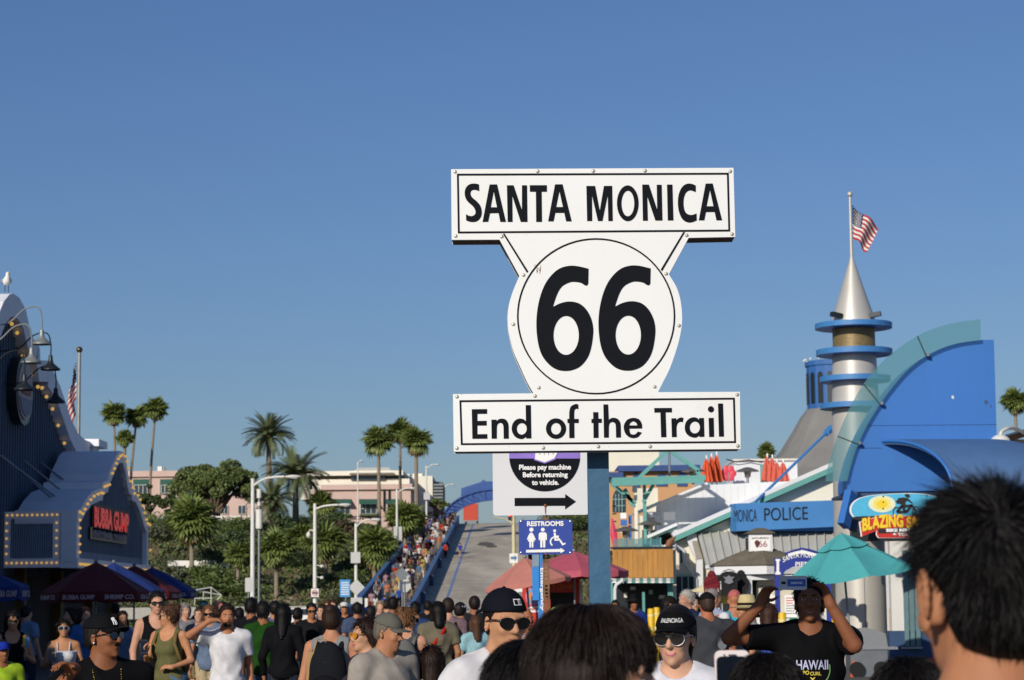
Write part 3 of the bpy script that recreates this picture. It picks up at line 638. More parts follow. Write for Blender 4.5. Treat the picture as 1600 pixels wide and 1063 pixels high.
L(d2, [(1257, 178), (1328, 177), (1424, 551), (1367, 551), (1349, 466), (1259, 467), (1242, 551), (1187, 551)], [[(1300, 238), (1337, 409), (1265, 409)]])
for k in (0, 219.5):
    L(lambda x, y: d8(x + k, y - (1 if k else 0)), [[(519, 385), (480, 376), (450, 375), (420, 383), (395, 401), (370, 432), (352, 472), (340, 520), (335, 570), (337, 620), (345, 665), (360, 700), (385, 728), (410, 742), (438, 746), (465, 742), (492, 728), (515, 700), (528, 665), (535, 620), (535, 590), (528, 560), (512, 530), (490, 510), (465, 502), (440, 502), (415, 509), (394, 520)], [(395, 512), (408, 475), (422, 451), (440, 438), (462, 431), (490, 434), (504, 442), (513, 444), (518, 437)]], [ell(440, 620.5, 45, 69)])
L(d3, [(124, 107), (297, 105), (297, 157), (187, 158), (187, 240), (292, 238), (292, 290), (187, 291), (187, 391), (299, 389), (300, 440), (131, 441)])
L(d3, [(347, 226), (405, 225), [(407, 245), (430, 222), (468, 214), (510, 225), (535, 262), (542, 310)], (543, 440), (487, 440), [(485, 310), (475, 275), (445, 260), (415, 280), (408, 315)], (407, 440), (350, 440)])
L(d3, [(737, 60), (794, 60), (800, 436), (742, 437), [(741, 415), (715, 437), (680, 444), (625, 425), (590, 380), (578, 325), (590, 270), (625, 228), (670, 213), (715, 222), (739, 243)]], [ell(692, 329, 57, 66)])
L(d3, ell(1081, 326, 114, 116), [ell(1081, 328, 58, 66)])
L(d3, [(1232, 433), (1290, 433), (1288, 262), (1338, 262), (1338, 217), (1287, 217), [(1287, 150), (1292, 115), (1310, 100), (1334, 105)], [(1333, 52), (1310, 47), (1275, 58), (1245, 85), (1232, 140)], (1231, 217), (1210, 217), (1212, 262), (1231, 262)])
L(d3, [(1503, 140), (1560, 140), (1562, 215), (1600, 215), (1600, 260), (1562, 260), (1564, 430), (1508, 432), (1506, 262), (1484, 262), (1484, 217), (1505, 217)])
L(d4, [(88, 50), (139, 50), [(146, 220), (165, 203), (200, 195), (245, 208), (270, 245), (276, 290)], (278, 408), (226, 409), [(224, 290), (215, 255), (185, 240), (155, 255), (147, 295)], (146, 409), (95, 410)])
L(d4, [[(508, 310), (505, 260), (475, 212), (413, 196), (350, 215), (315, 265), (311, 315), (330, 370), (370, 405), (415, 415), (465, 402), (505, 355)], [(462, 345), (440, 370), (410, 378), (380, 362), (369, 312)]], [[(368, 278), (380, 248), (412, 231), (445, 248), (458, 278)]])
L(d4, [(641, 89), (831, 88), (832, 135), (764, 135), (772, 404), (716, 405), (708, 136), (643, 137)])
L(d4, [(827, 202), (878, 200), [(880, 222), (905, 200), (930, 192), (958, 196)], [(950, 242), (925, 238), (900, 250), (885, 280), (882, 320)], (885, 403), (833, 404)])
L(d4, [(1128, 198), (1180, 197), (1185, 400), (1132, 402), [(1130, 385), (1100, 407), (1065, 408), (1015, 390), (982, 350), (973, 298), (985, 245), (1020, 205), (1068, 190), (1105, 197), (1127, 217)]], [ell(1082, 300, 56, 65)])
L(d4, [(1232, 197), (1286, 196), (1291, 401), (1238, 402)]); L(d4, ell(1257, 102, 33, 33))
L(d4, [(1334, 40), (1387, 40), (1398, 398), (1345, 399)])
bm_ = to_mesh('bolt', G().lathe((0, 0, 0), [(0, .006), (.006, .005), (.009, .001), (.009, 0)], 10), m_bolt, smooth=True)
for (u, v) in [(711, 268.6), (840, 267.7), (927, 267.3), (1008, 267), (1141, 268), (712, 369), (784, 370), (1073, 368), (1144, 366), (818, 430), (802, 507), (842, 606), (1041, 428), (1061, 509), (1023, 604.5), (714, 620), (836, 619), (1152, 617), (714, 700.5), (849, 700), (935, 698), (1016, 698), (1153, 697)]:
    inst('bolt', bm_, rs, W(u, v, SD - .0005), (pi / 2, 0, 0))
m_rust = M('rust_streak', '8a5a30', .9, var=.3, scale=40)
R = random.Random(2); g = G()
for k in range(16):
    u, v, w = 839 + R.uniform(-5, 6), 417 + R.uniform(-4, 6), R.uniform(.3, .9); h = R.uniform(1.5, 8); sgn([(u, v), (u + w, v + .5), (u + w * .6, v + h), (u + w * .2, v + h * .8)], -.0012, .0005, g)
ob('rust_spots', g, m_rust, rs, kind='stuff')
g = G()
for k in range(24): u, v = R.uniform(712, 1145), R.choice([R.uniform(365, 374), R.uniform(697, 704), R.uniform(614, 621)]); sgn([(u, v), (u + R.uniform(.3, 1), v), (u + .5, v + R.uniform(.5, 2))], -.001, .0005, g)
ob('grime_specks', g, M('sign_grime', '8e8a7c', .9), rs, kind='stuff')
# ---------------------------------------------------------------- pay-machine sign, restrooms sign on the rusty post
m_steel = M('rusty_post', '7a6248', .8, .3, var=.4, scale=25, bump=.4, dirt='a8763c', dirt_amt=.7); m_pw = M('pay_sign_white', 'd9dadb', .4, var=.03, scale=2, dirt='b9b4aa', dirt_amt=.2)
m_purple = M('purple_print', '8a70c8', .5); m_wprint = M('white_print', 'f0f0ec', .5, var=.02)
PD = 16.5; ps = thing('parking_sign', 'white pay machine sign with black half disc and arrow on rusty post', 'sign', (W(853, 860, PD).x, PD + .1, 0))
a = W(770.5, 806, PD); b = W(918, 640, PD); rr = .02
pts = [(a.x + rr, a.z), (b.x - rr, a.z), (b.x - .006, a.z + .006), (b.x, a.z + rr), (b.x, b.z), (a.x, b.z), (a.x, a.z + rr), (a.x + .006, a.z + .006)]
g = G(); g.prism(pts, [], lambda x, z, d: (x, d, z), PD, PD + .008); ob('sign_plate', g, m_pw, ps)
def pp(pts, dz, mat, name, parent, D=PD, holes=()): return ob(name, ppoly(pts, D - dz, dz * .8, holes=holes), mat, parent)
pp([(851 + 55.5 * cos(t), 712.5 + 55.5 * sin(t)) for t in np.linspace(.075, pi - .075, 40)], .004, m_ink, 'black_disc', ps)
pp([(851 + 55.5 * cos(t), 712.5 + 55.5 * sin(t)) for t in np.linspace(pi - .075, 2 * pi + .075, 40)], .004, m_purple, 'purple_band', ps)
pp([(836, 690), (873, 690), (873.5, 706), (868, 718), (851, 724.5), (834.5, 719)], .0065, m_purple, 'hand_outline', ps); pp([(837.5, 690), (872, 690), (872, 706), (866, 716.5), (851, 722.5), (836, 717.5)], .009, m_wprint, 'hand_symbol', ps)
for k in range(4): pp([(843 + k * 7, 690), (843.6 + k * 7, 690), (843.6 + k * 7, 711), (843 + k * 7, 711)], .0105, m_ink, 'finger_line', ps)
for s, u, v, w, h in (('Please pay machine', 851.6, 731.4, 81, 10.6), ('Before returning', 852, 743, 70, 10.4), ('to vehicle.', 852, 754, 42, 8.2)):
    txt(s, W(u, v, PD - .0045), (1, 0, -.004), (0, 0, 1), m_wprint, ps, h=h * PD / F, w=w * PD / F, bold=.035, eps=.003)
pp([(804, 778.2), (883, 778), (883, 772), (900, 784), (883, 796), (883, 790.5), (804, 790.8)], .004, m_ink, 'arrow', ps)
ob('bolt', G().ball(W(852, 790, PD - .006), (.011, .008, .011), 8, 5), m_rust, ps, smooth=True)
g = G(); ppoly([(851, 792), (853.5, 792), (853.2, 806), (851.6, 802)], PD - .003, .002, g); ob('rust_streak', g, m_rust, ps)
x0, x1 = W(848.5, 860, PD).x, W(858, 860, PD).x; g = G()
g.box((x0, PD + .012, -.1), (x0 + .012, PD + .05, 2.9)); g.box((x1 - .012, PD + .012, -.1), (x1, PD + .05, 2.9))
for k in range(110):
    z = .02 + k * .026; g.box((x0 + .0121, PD + .013, z), (x1 - .0121, PD + .017, z + .013))
ob('post', g, m_steel, ps)
m_rb = M('restroom_blue', '27449c', .45, var=.06, scale=4, dirt='3f5aa8', dirt_amt=.3)
RD = 16.45; rsn = thing('restrooms_sign', 'blue restrooms sign with white figures, wheelchair and arrow below the pay sign', 'sign', W(853, 868, RD))
a = W(811, 867, RD); b = W(894, 812, RD); rr = .012
pts = [(a.x + rr, a.z), (b.x - rr, a.z), (b.x, a.z + rr), (b.x, b.z - rr), (b.x - rr, b.z), (a.x + rr, b.z), (a.x, b.z - rr), (a.x, a.z + rr)]
g = G(); g.prism(pts, [], lambda x, z, d: (x, d, z), RD, RD + .006); ob('sign_plate', g, m_rb, rsn)
txt('RESTROOMS', W(852, 818.4, RD), (1, 0, 0), (0, 0, 1), m_wprint, rsn, h=7.8 * RD / F, w=57 * RD / F, bold=.04, eps=.004)
z6 = lambda x, y: (740 + x / 3.94, 690 + y / 3.94)
def ic2(segs, n='figure'): pp([z6(*p) for p in segs], .008, m_wprint, n, rsn, RD)
def ic(segs, holes=(), n='figure'):
    pp([z6(*p) for p in segs], .005, m_wprint, n, rsn, RD, [[z6(*p) for p in h] for h in holes])
ic([(348, 562), (362, 562), (372, 580), (383, 605), (376, 608), (370, 598), (376, 616), (368, 616), (368, 653), (358, 653), (357, 618), (354, 618), (354, 653), (344, 653), (343, 616), (334, 616), (342, 596), (336, 606), (328, 604), (338, 578)]); ic(ell(356, 543, 13, 13, 16), n='figure_head')
ic([(408, 560), (442, 560), (451, 570), (451, 608), (443, 608), (442, 580), (441, 653), (429, 653), (427, 610), (424, 610), (423, 653), (411, 653), (410, 580), (409, 608), (401, 608), (401, 570)]); ic(ell(426, 543, 12, 12, 16), n='figure_head')
ic(ell(499, 550, 9, 9, 14), n='figure_head'); ic([(493, 562), (506, 562), (507, 580), (526, 580), (526, 588), (508, 588), (510, 602), (534, 602), (552, 628), (564, 623), (568, 631), (547, 641), (527, 611), (498, 611)], n='wheelchair_user')
aa = np.linspace(-2.2, -5.9, 26); ic2([(502 + 33 * cos(t), 617 - 33 * sin(t)) for t in aa] + [(502 + 24 * cos(t), 617 - 24 * sin(t)) for t in aa[::-1]], n='wheel_symbol')
ic([(323, 668), (535, 662), (535, 655), (562, 673), (535, 688), (535, 680), (323, 684)], n='arrow')
for (u, v) in ((814, 815), (891, 815), (814, 864), (891, 864)): ob('bolt', G().ball(W(u, v, RD), (.008, .005, .008), 8, 4), m_bolt, rsn)
ob('bolt', G().ball(W(853, 866, RD), (.009, .006, .009), 8, 4), m_rust, rsn); ob('bolt', G().ball(W(853, 813, RD), (.009, .006, .009), 8, 4), m_rust, rsn)
ED = 19.; es = thing('emergency_post', 'bright blue post lettered Emergency behind the rusty sign post', 'post', (W(845, 900, ED).x, ED, 0))
m_eb = M('emergency_blue', '2f86d2', .4, var=.05); m_eg = M('emergency_grey', '7d93a6', .5)
ob('post', pbox(842.6, 866, 850, 1300, ED, .05), m_eb, es); ob('side_box', pbox(831.5, 886, 842.4, 938, ED - .01, .08), m_eb, es); ob('side_cap', pbox(831.5, 866, 842.4, 885.5, ED - .01, .08), m_eg, es)
txt('Emergency', W(846.6, 921, ED), (0, 0, -1), (1, 0, 0), m_wprint, es, h=6.6 * ED / F, w=66 * ED / F, bold=.03, eps=.004)

# ---------------------------------------------------------------- umbrellas
def umbrella(label, group, u, v, D, r, drop, mats, n=8, tilt=0., val=.0, text=None, tmat=None, vent=False, sag=.06, rot=0., polemat=None):
    A = W(u, v, D); t = thing('patio_umbrella', label, 'umbrella', (A.x, D, 0), group); c = A
    def P(k, s):  # k: rib position, s: 0 at apex .. 1 at rim
        a = rot + 2 * pi * k / n; f_ = abs((k % 1) - .5) * 2; rr = r * s * (1 - (1 - f_ ** 2) * .07)
        z = -drop * (s ** 1.15) + (-(1 - f_ ** 2) * sag * s * (1 - s * .6)); x, y = rr * cos(a), rr * sin(a)
        return V((c.x + x * cos(tilt) + z * sin(tilt), c.y + y, c.z - x * sin(tilt) + z * cos(tilt)))
    for k in range(n):
        m = mats[k % len(mats)]; g = G().sheet(lambda a, b: P(k + a * .999, .02 + b * .98), 6, 6)
        if val:
            g.sheet(lambda a, b: P(k + a * .999, 1.) + V((0, 0, -val * b * (1 + .12 * sin(a * pi)))), 6, 2)
        pn = ob('panel', g, m, t, smooth='all', recalc=False)
        if text:
            s = text[k % len(text)]; p0, p1 = P(k, 1.) + V((0, 0, -val * .55)), P(k + .999, 1.) + V((0, 0, -val * .55)); pm = P(k + .5, 1.) + V((0, 0, -val * .55)); rtv = (p1 - p0)
            outv = (pm - V((c.x, c.y, pm.z))).normalized()
            if rtv.normalized().cross(V((0, 0, 1))).dot(outv) < 0: rtv = -rtv
            txt(s, (p0 + p1) / 2 * .25 + pm * .75, rtv, (0, 0, 1), tmat, pn, h=val * .5, w=rtv.length * .8, bold=.03, eps=.045 * r)
        ob('rib', G().tube([P(k, .03) - V((0, 0, .03)), P(k, .5) - V((0, 0, .03)), P(k, .98) - V((0, 0, .03))], .012, 5), polemat or m_grey, t)
    if vent:
        for k in range(n):
            ob('vent_flap', G().sheet(lambda a, b: P(k + a * .999, .02 + b * .36) + V((0, 0, .07 - .02 * b)), 5, 3), mats[k % len(mats)], t, smooth='all', recalc=False)
    ob('pole', G().cyl((c.x + sin(tilt) * 1.4 * (-1 if tilt else 0), D, 0), (c.x, c.y, c.z - .02), .025, n=8), polemat or m_grey, t)
    ob('finial', G().ball(c + V((0, 0, .03)), .05, 8, 6), polemat or m_grey, t)
    return t
m_teal = M('teal_canvas', '4ba6a6', .8, var=.07, scale=3, dirt='3b8f90', dirt_amt=.3); m_coral = M('faded_coral_canvas', 'bd7a6c', .85, var=.08, scale=3, dirt='b06a58', dirt_amt=.3)
m_rose = M('rose_canvas', 'b85566', .8, var=.1, scale=3, dirt='c87880', dirt_amt=.4); m_mar = M('maroon_canvas', '5a0b0c', .8, var=.1); m_nav = M('royal_blue_canvas', '163274', .8, var=.1); m_blk = M('black_metal', '1c1c1e', .5)
m_lt = M('umbrella_lettering', 'c8a8a8', .8)
BG = 'restaurant umbrellas under the marquee'
umbrella('red umbrella in front of the marquee, nearest of the restaurant umbrellas, with white valance lettering', BG, 150, 879, 50, 1.15, .62, [m_mar], 8, 0, .2, ['SHRIMP CO.', 'BUBBA GUMP'], m_lt, rot=.25)
umbrella('blue umbrella between the two red restaurant umbrellas', BG, 178, 880, 55.5, 1.22, .66, [m_nav], 8, 0, .2, ['SHRIMP CO.', 'BUBBA GUMP'], m_lt, rot=.3)
umbrella('red umbrella between the two blue restaurant umbrellas', BG, 210, 884, 61, 1.22, .68, [m_mar], 8, 0, .2, ['SHRIMP CO.', 'BUBBA GUMP'], m_lt, rot=.2)
umbrella('farthest blue restaurant umbrella at the end of the row', BG, 238, 887, 67, 1.28, .66, [m_nav], 8, 0, .2, ['SHRIMP CO.', 'BUBBA GUMP'], m_lt, rot=.3)
umbrella('blue lettered umbrella by itself nearest the picture edge', BG, -22, 892, 46, .85, .3, [m_nav], 8, 0, .26, ['BUBBA GUMP', 'SHRIMP CO.'], m_lt, rot=.3)
umbrella('salmon umbrella tilted towards the ramp beside the red snack kiosk', None, 820, 872, 57, 1.08, .6, [m_coral], 8, -.14, .1, vent=False, rot=.2)
umbrella('pink red umbrella over the red snack kiosk behind the blue post', None, 897, 862, 60, 1.42, .5, [m_rose], 8, 0, .16, rot=.1)
umbrella('teal umbrella shading the steel food cart', None, 1314, 838, 50, 1.58, .92, [m_teal], 8, -.14, .0, vent=True, rot=.15, sag=.12)
# ---------------------------------------------------------------- restaurant at the left (facade runs away from the camera)
m_corr = M('blue_grey_siding', '5d6d80', .7, .2, var=.12, scale=1.2, dirt='4b5866', dirt_amt=.5, stretch=(1, 1, .2)); m_cop = M('pale_coping', 'efeff2', .6, var=.05, scale=2, dirt='cfcfd4', dirt_amt=.3)
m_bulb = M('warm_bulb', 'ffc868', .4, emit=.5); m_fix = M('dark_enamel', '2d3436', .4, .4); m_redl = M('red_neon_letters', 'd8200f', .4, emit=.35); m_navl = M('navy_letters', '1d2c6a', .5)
WX = -13.3
def wp(u, v, X):  # point on a plane x = X seen at pixel u, v
    d = rt * ((u - 800) / F) + up * ((531.5 - v) / F) + fwd; return CAM + d * (X / d.x)
bl = thing('shrimp_restaurant', 'blue grey seafood restaurant with curved parapet, lit bulbs and marquee', 'building', (WX, 60, 0))
pr = [(-90, 700), (-50, 640), (-30, 592), (-14, 538), (-3, 496), (6, 474), (15, 463), (21, 462), (30, 468), (40, 486), (46, 512), (52, 532), (60, 541), (62.5, 548), (63, 566), (76, 566.5), (77, 576), (84, 585), (94, 606), (103, 633), (112, 660), (122, 680), (133, 690), (141, 693)]
prof = [(p.y, p.z) for p in (wp(u, v, WX) for u, v in pr)]
prof = [(p.y, p.z) for p in (wp(u, v, WX + .32) for u, v in pr)]
poly = prof + [(prof[-1][0], 0), (prof[0][0], 0)]
g = G(); g.prism(poly, [], lambda y, z, d: (d, y, z), WX, WX - 9); ob('wall', g, m_corr, bl)
g = G()
for k in range(70):   # standing ribs of the siding
    y = 54 + k * .32
    if y > prof[-1][0] - .1: break
    zt = np.interp(y, [p[0] for p in prof], [p[1] for p in prof]) - .45; g.box((WX, y, 0), (WX + .04, y + .05, zt))
ob('siding_ribs', g, m_corr, bl, kind='stuff')
g = G(); n = len(prof)
off = []
for i in range(n):
    a = V(prof[max(0, i - 1)]); b = V(prof[min(n - 1, i + 1)]); d = (b - a).normalized(); off.append((prof[i][0] + d.y * .55 - (0 if i else 0), prof[i][1] - d.x * .55))
for i in range(n - 1):
    A, B, C_, D_ = prof[i], prof[i + 1], off[i + 1], off[i]; x0, x1 = WX - .4, WX + .32
    g.hexa([(x0, D_[0], D_[1]), (x1, D_[0], D_[1]), (x1, C_[0], C_[1]), (x0, C_[0], C_[1]), (x0, A[0], A[1] + .05), (x1, A[0], A[1] + .05), (x1, B[0], B[1] + .05), (x0, B[0], B[1] + .05)])
ob('coping', g, m_cop, bl)
p0 = wp(141, 700, WX + .2); ob('pillar', G().box((WX - .6, p0.y - .5, p0.z - 3), (WX + .38, p0.y + .5, p0.z)), m_cop, bl); ob('pillar_cap', G().box((WX - .8, p0.y - .75, p0.z + .001), (WX + .6, p0.y + .75, p0.z + .22)), m_cop, bl)
ME_BULB = to_mesh('bulb', G().ball((0, 0, 0), .036, 6, 4), m_bulb, smooth='all')
ctr = crom([(p[0], p[1]) for p in off], 2, False); acc = 0
for i in range(1, len(ctr)):
    acc += (V(ctr[i]) - V(ctr[i - 1])).length
    if acc > .62 and ctr[i][0] > 57: inst('bulb', ME_BULB, bl, (WX + .16, ctr[i][0] - .05, ctr[i][1] - .12), None, 1.5); acc = 0
# oval badge on the facade
c = wp(24, 611, WX + .05)
def oval(ry, rz, d0, d1): g = G(); g.prism([(c.y + ry * cos(a), c.z + rz * sin(a)) for a in np.linspace(0, 2 * pi, 41)[:-1]], [], lambda y, z, d: (d, y, z), d0, d1); return g
bd = ob('oval_badge', oval(1.05, .92, WX + .3, WX + .05), m_fix, bl); ob('badge_face', oval(.9, .78, WX + .33, WX + .301), M('badge_cream', 'a89a90', .6, var=.3, scale=2), bd)
g = G(); g.prism([(c.y + .8 * cos(a), c.z + .68 * sin(a)) for a in np.linspace(pi * 1.1, pi * 1.9, 20)], [], lambda y, z, d: (d, y, z), WX + .35, WX + .331); ob('badge_field', g, m_navl, bd)
g = G(); g.prism([(c.y - .62, c.z + .05), (c.y + .62, c.z + .05), (c.y + .5, c.z - .1), (c.y - .5, c.z - .1)], [], lambda y, z, d: (d, y, z), WX + .36, WX + .331); ob('badge_band', g, M('badge_red', '8a2a28', .6), bd)
# gooseneck lamps
for k, (u, v, dark) in enumerate(((65, 535, 0), (49, 564, 0), (79, 575, 1), (38, 606, 1), (87, 626, 1))):
    A = wp(u, v, WX + 1.35); t = thing('gooseneck_lamp', ['uppermost gooseneck lamp with pale shade by the parapet', 'second gooseneck lamp with pale shade above the oval badge', 'dark gooseneck lamp hanging farthest along the upper row', 'dark gooseneck lamp in front of the oval badge', 'lowest dark gooseneck lamp beside the descending parapet'][k], 'lamp', (WX, A.y, A.z), 'gooseneck lamps on the restaurant facade')
    mm = m_fix if dark else M('weathered_zinc', '8f9490', .5, .4)
    ob('arm', G().tube(crom([(WX + .02, A.y, A.z + .45), (WX + .5, A.y, A.z + .5), (WX + .9, A.y, A.z + .85), (WX + 1.25, A.y, A.z + .9), (WX + 1.35, A.y, A.z + .6), (WX + 1.35, A.y, A.z + .3)], 4, False), .019, 6), mm, t, smooth=True)
    ob('lamp_shade', G().lathe(A, [(.02, .34), (.05, .32), (.06, .2), (.08, .12), (.17, .04), (.255, -.03), (.255, -.06), (.24, -.06), (.16, .02), (.05, .08)], 18), mm, t, smooth=True)
# marquee projecting from the facade
MX = -11.5; ya = wp(121, 820, MX + .14).y; yb = wp(232, 820, MX + .14).y; zt = wp(121, 800, MX + .14).z; zb = wp(121, 878, MX + .14).z
mq = thing('marquee', 'bulb lined marquee with curved gable and red glowing letters', 'marquee', (MX, ya, zb))
fp = [(121, 800), (126, 798), (134, 783), (144, 771), (155, 766), (160, 766), (160.5, 756), (168, 753), (170, 742), (176, 728), (182, 713), (188, 707), (193, 709), (198, 727), (201, 748), (203, 757), (207, 759), (207.5, 767), (213, 770), (220, 786), (226, 808), (230, 818), (232, 822), (232, 878)]
f2 = [(p.y, p.z) for p in (wp(u, v, MX) for u, v in fp)]
f2 = [(p.y, p.z) for p in (wp(u, v, MX + .14) for u, v in fp)]
f2[-1] = (f2[-2][0], zb)
g = G(); g.prism(f2 + [(f2[0][0], zb)], [], lambda y, z, d: (d, y, z), MX, MX - .3); ob('sign_face', g, M('marquee_siding', '7b8794', .7, .15, var=.1, scale=1.5, dirt='525c68', dirt_amt=.5, stretch=(1, 1, .2)), mq)
g = G()
for k in range(60):
    y = ya + .3 + k * .3
    if y > yb - .15: break
    z1 = np.interp(y, [p[0] for p in f2], [p[1] for p in f2]) - .4; g.box((MX + .001, y, zb + .3), (MX + .03, y + .04, z1))
ob('face_ribs', g, M('marquee_siding', '7b8794'), mq, kind='stuff')
g = G(); off = []
for i in range(len(f2)):
    a = V(f2[max(0, i - 1)]); b = V(f2[min(len(f2) - 1, i + 1)]); d = (b - a).normalized(); off.append((f2[i][0] + d.y * .3, f2[i][1] - d.x * .3))
for i in range(len(f2) - 1):
    A, B, C_, D_ = f2[i], f2[i + 1], off[i + 1], off[i]; x0, x1 = MX - 1.5, MX + .14
    g.hexa([(x0, D_[0], D_[1]), (x1, D_[0], D_[1]), (x1, C_[0], C_[1]), (x0, C_[0], C_[1]), (x0, A[0], A[1] + .04), (x1, A[0], A[1] + .04), (x1, B[0], B[1] + .04), (x0, B[0], B[1] + .04)])
ob('coping', g, m_cop, mq)
ob('bottom_rail', G().box((MX - .3, ya, zb - .16), (MX + .16, yb, zb + .1)), m_cop, mq); ob('corner_post', G().box((MX - .29, ya - .02, zb), (MX + .12, ya + .45, zt + .05)), m_cop, mq)
acc = 0; P_ = crom(f2, 2, False)
for i in range(1, len(P_)):
    acc += (V(P_[i]) - V(P_[i - 1])).length
    if acc > .3: inst('bulb', ME_BULB, mq, (MX + .2, P_[i][0], P_[i][1] - .08), None, 1.2); acc = 0
k = 0
while ya + k * .36 < yb: inst('bulb', ME_BULB, mq, (MX + .21, ya + .1 + k * .36, zb - .06), None, 1.2); k += 1
for k in range(6): inst('bulb', ME_BULB, mq, (MX + .17, ya + .22, zb + .25 + k * .21), None, 1.1)
# side of the marquee that faces the camera: bulb frame round ribbed metal
xw = WX + .02; zc = zb
for (a, b, c_, d_) in ((xw, MX - .31, zt - .17, zt + .02), (xw, MX - .31, zb - .14, zb + .1), (xw, xw + .17, zb + .1, zt - .17), (MX - .5, MX - .31, zb + .1, zt - .17)): ob('side_frame', G().box((a, ya, c_), (b, ya + .3, d_)), m_cop, mq)
ob('side_panel', G().box((xw + .17, ya + .1, zb + .1), (MX - .5, ya + .2, zt - .17)), m_corr, mq)
g = G()
for k in range(19): x = xw + .2 + k * .058; g.box((x, ya + .06, zb + .1), (x + .03, ya + .099, zt - .17))
ob('panel_ribs', g, M('rib_metal', '9aa6b0', .6, .2), mq, kind='stuff')
ob('roof_deck', G().box((xw, ya + .31, zb - .1), (MX - .31, yb - .1, zb + .2)), m_fix, mq)
for k in range(11):
    x = xw + .09 + k * (MX - .42 - xw - .06) / 10
    for z in (zt - .07, zb - .02): inst('bulb', ME_BULB, mq, (x, ya - .02, z), None, .8)
for k in range(1, 6):
    for x in (xw + .08, MX - .4): inst('bulb', ME_BULB, mq, (x, ya - .02, zb + .02 + (zt - zb - .1) * k / 6), None, .8)
c = wp(176, 816, MX + .12); ob('letter_board', G().box((MX + .04, c.y - 3.0, c.z - .34), (MX + .1, c.y + 2.9, c.z + .42)), M('dark_board', '1a1012', .6), mq)
txt('BUBBA GUMP', (MX + .1, c.y - .1, c.z + .05), (0, 1, 0), (0, 0, 1), m_redl, mq, h=.56, w=5.6, bold=.05, eps=.03)
c2 = wp(173, 838, MX + .12); ob('letter_board', G().box((MX + .04, c2.y - 3.0, c2.z - .16), (MX + .1, c2.y + 2.8, c2.z + .16)), m_fix, mq); txt('SHRIMP CO. MARKET', (MX + .1, c2.y, c2.z), (0, 1, 0), (0, 0, 1), m_navl, mq, h=.22, w=5.2, bold=.03, eps=.03)
for k, (a, b) in enumerate((((-30, 690), (105, 790)), ((3, 712), (100, 795)), ((38, 720), (118, 785)), ((62, 722), (128, 772)))):
    p, q = wp(*a, WX + .05), wp(*b, MX - .6); ob('guy_wire', G().cyl(p, q, .03, n=5), m_grey, bl)
m_ochre = M('ochre_pillar', '6a4f1c', .7); m_door = M('dark_doorway', '1d1a18', .8)
for y in (58., 63., 68., 72.): ob('shopfront', G().box((WX, y, 0), (WX + .06, y + 3.2, 2.5)), m_door, bl); ob('column', G().box((WX, y + 3.4, 0), (WX + .3, y + 3.8, 2.7)), m_ochre, bl)
# pier building continued out of frame, added and sized for its shade on the crowd
t = thing('shade_building', 'unseen pier building added beside the seafood restaurant for its shade', 'building', (-15, 40, 0))
ob('wall', G().box((-22, 6, 0), (-10.2, 44.5, 5.3)), m_corr, t); ob('parapet', G().box((-22.2, 5.8, 5.3), (-10.0, 44.7, 5.6)), m_cop, t)
# flag pole with hanging flag, gull on the parapet
m_fr = M('flag_red', 'a8202c', .8, var=.08); m_fw = M('flag_white', 'd9d4cc', .8, var=.05); m_fb = M('flag_blue', '1f2a55', .8, var=.08); m_gold = M('pole_ball_bronze', '6a5a40', .35, .8)
def flag_mesh(fn, nu=24, stars=True):
    g = G(); vs = [fn(i / nu, j / 26) for j in range(27) for i in range(nu + 1)]; k = len(g.v); g.v += [tuple(v) for v in vs]
    for j in range(26):
        for i in range(nu):
            a = j * (nu + 1) + i; g.f.append((a, a + 1, a + nu + 2, a + nu + 1))
            blue = (i / nu < .4 and j < 14); g.m.append(2 if blue else (0 if (j // 2) % 2 == 0 else 1))
    return g
def stars(fn, n):
    g = G()
    for r_ in range(9):
        for c_ in range(6 - r_ % 2):
            u, v = .033 * (1 + 2 * c_ + r_ % 2), .054 * (r_ + 1); p = fn(u, v); q = fn(u + .01, v); w = fn(u, v + .01); a = (V(q) - V(p)).normalized(); b = (V(w) - V(p)).normalized(); nn = a.cross(b) * .012; s = n
            for sg in (1, -1):
                pts = [V(p) + nn * sg + a * (s * cos(k * pi / 5) * (1 if k % 2 == 0 else .42)) + b * (s * sin(k * pi / 5) * (1 if k % 2 == 0 else .42)) for k in range(10)]; g.add(pts, [tuple(range(10))])
    return g
D = 84.; p = W(122.5, 700, D); t = thing('flag_pole', 'weathered flag pole with dark ball behind the restaurant parapet', 'flag pole', (p.x, D, 0)); top = W(122.5, 551, D)
ob('pole', G().cyl((p.x, D, 0), (p.x, D, top.z), .075, .06), M('galvanised_pole', '9a9a92', .5, .5), t, smooth=True); ob('ball', G().ball((p.x, D, top.z + .1), .12), m_gold, t, smooth=True)
def f1(u, v):  # hangs limp: fly end falls down beside the pole
    x = p.x - .10 - .34 * u * (.4 + .6 * sin(pi * min(1, v * .9 + .1))) - .06 * sin(9 * u); z = top.z - .35 - v * 1.35 - u * 1.25; y = D - .05 + .16 * sin(u * 15 + v * 2) * (.3 + u); return (x, y, z)
t2 = thing('flag', 'limp stars and stripes hanging beside the restaurant parapet', 'flag', (p.x, D, top.z - 2)); ob('cloth', flag_mesh(f1), [m_fr, m_fw, m_fb], t2, smooth='all', recalc=False); ob('stars', stars(f1, .035), m_fw, t2, kind='stuff', recalc=False)
g1 = wp(7, 461, WX + .0); t = thing('seagull', 'white gull standing on top of the restaurant parapet', 'gull', g1); z = g1.z + .06; y = g1.y
m_gull = M('gull_white', 'e9e7e0', .8); m_gw = M('gull_grey', 'a7a9ab', .8)
gq = lambda x, dy, h: V((WX + .05 + x * .35 + dy * .8, y - x * .8 + dy * .4, z + h * .85))
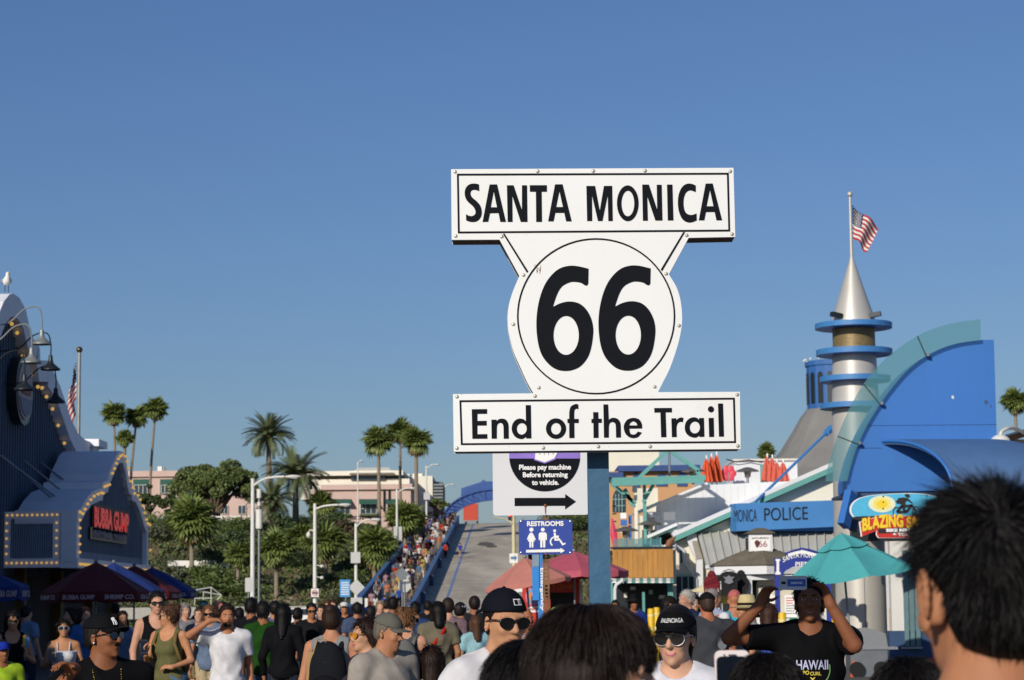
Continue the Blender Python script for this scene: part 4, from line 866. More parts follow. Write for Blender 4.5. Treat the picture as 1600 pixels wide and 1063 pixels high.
g = G(); g.tube([gq(-.20, 0, .30), gq(-.10, 0, .30), gq(.02, 0, .33), gq(.12, 0, .40), gq(.16, 0, .5), gq(.19, 0, .58), gq(.24, 0, .585)], [.02, .07, .11, .10, .055, .05, .025], 10); ob('body', g, m_gull, t, smooth='all')
ob('beak', G().tube([gq(.245, 0, .58), gq(.33, 0, .565)], [.02, .006], 6), M('gull_yellow', 'd9a437', .5), t)
for s in (-1, 1): ob('wing', G().tube([gq(.08, s * .09, .40), gq(-.08, s * .11, .35), gq(-.28, s * .04, .30)], [.045, .05, .01], 8, sq=.5), m_gw, t, smooth='all'); ob('leg', G().cyl(gq(.03, s * .05, 0), gq(.02, s * .05, .28), .012, n=5), m_fix, t)

# ---------------------------------------------------------------- blue curved-wall building and column tower at the right
m_bw = M('cobalt_wall', '3270ba', .55, var=.08, scale=.7, dirt='3f78c8', dirt_amt=.35, stretch=(1, 1, .25)); m_br = M('ring_blue', '3f7db8', .5, var=.08)
m_sil = M('brushed_silver', 'c4c0b6', .45, .3, var=.05, scale=1); m_wwall = M('white_stucco', 'd8d6d0', .85, var=.04, scale=1, dirt='bbb6ac', dirt_amt=.25); m_mos = M('gold_mosaic', '86734c', .5, .3, var=.5, scale=40)
BD = 54.; bb = thing('blue_pavilion', 'cobalt pavilion with quarter circle wall and curved canopy', 'building', W(1440, 960, BD))
arc = [(1533, 531.5), (1500, 536), (1470, 545), (1440, 561), (1415, 582), (1392, 609), (1370, 640), (1352, 671), (1338, 702), (1329, 731), (1324, 752)]
arcs = crom(arc, 4, False)
ob('curved_wall', ppoly([(1553, 531)] + arcs + [(1324, 769), (1560, 766)], BD, 1.6), m_bw, bb)
for v in (664, 700): ob('panel_seam', pbox(1345 if v < 690 else 1332, v, 1378 if v > 690 else 1557, v + .6, BD - .012, .01), M('seam_blue', '244f94', .6), bb)
R = random.Random(4)
for k in range(16): u = 1350 + k * 13.; ob('rivet', G().ball(W(u, 665.5 if k % 2 else 766, BD), (.012, .01, .012), 6, 4), m_grey, bb)
for (u, v, s) in ((1489, 621, .04), (1541, 629, .05), (1548, 635, .025)):
    p = W(u, v, BD - .003); g = G(); g.add([(p.x + s * cos(a) * R.uniform(.5, 1), BD - .004, p.z + s * 1.6 * sin(a) * R.uniform(.5, 1)) for a in np.linspace(0, 2 * pi, 9)[:-1]], [tuple(range(8))]); ob('paint_chip', g, m_wwall if u < 1500 else m_bluew, bb)
ob('soffit', pbox(1322, 769.5, 1560, 774, BD + .02, 2.5), m_bluew, bb)
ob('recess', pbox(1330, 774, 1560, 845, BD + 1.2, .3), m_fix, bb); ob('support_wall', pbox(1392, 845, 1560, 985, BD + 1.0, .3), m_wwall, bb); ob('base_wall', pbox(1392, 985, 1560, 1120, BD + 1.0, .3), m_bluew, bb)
for (a, b) in ((1412, 1419), (1421, 1428), (1430, 1437)): ob('slat', pbox(a, 860, b, 1010, BD + .94, .05), M('teal_grey_slat', '5d7c80', .6), bb)
ob('door_frame', pbox(1408, 1011, 1442, 1014, BD + .9, .08), m_grey, bb); ob('orange_panel', pbox(1452, 1028, 1500, 1120, BD + .95, .04), M('orange_panel', 'c8452c', .6), bb)
# canopy: an arched sheet leaning out towards the camera
def can(s, w, th):
    a = s * pi / 2; q = W(1380 + w * 158, 687, BD)
    return V((q.x + 1.25 * sin(a) * .98, BD - .02 - 2.0 * sin(a), q.z - (1 - cos(a)) * 1.2 - th))
m_can = M('canopy_blue', '4a6a94', .5, var=.1, scale=1.2, dirt='6b7f93', dirt_amt=.5); ns = 12; g = G()
vs = [can(i / ns, w, th) for th in (0, .12) for i in range(ns + 1) for w in (0, 1)]
k = 2 * (ns + 1)
fs = [(2 * i, 2 * i + 1, 2 * i + 3, 2 * i + 2) for i in range(ns)] + [(k + 2 * i + 2, k + 2 * i + 3, k + 2 * i + 1, k + 2 * i) for i in range(ns)] + [(2 * i, 2 * i + 2, k + 2 * i + 2, k + 2 * i) for i in range(ns)] + [(2 * i + 1, k + 2 * i + 1, k + 2 * i + 3, 2 * i + 3) for i in range(ns)] + [(2 * ns, 2 * ns + 1, k + 2 * ns + 1, k + 2 * ns)]
ob('canopy', g.add(vs, fs), m_can, bb, smooth=True)
for w in (0, 1): ob('canopy_rib', G().tube([can(i / ns, w, .04) + V((-.02 if w == 0 else .02, 0, .0)) for i in range(ns + 1)], .04, 6), m_bw, bb, smooth=True)
a = can(1, 0, .05); ob('strut', G().bar(a, (a.x + .1, BD - .02, a.z - .55), .08, .2), m_bw, bb); ob('strut', G().bar(W(1330, 770, BD - .3), W(1318, 822, BD - .6), .18, .3), m_bw, bb); ob('strut', G().bar(W(1340, 770, BD), W(1332, 830, BD - .2), .1, .2), m_bluew, bb)
# glass fin panes along the arc
m_fin = M('green_tint_glass', '5a949c', .08, var=.04, scale=.5, alpha=.42); m_fedge = M('glass_edge', '6f9a94', .3)
og = crom([(1532, 499.5), (1500, 503), (1460, 513), (1425, 530), (1395, 551), (1370, 575), (1343, 610), (1322, 650), (1305, 692), (1294, 728), (1290, 752)], 4, False); ig = [(u - .3, v) for u, v in arcs]
fin = thing('glass_fin', 'greenish glass fin curving along the edge of the cobalt wall', 'glass fin', W(1400, 752, BD - .15)); N = len(og)
for (a, b) in ((0, 11), (11, 23), (23, 31), (31, N - 1)):
    q = og[a:b + 1]; r_ = ig[a:b + 1][::-1]; ob('pane', ppoly(q + r_, BD - .16, .03), m_fin, fin)
    if a:
        (u1, v1), (u2, v2) = og[a], ig[a]; ob('joint', G().bar(W(u1, v1, BD - .15), W(u2, v2, BD - .15), .05, .02), m_fix, fin)
        ob('clamp', G().box(tuple(W(u2 + 1, v2, BD - .2)), tuple(W(u2 + 4, v2 - 4, BD - .1))), m_grey, fin)
# column tower
TD = 58.; tc = W(1336, 600, TD).x; zz = lambda v: W(1336, v, TD).z
tw = thing('column_tower', 'silver column tower with blue ring discs, cone spire and flag pole', 'tower', (tc, TD, 0))
ob('shaft', G().lathe((tc, TD, 0), [(.63, 0), (.63, zz(830)), (.60, zz(645)), (.545, zz(545))], 40), m_sil, tw, smooth=True)
ob('mosaic_band', G().lathe((tc, TD, 0), [(.535, zz(546)), (.535, zz(515))], 40), m_mos, tw, smooth=True)
ob('spire', G().lathe((tc, TD, 0), [(.56, zz(506)), (.54, zz(498)), (.30, zz(453)), (.08, zz(410)), (.045, zz(402))], 40), m_sil, tw, smooth=True)
for v, h, r in ((506, .13, .97), (547, .14, .96), (589, .13, .89), (631, .13, .89)): ob('ring_disc', G().lathe((tc, TD, zz(v)), [(.5, 0), (r, 0), (r, -h), (.5, -h)], 48), m_br, tw, smooth=True)
tp = W(1328.5, 308, TD); ob('mast', G().cyl((tc, TD, zz(410)), (tc, TD, tp.z), .045, .032, 10), m_sil, tw, smooth=True); ob('ball', G().ball((tc, TD, tp.z + .07), .075), m_sil, tw, smooth=True)
for s in (-1, 1): ob('spot_lamp', G().bar((tc + s * .36, TD - .4, zz(497)), (tc + s * .62, TD - .5, zz(494)), .16, .11), m_fix, tw)
ob('shaft_seam', G().box((tc - .01, TD - .636, .2), (tc + .01, TD - .62, 3)), m_grey, tw)
# flag flying from the mast
ft = W(1330, 320, TD).z
def f2_(u, v):
    x = tc + .05 + .68 * u - .34 * v * u; z = ft - v * .84 - u * .60 - .03 * sin(u * 7 + v * 2) + .22 * u * v; y = TD + .13 * sin(u * 8 + v * 1.5) * (.25 + u); return (x, y, z)
t2 = thing('flag', 'tattered stars and stripes flying from the silver tower', 'flag', (tc, TD, ft - 1)); ob('cloth', flag_mesh(f2_), [m_fr, m_fw, m_fb], t2, smooth='all', recalc=False); ob('stars', stars(f2_, .022), m_fw, t2, kind='stuff', recalc=False)
# blue turret and flared roof of the carousel hall behind
HD = 130.; hx = W(1300, 640, HD).x; hz_ = lambda v: W(1300, v, HD).z; th_ = thing('carousel_hall', 'grey flared hall roof with a blue arched turret behind the tower', 'building', (hx, HD, 0)); m_gr = M('roof_grey', '7d7c78', .8, var=.08, scale=.4, dirt='5f5e5a', dirt_amt=.4, stretch=(3, 3, .3)); m_tur = M('turret_blue', '2f62a0', .6, var=.08)
ob('turret', G().lathe((hx, HD, 0), [(1.4, hz_(640)), (1.4, hz_(574)), (1.48, hz_(573)), (1.48, hz_(566)), (1.3, hz_(565)), (0, hz_(562))], 16), m_tur, th_)
ob('roof', G().lathe((hx, HD, 0), [(1.45, hz_(640)), (1.8, hz_(652)), (2.3, hz_(675)), (3.0, hz_(705)), (4.0, hz_(735)), (6, hz_(775)), (6.2, hz_(780))], 16), m_gr, th_); ob('wall', G().lathe((hx, HD, 0), [(5.9, 0), (5.9, hz_(779))], 16), m_wwall, th_)
for k in range(16):
    a = 2 * pi * (k + .5) / 16; rr = 1.385; c = V((hx + rr * cos(a), HD + rr * sin(a), 0)); tx = V((-sin(a), cos(a), 0)); nx_ = V((cos(a), sin(a), 0)); w = .15
    pts = [(-w, hz_(632)), (w, hz_(632)), (w, hz_(590))] + [(w * cos(q), hz_(590) + w * 1.6 * sin(q)) for q in np.linspace(0, pi, 9)[1:]]
    g = G(); g.prism(pts, [], lambda x, z, d: tuple(c + tx * x + nx_ * d + V((0, 0, z))), .03, -.02); wd = ob('window', g, m_fix, th_)
    ob('bulb', G().ball((hx + 1.5 * cos(a), HD + 1.5 * sin(a), hz_(563)), .07, 6, 4), m_white, th_)
    if k in (6, 13): ob('roof_seam', G().tube([(hx + r_ * cos(a), HD + r_ * sin(a), hz_(v)) for r_, v in ((1.5, 640), (1.84, 652), (2.34, 675), (3.04, 705), (4.04, 735))], .05, 5), m_grey, th_)
# dome camera and the white wall with an eave behind the crowd head
t = thing('white_annex', 'white stucco wall with a tiled eave edge under the lone palm', 'building', W(1600, 760, 57)); ob('wall', pbox(1572, 686, 1760, 1120, 57, 3), m_wwall, t)
ob('eave', G().bar(W(1548, 694, 56.9), W(1640, 667, 56.9), .5, .14), M('eave_wood', 'a07850', .8, var=.2), t); ob('fascia', G().bar(W(1548, 688, 56.85), W(1640, 661, 56.85), .52, .05), m_cream, t)
t = thing('dome_camera', 'white dome security camera hanging from a curved arm at the wall', 'camera', W(1563, 712, 54)); cc = W(1563, 690, 54)
ob('arm', G().tube(crom([tuple(cc + V((0, 0, .12))), tuple(W(1566, 674, 54.1)), tuple(W(1578, 669, 54.4)), tuple(W(1592, 672, 55.5)), tuple(W(1600, 678, 57))], 5, False), .045, 8), m_pole, t, smooth=True)
ob('housing', G().lathe(cc, [(0, .16), (.1, .15), (.2, .08), (.25, -.02), (.25, -.2), (.23, -.22), (0, -.22)], 24), m_pole, t, smooth=True); ob('dome', G().ball(cc - V((0, 0, .22)), (.17, .17, .14), 16, 8), m_glass, t, smooth=True)
# bike rental sign
ZD = 52.3; bs = thing('bike_rental_sign', 'bright oval bike rental sign with rider silhouette under the cobalt wall', 'sign', W(1400, 842, ZD)); z7 = lambda x, y: (1140 + x / 5., 770 + y / 5.)
m_cy = M('sign_cyan', '4fb4d8', .5, var=.06); m_sy = M('sign_yellow', 'f2cf2c', .5, var=.03); m_sr = M('sign_red', 'c8281e', .5); m_dr = M('sign_dark', '1f1a1c', .5); m_pale = M('sign_pale_glow', 'e6e6c0', .5)
body = [z7(*p) for p in crom([(1040, 200), (985, 195), (952, 150), (960, 95), (1010, 50), (1100, 25), (1250, 12), (1400, 8), (1550, 18), (1660, 60), (1700, 130), (1680, 200), (1600, 215)], 4, True)]
def bz(pts, d, mat, name): return ob(name, ppoly(pts, ZD - d, .004 if d else .04), mat, bs)
cx_ = sum(p[0] for p in body) / len(body); cy_ = sum(p[1] for p in body) / len(body)
bz(inset(body, 1.035, (cx_, cy_)), .0, m_wprint, 'sign_panel'); bz(body, .008, m_cy, 'sky_field'); bz([z7(*p) for p in crom([(965, 190), (1120, 182), (1400, 182), (1690, 190), (1600, 215), (1040, 215)], 3, True)], .013, m_dr, 'ground_band')
for k, (rx, ry, mm) in enumerate(((105, 66, m_pale), (70, 48, M('sign_sun_edge', 'efe07a', .5)), (42, 32, m_sy))): bz([z7(1190 + rx * cos(a), 88 + ry * sin(a)) for a in np.linspace(0, 2 * pi, 33)[:-1]], .013 + k * .005, mm, 'sun')
rid = [[(1298, 70), (1320, 42), (1365, 36), (1400, 48), (1432, 82), (1425, 86), (1390, 62), (1372, 70), (1378, 108), (1360, 145), (1350, 148), (1356, 104), (1330, 86), (1305, 84)], [(1365, 20), (1382, 8), (1405, 14), (1408, 34), (1385, 40)]]
for q in rid: bz([z7(*p) for p in q], .03, m_dr, 'rider')
for (x, y) in ((1305, 150), (1455, 145)): ob('wheel', ppoly([z7(x + 30 * cos(a), y + 40 * sin(a)) for a in np.linspace(0, 2 * pi, 25)[:-1]], ZD - .03, .004, holes=[[z7(x + 24 * cos(a), y + 33 * sin(a)) for a in np.linspace(0, 2 * pi, 25)[:-1]]]), m_dr, bs)
g = G()
for a, b in (((1305, 150), (1340, 105)), ((1340, 105), (1420, 100)), ((1420, 100), (1380, 150)), ((1380, 150), (1340, 105)), ((1420, 92), (1455, 145)), ((1305, 150), (1380, 150))): g.bar(W(*z7(*a), ZD - .032), W(*z7(*b), ZD - .032), .02, .05)
ob('bicycle_frame', g, m_dr, bs)
plaque = [(1020, 230), (1140, 195), (1620, 170), (1720, 180), (1720, 262), (1560, 300), (1560, 352), (1165, 352), (1148, 325), (1152, 296), (1035, 342)]
bz(inset([z7(*p) for p in plaque], 1.03, z7(1370, 262)), .019, m_wprint, 'sign_panel'); bz([z7(*p) for p in plaque], .024, m_sr, 'red_field'); bz([z7(*p) for p in [(1160, 285), (1560, 262), (1700, 262), (1690, 290), (1560, 305), (1165, 320)]], .028, m_dr, 'dark_field')
for e, mm, bo in ((.034, m_sr, .1), (.042, m_sy, .045)):
    g = G()
    for s, x, y, w, h in (('BLAZING', 1195, 238, 322, 105), ('SADDLES', 1540, 220, 320, 92)): text_g(s, W(*z7(x, y), ZD), V((1, 0, .09)), (0, 0, 1), h=h / 5 * ZD / F, w=w / 5 * ZD / F, bold=bo, eps=e, g=g, arc=.04)
    ob('lettering', g, mm, bs, recalc=False)
txt('BIKE RENTALS', W(*z7(1365, 293), ZD), (1, 0, 0), (0, 0, 1), m_wprint, bs, h=26 / 5 * ZD / F, w=285 / 5 * ZD / F, bold=.06, eps=.036); txt('& TOURS', W(*z7(1365, 328), ZD), (1, 0, 0), (0, 0, 1), m_wprint, bs, h=26 / 5 * ZD / F, w=185 / 5 * ZD / F, bold=.06, eps=.036)
for (x, y) in ((1200, 30), (1200, 75), (1200, 125), (1540, 25), (1545, 75)): ob('bolt', G().ball(W(*z7(x, y), ZD - .02), (.02, .012, .02), 6, 4), m_dr, bs)
# ---------------------------------------------------------------- police station, terrace and kiosks
m_cw = M('cream_siding', 'e6e1cd', .85, var=.03, scale=1.5, dirt='cfc8b2', dirt_amt=.3); m_ww = M('white_siding', 'dcdedf', .8, var=.03, scale=1, dirt='c2c4c4', dirt_amt=.25, stretch=(2, 2, .4)); m_tg = M('teal_trim', '5f9f96', .6, var=.06); m_tl = M('pale_teal', '9fc6bd', .6, var=.05)
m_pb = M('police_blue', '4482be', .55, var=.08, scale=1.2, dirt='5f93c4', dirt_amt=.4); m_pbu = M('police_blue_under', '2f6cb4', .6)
m_seam = M('metal_roof', 'bdbcb2', .55, .1, var=.06, scale=1); m_wood = M('honey_wood', 'b5803a', .7, var=.18, scale=2, stretch=(4, 4, .4)); m_shing = M('grey_brown_shingle', '6b6455', .95, var=.3, scale=3, bump=.4)
m_sand = M('orange_stucco', 'c89a6c', .9, var=.05); m_btrim = M('deep_blue_trim', '2d4a80', .6)
PD_ = 74.
t = thing('police_station', 'cream gabled police station with blue lettered band and teal fascia', 'building', W(1180, 960, PD_))
ob('wall', ppoly([(1056, 960), (1056, 848), (1072, 842), (1240, 765), (1330, 726), (1330, 960)], PD_, 12), m_cw, t)
for (a, b, w, m) in (((1052, 843), (1345, 714), .16, m_tg), ((1050, 836), (1345, 706), .13, m_ww)): ob('fascia', G().bar(W(*a, PD_ - .25), W(*b, PD_ - .25), .5, w), m, t)
g = G(); a, b = W(1050, 833, PD_ - .3), W(1345, 703, PD_ - .3); g.add([a, b, b + V((0, 13, 0)), a + V((0, 13, 0))], [(0, 1, 2, 3)]); ob('roof', g, m_ww, t)
ob('gutter', G().tube([W(1046, 842, PD_ - .4), W(1052, 852, PD_ - .4), W(1068, 860, PD_ - .3), W(1070, 880, PD_ - .25)], .06, 6), m_ww, t); ob('downpipe', G().tube([W(1070, 880, PD_ - .3), W(1088, 905, PD_ - .3), W(1089, 990, PD_ - .3)], .05, 6), m_ww, t)
ob('pilaster', ppoly([(1072, 842), (1084, 824), (1098, 874), (1100, 960), (1088, 960), (1088, 876)], PD_ - .25, .2), m_ww, t); ob('pilaster_face', ppoly([(1081, 845), (1090, 845), (1098, 873), (1088, 874)], PD_ - .28, .028), M('weathered_grey', '9a948a', .8, var=.2), t)
ob('vent', pbox(1037, 800, 1055, 813, PD_ + 2.9, .1), m_grey, t)
ob('wall_lamp', pbox(1072, 879, 1078, 888, PD_ - .15, .15), m_frame, t); ob('wall_speaker', pbox(1063, 858, 1069, 879, PD_ - .15, .14), M('charcoal_paint', '4c4f52', .6), t)
w = ob('door', pbox(1056, 900, 1085, 960, PD_ - .06, .05), m_glass, t)
for u in (1056, 1066, 1076, 1085): ob('frame', pbox(u - .8, 898, u + .8, 960, PD_ - .12, .058), m_tl, w)
ob('frame', pbox(1054, 897, 1087, 901, PD_ - .13, .06), m_tl, w)
# blue lettered band, bent round a corner
B0, B1, B2 = W(1142, 812, PD_ - .5), W(1150, 812, PD_ - 1.0), W(1332, 806, PD_ - .7)
zt0, zb0 = W(1150, 787, PD_ - 1.0).z, W(1150, 830, PD_ - 1.0).z; zt1, zb1 = W(1325, 781, PD_ - .7).z, W(1325, 822, PD_ - .7).z
g = G(); g.hexa([(B1.x, B1.y, zb0), (B2.x, B2.y, zb1), (B2.x, B2.y + .6, zb1), (B1.x, B1.y + .95, zb0), (B1.x, B1.y, zt0), (B2.x, B2.y, zt1), (B2.x, B2.y + .6, zt1), (B1.x, B1.y + .95, zt0)])
g.hexa([(B0.x, B0.y, zb0), (B1.x - .004, B1.y, zb0), (B1.x - .004, B1.y + .95, zb0), (B0.x, B1.y + .95, zb0), (B0.x, B0.y, zt0), (B1.x - .004, B1.y, zt0), (B1.x - .004, B1.y + .95, zt0), (B0.x, B1.y + .95, zt0)])
bn = ob('name_band', g, m_pb, t); dx = V((B2.x - B1.x, B2.y - B1.y, 0)).normalized()
def onband(u, v): p = W(u, v, PD_ - .9); k = (p.x - B1.x) / dx.x; return V((p.x, B1.y + dx.y * k, p.z))
txt('POLICE', onband(1228, 803), dx + V((0, 0, .025)), (0, 0, 1), m_dark, bn, h=21 * 70 / F, w=72 * 70 / F, bold=.0, eps=.02); txt('MONICA', onband(1164, 806), dx + V((0, 0, .025)), (0, 0, 1), m_dark, bn, h=20 * 70 / F, w=38 * 70 / F, bold=-.005, eps=.02)
ob('band_strut', G().cyl(W(1180, 785, PD_ - .9), W(1300, 668, PD_ + 3), .05, n=6), m_pb, t); ob('strut_sleeve', G().cyl(W(1291, 677, PD_ + 2.7), W(1299, 669, PD_ + 2.95), .12, n=8), m_pb, t)
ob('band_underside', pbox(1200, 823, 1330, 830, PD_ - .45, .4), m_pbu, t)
# standing-seam roof
g = G(); p = [W(1104, 884, PD_ - 2.2), W(1325, 884, PD_ - 2.2), W(1325, 829, PD_ - .05), W(1090, 831, PD_ - .05)]; g.add(p + [q - V((0, 0, .12)) for q in p], [(0, 1, 2, 3), (7, 6, 5, 4), (0, 4, 5, 1), (1, 5, 6, 2), (2, 6, 7, 3), (3, 7, 4, 0)]); rf = ob('metal_roof', g, m_seam, t)
for k in range(17):
    s = (k + .3) / 17; a = p[0].lerp(p[1], s); b = p[3].lerp(p[2], s); ob('seam', G().bar(a + V((0, 0, .03)), b + V((0, -.02, .03)), .035, .06), m_seam, rf)
ob('gutter', G().bar(W(1102, 886, PD_ - 2.3), W(1325, 886, PD_ - 2.3), .12, .1), m_ww, t)
# upper white block and its roof terrace
UD = 80.; t = thing('white_terrace_block', 'white block with sloping parapet below the roof terrace', 'building', W(1130, 850, UD))
ob('wall', ppoly([(1028, 832), (1027, 790), (1104, 758), (1240, 752), (1340, 752), (1340, 832)], UD, 12), m_ww, t)
for k in range(22): u = 1032 + k * 11; ob('siding_joint', pbox(u, 790 - min(32, max(0, (u - 1027) * .41)), u + .5, 830, UD - .015, .013), m_frame, t)
ob('eave', G().bar(W(990, 804, UD - .4), W(1030, 786, UD - .4), 1.0, .1), m_ww, t); ob('coping', G().bar(W(1026, 788, UD - .06), W(1105, 755.5, UD - .06), .3, .08), m_ww, t)
ob('eave', G().bar(W(1010, 840, UD - 2.4), W(1056, 820, UD - 2.4), 1.2, .1), m_ww, t); ob('soffit', G().bar(W(1012, 843, UD - 2.2), W(1056, 824, UD - 2.2), 1.0, .1), m_tg, t)
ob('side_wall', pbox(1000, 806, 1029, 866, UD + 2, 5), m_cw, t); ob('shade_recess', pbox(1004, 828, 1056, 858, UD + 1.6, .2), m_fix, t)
ob('downpipe', G().tube([W(1008, 800, UD - .5), W(1014, 806, UD - .5), W(1026, 808, UD - .3), W(1027, 850, UD - .3)], .05, 6), m_ww, t)
RD_ = 84.
t = thing('roof_hut', 'small white hut on the roof terrace strung with lights', 'hut', W(1190, 756, RD_)); ob('wall', pbox(1147, 719, 1246, 760, RD_, 3), m_ww, t); ob('door', pbox(1188, 726, 1194, 756, RD_ - .05, .05), m_tg, t); ob('roof_edge', pbox(1145, 717, 1248, 720, RD_ - .1, 3.2), m_frame, t)
ob('light_string', G().tube([W(1135, 718, RD_ - .2), W(1150, 722, RD_ - .2), W(1170, 719, RD_ - .2), W(1192, 723, RD_ - .2)], .02, 4), m_dark, t)
m_or = M('orange_umbrella_cloth', 'd2552a', .8, var=.12); m_co = M('coral_umbrella_cloth', 'c9604c', .8, var=.12)
def closed_umb(label, u, v0_, v1_, D, m, group):
    A, B = W(u, v0_, D), W(u, v1_, D); h = A.z - B.z; t = thing('closed_umbrella', label, 'umbrella', B, group); g = G(); n = 16
    for (s, r) in ((0, .02), (.12, .07), (.4, .15), (.75, .21), (1., .25)): pass
    vs = []; prof_ = ((0, .02), (.12, .07), (.4, .15), (.75, .2), (1., .25))
    for s, r in prof_:
        for j in range(n): a = 2 * pi * j / n; q = r * (1 if j % 2 else .62); vs.append((B.x + q * cos(a), D + q * sin(a), A.z - h * s * (.97 if j % 2 else 1)))
    fs = [(i * n + j, i * n + (j + 1) % n, (i + 1) * n + (j + 1) % n, (i + 1) * n + j) for i in range(4) for j in range(n)]
    ob('canopy', g.add(vs, fs), m, t); ob('pole', G().cyl(B - V((0, 0, .6)), A + V((0, 0, .1)), .03, n=6), m_wprint, t)
for k, u in enumerate((1104, 1112, 1120)): closed_umb(['first', 'second', 'tallest and last'][k] + ' of the three furled orange umbrellas on the terrace', u, 716 - 3 * k, 754, 82 + k * .4, m_or, 'furled orange umbrellas')
for k, u in enumerate((1199, 1207, 1214, 1224)): closed_umb(['first', 'second', 'third', 'separate fourth'][k] + ' furled coral umbrella against the white roof hut', u, (713, 715, 722, 722)[k], 753, 83 - k * .2, m_co, 'furled coral umbrellas')
def heater(label, u, v, vb, D):
    A, B = W(u, v, D), W(u, vb, D); t = thing('patio_heater', label, 'heater', B, 'patio heaters'); ob('pole', G().cyl(B, A, .05, n=8), m_grey, t); ob('hood', G().lathe(A, [(.1, -.25), (.13, -.05), (.42, -.05), (.38, .0), (.1, .1), (0, .11)], 16), M('heater_hood', '7d7a72', .4, .5), t, smooth=True)
heater('patio heater beside the roof hut', 1168, 735, 756, 82); heater('patio heater under the teal trussed canopy', 1083, 735, 757, 80); heater('patio heater on the terrace below the sloping eave', 1015, 818, 850, 78); heater('patio heater by the glass rail over the wooden fence', 978, 828, 856, 76)
t = thing('pink_fan', 'round pink red fan ornament beside the orange umbrellas', 'ornament', W(1138, 752, 83)); p = W(1138, 740, 83)
for k in range(6): a = k * pi / 3; ob('blade', G().ball(p + V((.16 * cos(a), 0, .16 * sin(a))), (.14, .03, .14), 8, 5), M('pink_plastic', 'd94858', .5), t, smooth=True)
ob('stand', G().cyl(p, W(1138, 753, 83), .03, n=6), m_grey, t)
t = thing('steel_gable_frame', 'teal canopy with steel truss in front of the orange stucco building', 'canopy', W(1020, 850, 78)); D = 78
ob('roof_beam', G().bar(W(955, 752, D), W(1100, 748, D), 1.4, .16), m_tg, t); ob('edge_beam', G().bar(W(955, 757, D - .9), W(1100, 751, D - .9), .12, .14), m_tg, t)
for a, b in (((995, 750), (1043, 704)), ((1047, 704), (1092, 736)), ((1088, 736), (1098, 748)), ((958, 758), (992, 786)), ((1021, 757), (1005, 785)), ((976, 764), (990, 792))): ob('strut', G().bar(W(*a, D), W(*b, D), .12, .12), m_tg, t)
for u in (992, 1006): ob('column', G().box(tuple(W(u, 850, D)), tuple(W(u + 3, 753, D + .15))), m_cw if u < 1000 else m_tg, t)
ob('back_wall', pbox(993, 763, 1028, 800, D + 3, .3), m_cw, t)
ob('mast', G().cyl(W(1046, 750, D + 1), W(1046, 700, D + 1), .04, n=6), m_grey, t)
D = 108.; t = thing('orange_stucco_building', 'orange stucco building with blue trim and arched windows', 'building', W(1020, 850, D)); ob('wall', pbox(952, 736, 1086, 860, D, 10), m_sand, t); ob('parapet', pbox(966, 727, 1094, 736, D - .4, 11), m_btrim, t); ob('parapet', pbox(946, 738, 974, 746, D - .8, 11), m_btrim, t)
for (u, vb, vt, w_) in ((967, 800, 764, 10), (1034, 760, 740, 9), (994, 768, 738, 6), (1066, 760, 738, 8)):
    pts = [(u - w_, vb), (u + w_, vb), (u + w_, (vb + vt) / 2)] + [(u + w_ * cos(a), (vb + vt) / 2 - (vb - vt) * .5 * sin(a)) for a in np.linspace(0, pi, 9)[1:]]
    f = ob('window', ppoly(pts, D - .06, .1), m_btrim if u != 967 else m_glass, t)
    if u == 967:
        for k in range(3): ob('frame', pbox(u - 5 + k * 5 - .4, 772, u - 5 + k * 5 + .4, 800, D - .1, .03), m_tl, f)
        for v in (780, 790): ob('frame', pbox(u - w_, v, u + w_, v + .8, D - .105, .03), m_tl, f)
t = thing('cream_block', 'plain cream building far behind the blue post', 'building', W(990, 760, 150)); ob('wall', pbox(925, 690, 1030, 770, 150, 12), m_cw, t)
for k in range(4): ob('stair_rail', pbox(957, 790 + k * 12, 963, 792 + k * 12, 90, .1), m_dark, t)
t = thing('word_sculpture', 'blue and white stacked letter signs beside the arched window', 'sign', W(978, 850, 90))
for (u, v, w_, h_, m) in ((974, 806, 9, 9, m_wprint), (975, 817, 10, 9, m_pbu), (974, 828, 9, 9, m_wprint), (985, 812, 5, 14, m_pbu), (985, 832, 5, 22, m_pbu)): ob('sign_box', pbox(u - w_ / 2, v - h_ / 2, u + w_ / 2, v + h_ / 2, 90 + (u - 970) * .03, .15), m, t)
t = thing('pink_kayak', 'pink red paddle board standing on the terrace beside the blue post', 'board', W(962, 857, 77)); ob('board', G().tube([W(962, 857, 77), W(959, 835, 77), W(956, 810, 77)], [.07, .12, .03], 8, sq=.4), M('pink_board', 'd23a5a', .4), t, smooth=True)
# wooden fence, striped awning and teal shop front below
D = 72.; t = thing('wooden_balcony', 'honey coloured wooden board balcony above the teal shop', 'balcony', W(1004, 905, D))
x0, x1 = W(957, 880, D).x, W(1052, 880, D).x; z0, z1 = W(1004, 903, D).z, W(1004, 857.5, D).z; n = 12
for k in range(n): a = x0 + (x1 - x0) * k / n; ob('plank', G().box((a + .004, D - RN.uniform(0, .012), z0), (a + (x1 - x0) / n - .004, D + .05, z1)), m_wood, t)
ob('top_rail', G().box((x0 - .05, D - .05, z1 + .002), (x1 + .05, D + .1, z1 + .06)), m_fix, t); ob('floor_slab', G().box((x0, D + .06, z0 - .05), (x1, D + 5, z0 + .1)), m_cw, t)
t = thing('glass_rail', 'low glass rail with teal posts on the terrace over the balcony', 'railing', W(995, 857, D + .5))
for k in range(5): a, b = 958 + k * 15, 971 + k * 15; ob('pane', pbox(a, 842, b, 857, D + .3, .03), m_fin, t); ob('post', pbox(b, 840, b + 2, 857, D + .3, .08), m_tg, t)
t = thing('plaster_crest', 'row of white plaster scallops with a brown figure at the balcony end', 'ornament', W(1040, 857, D + .4))
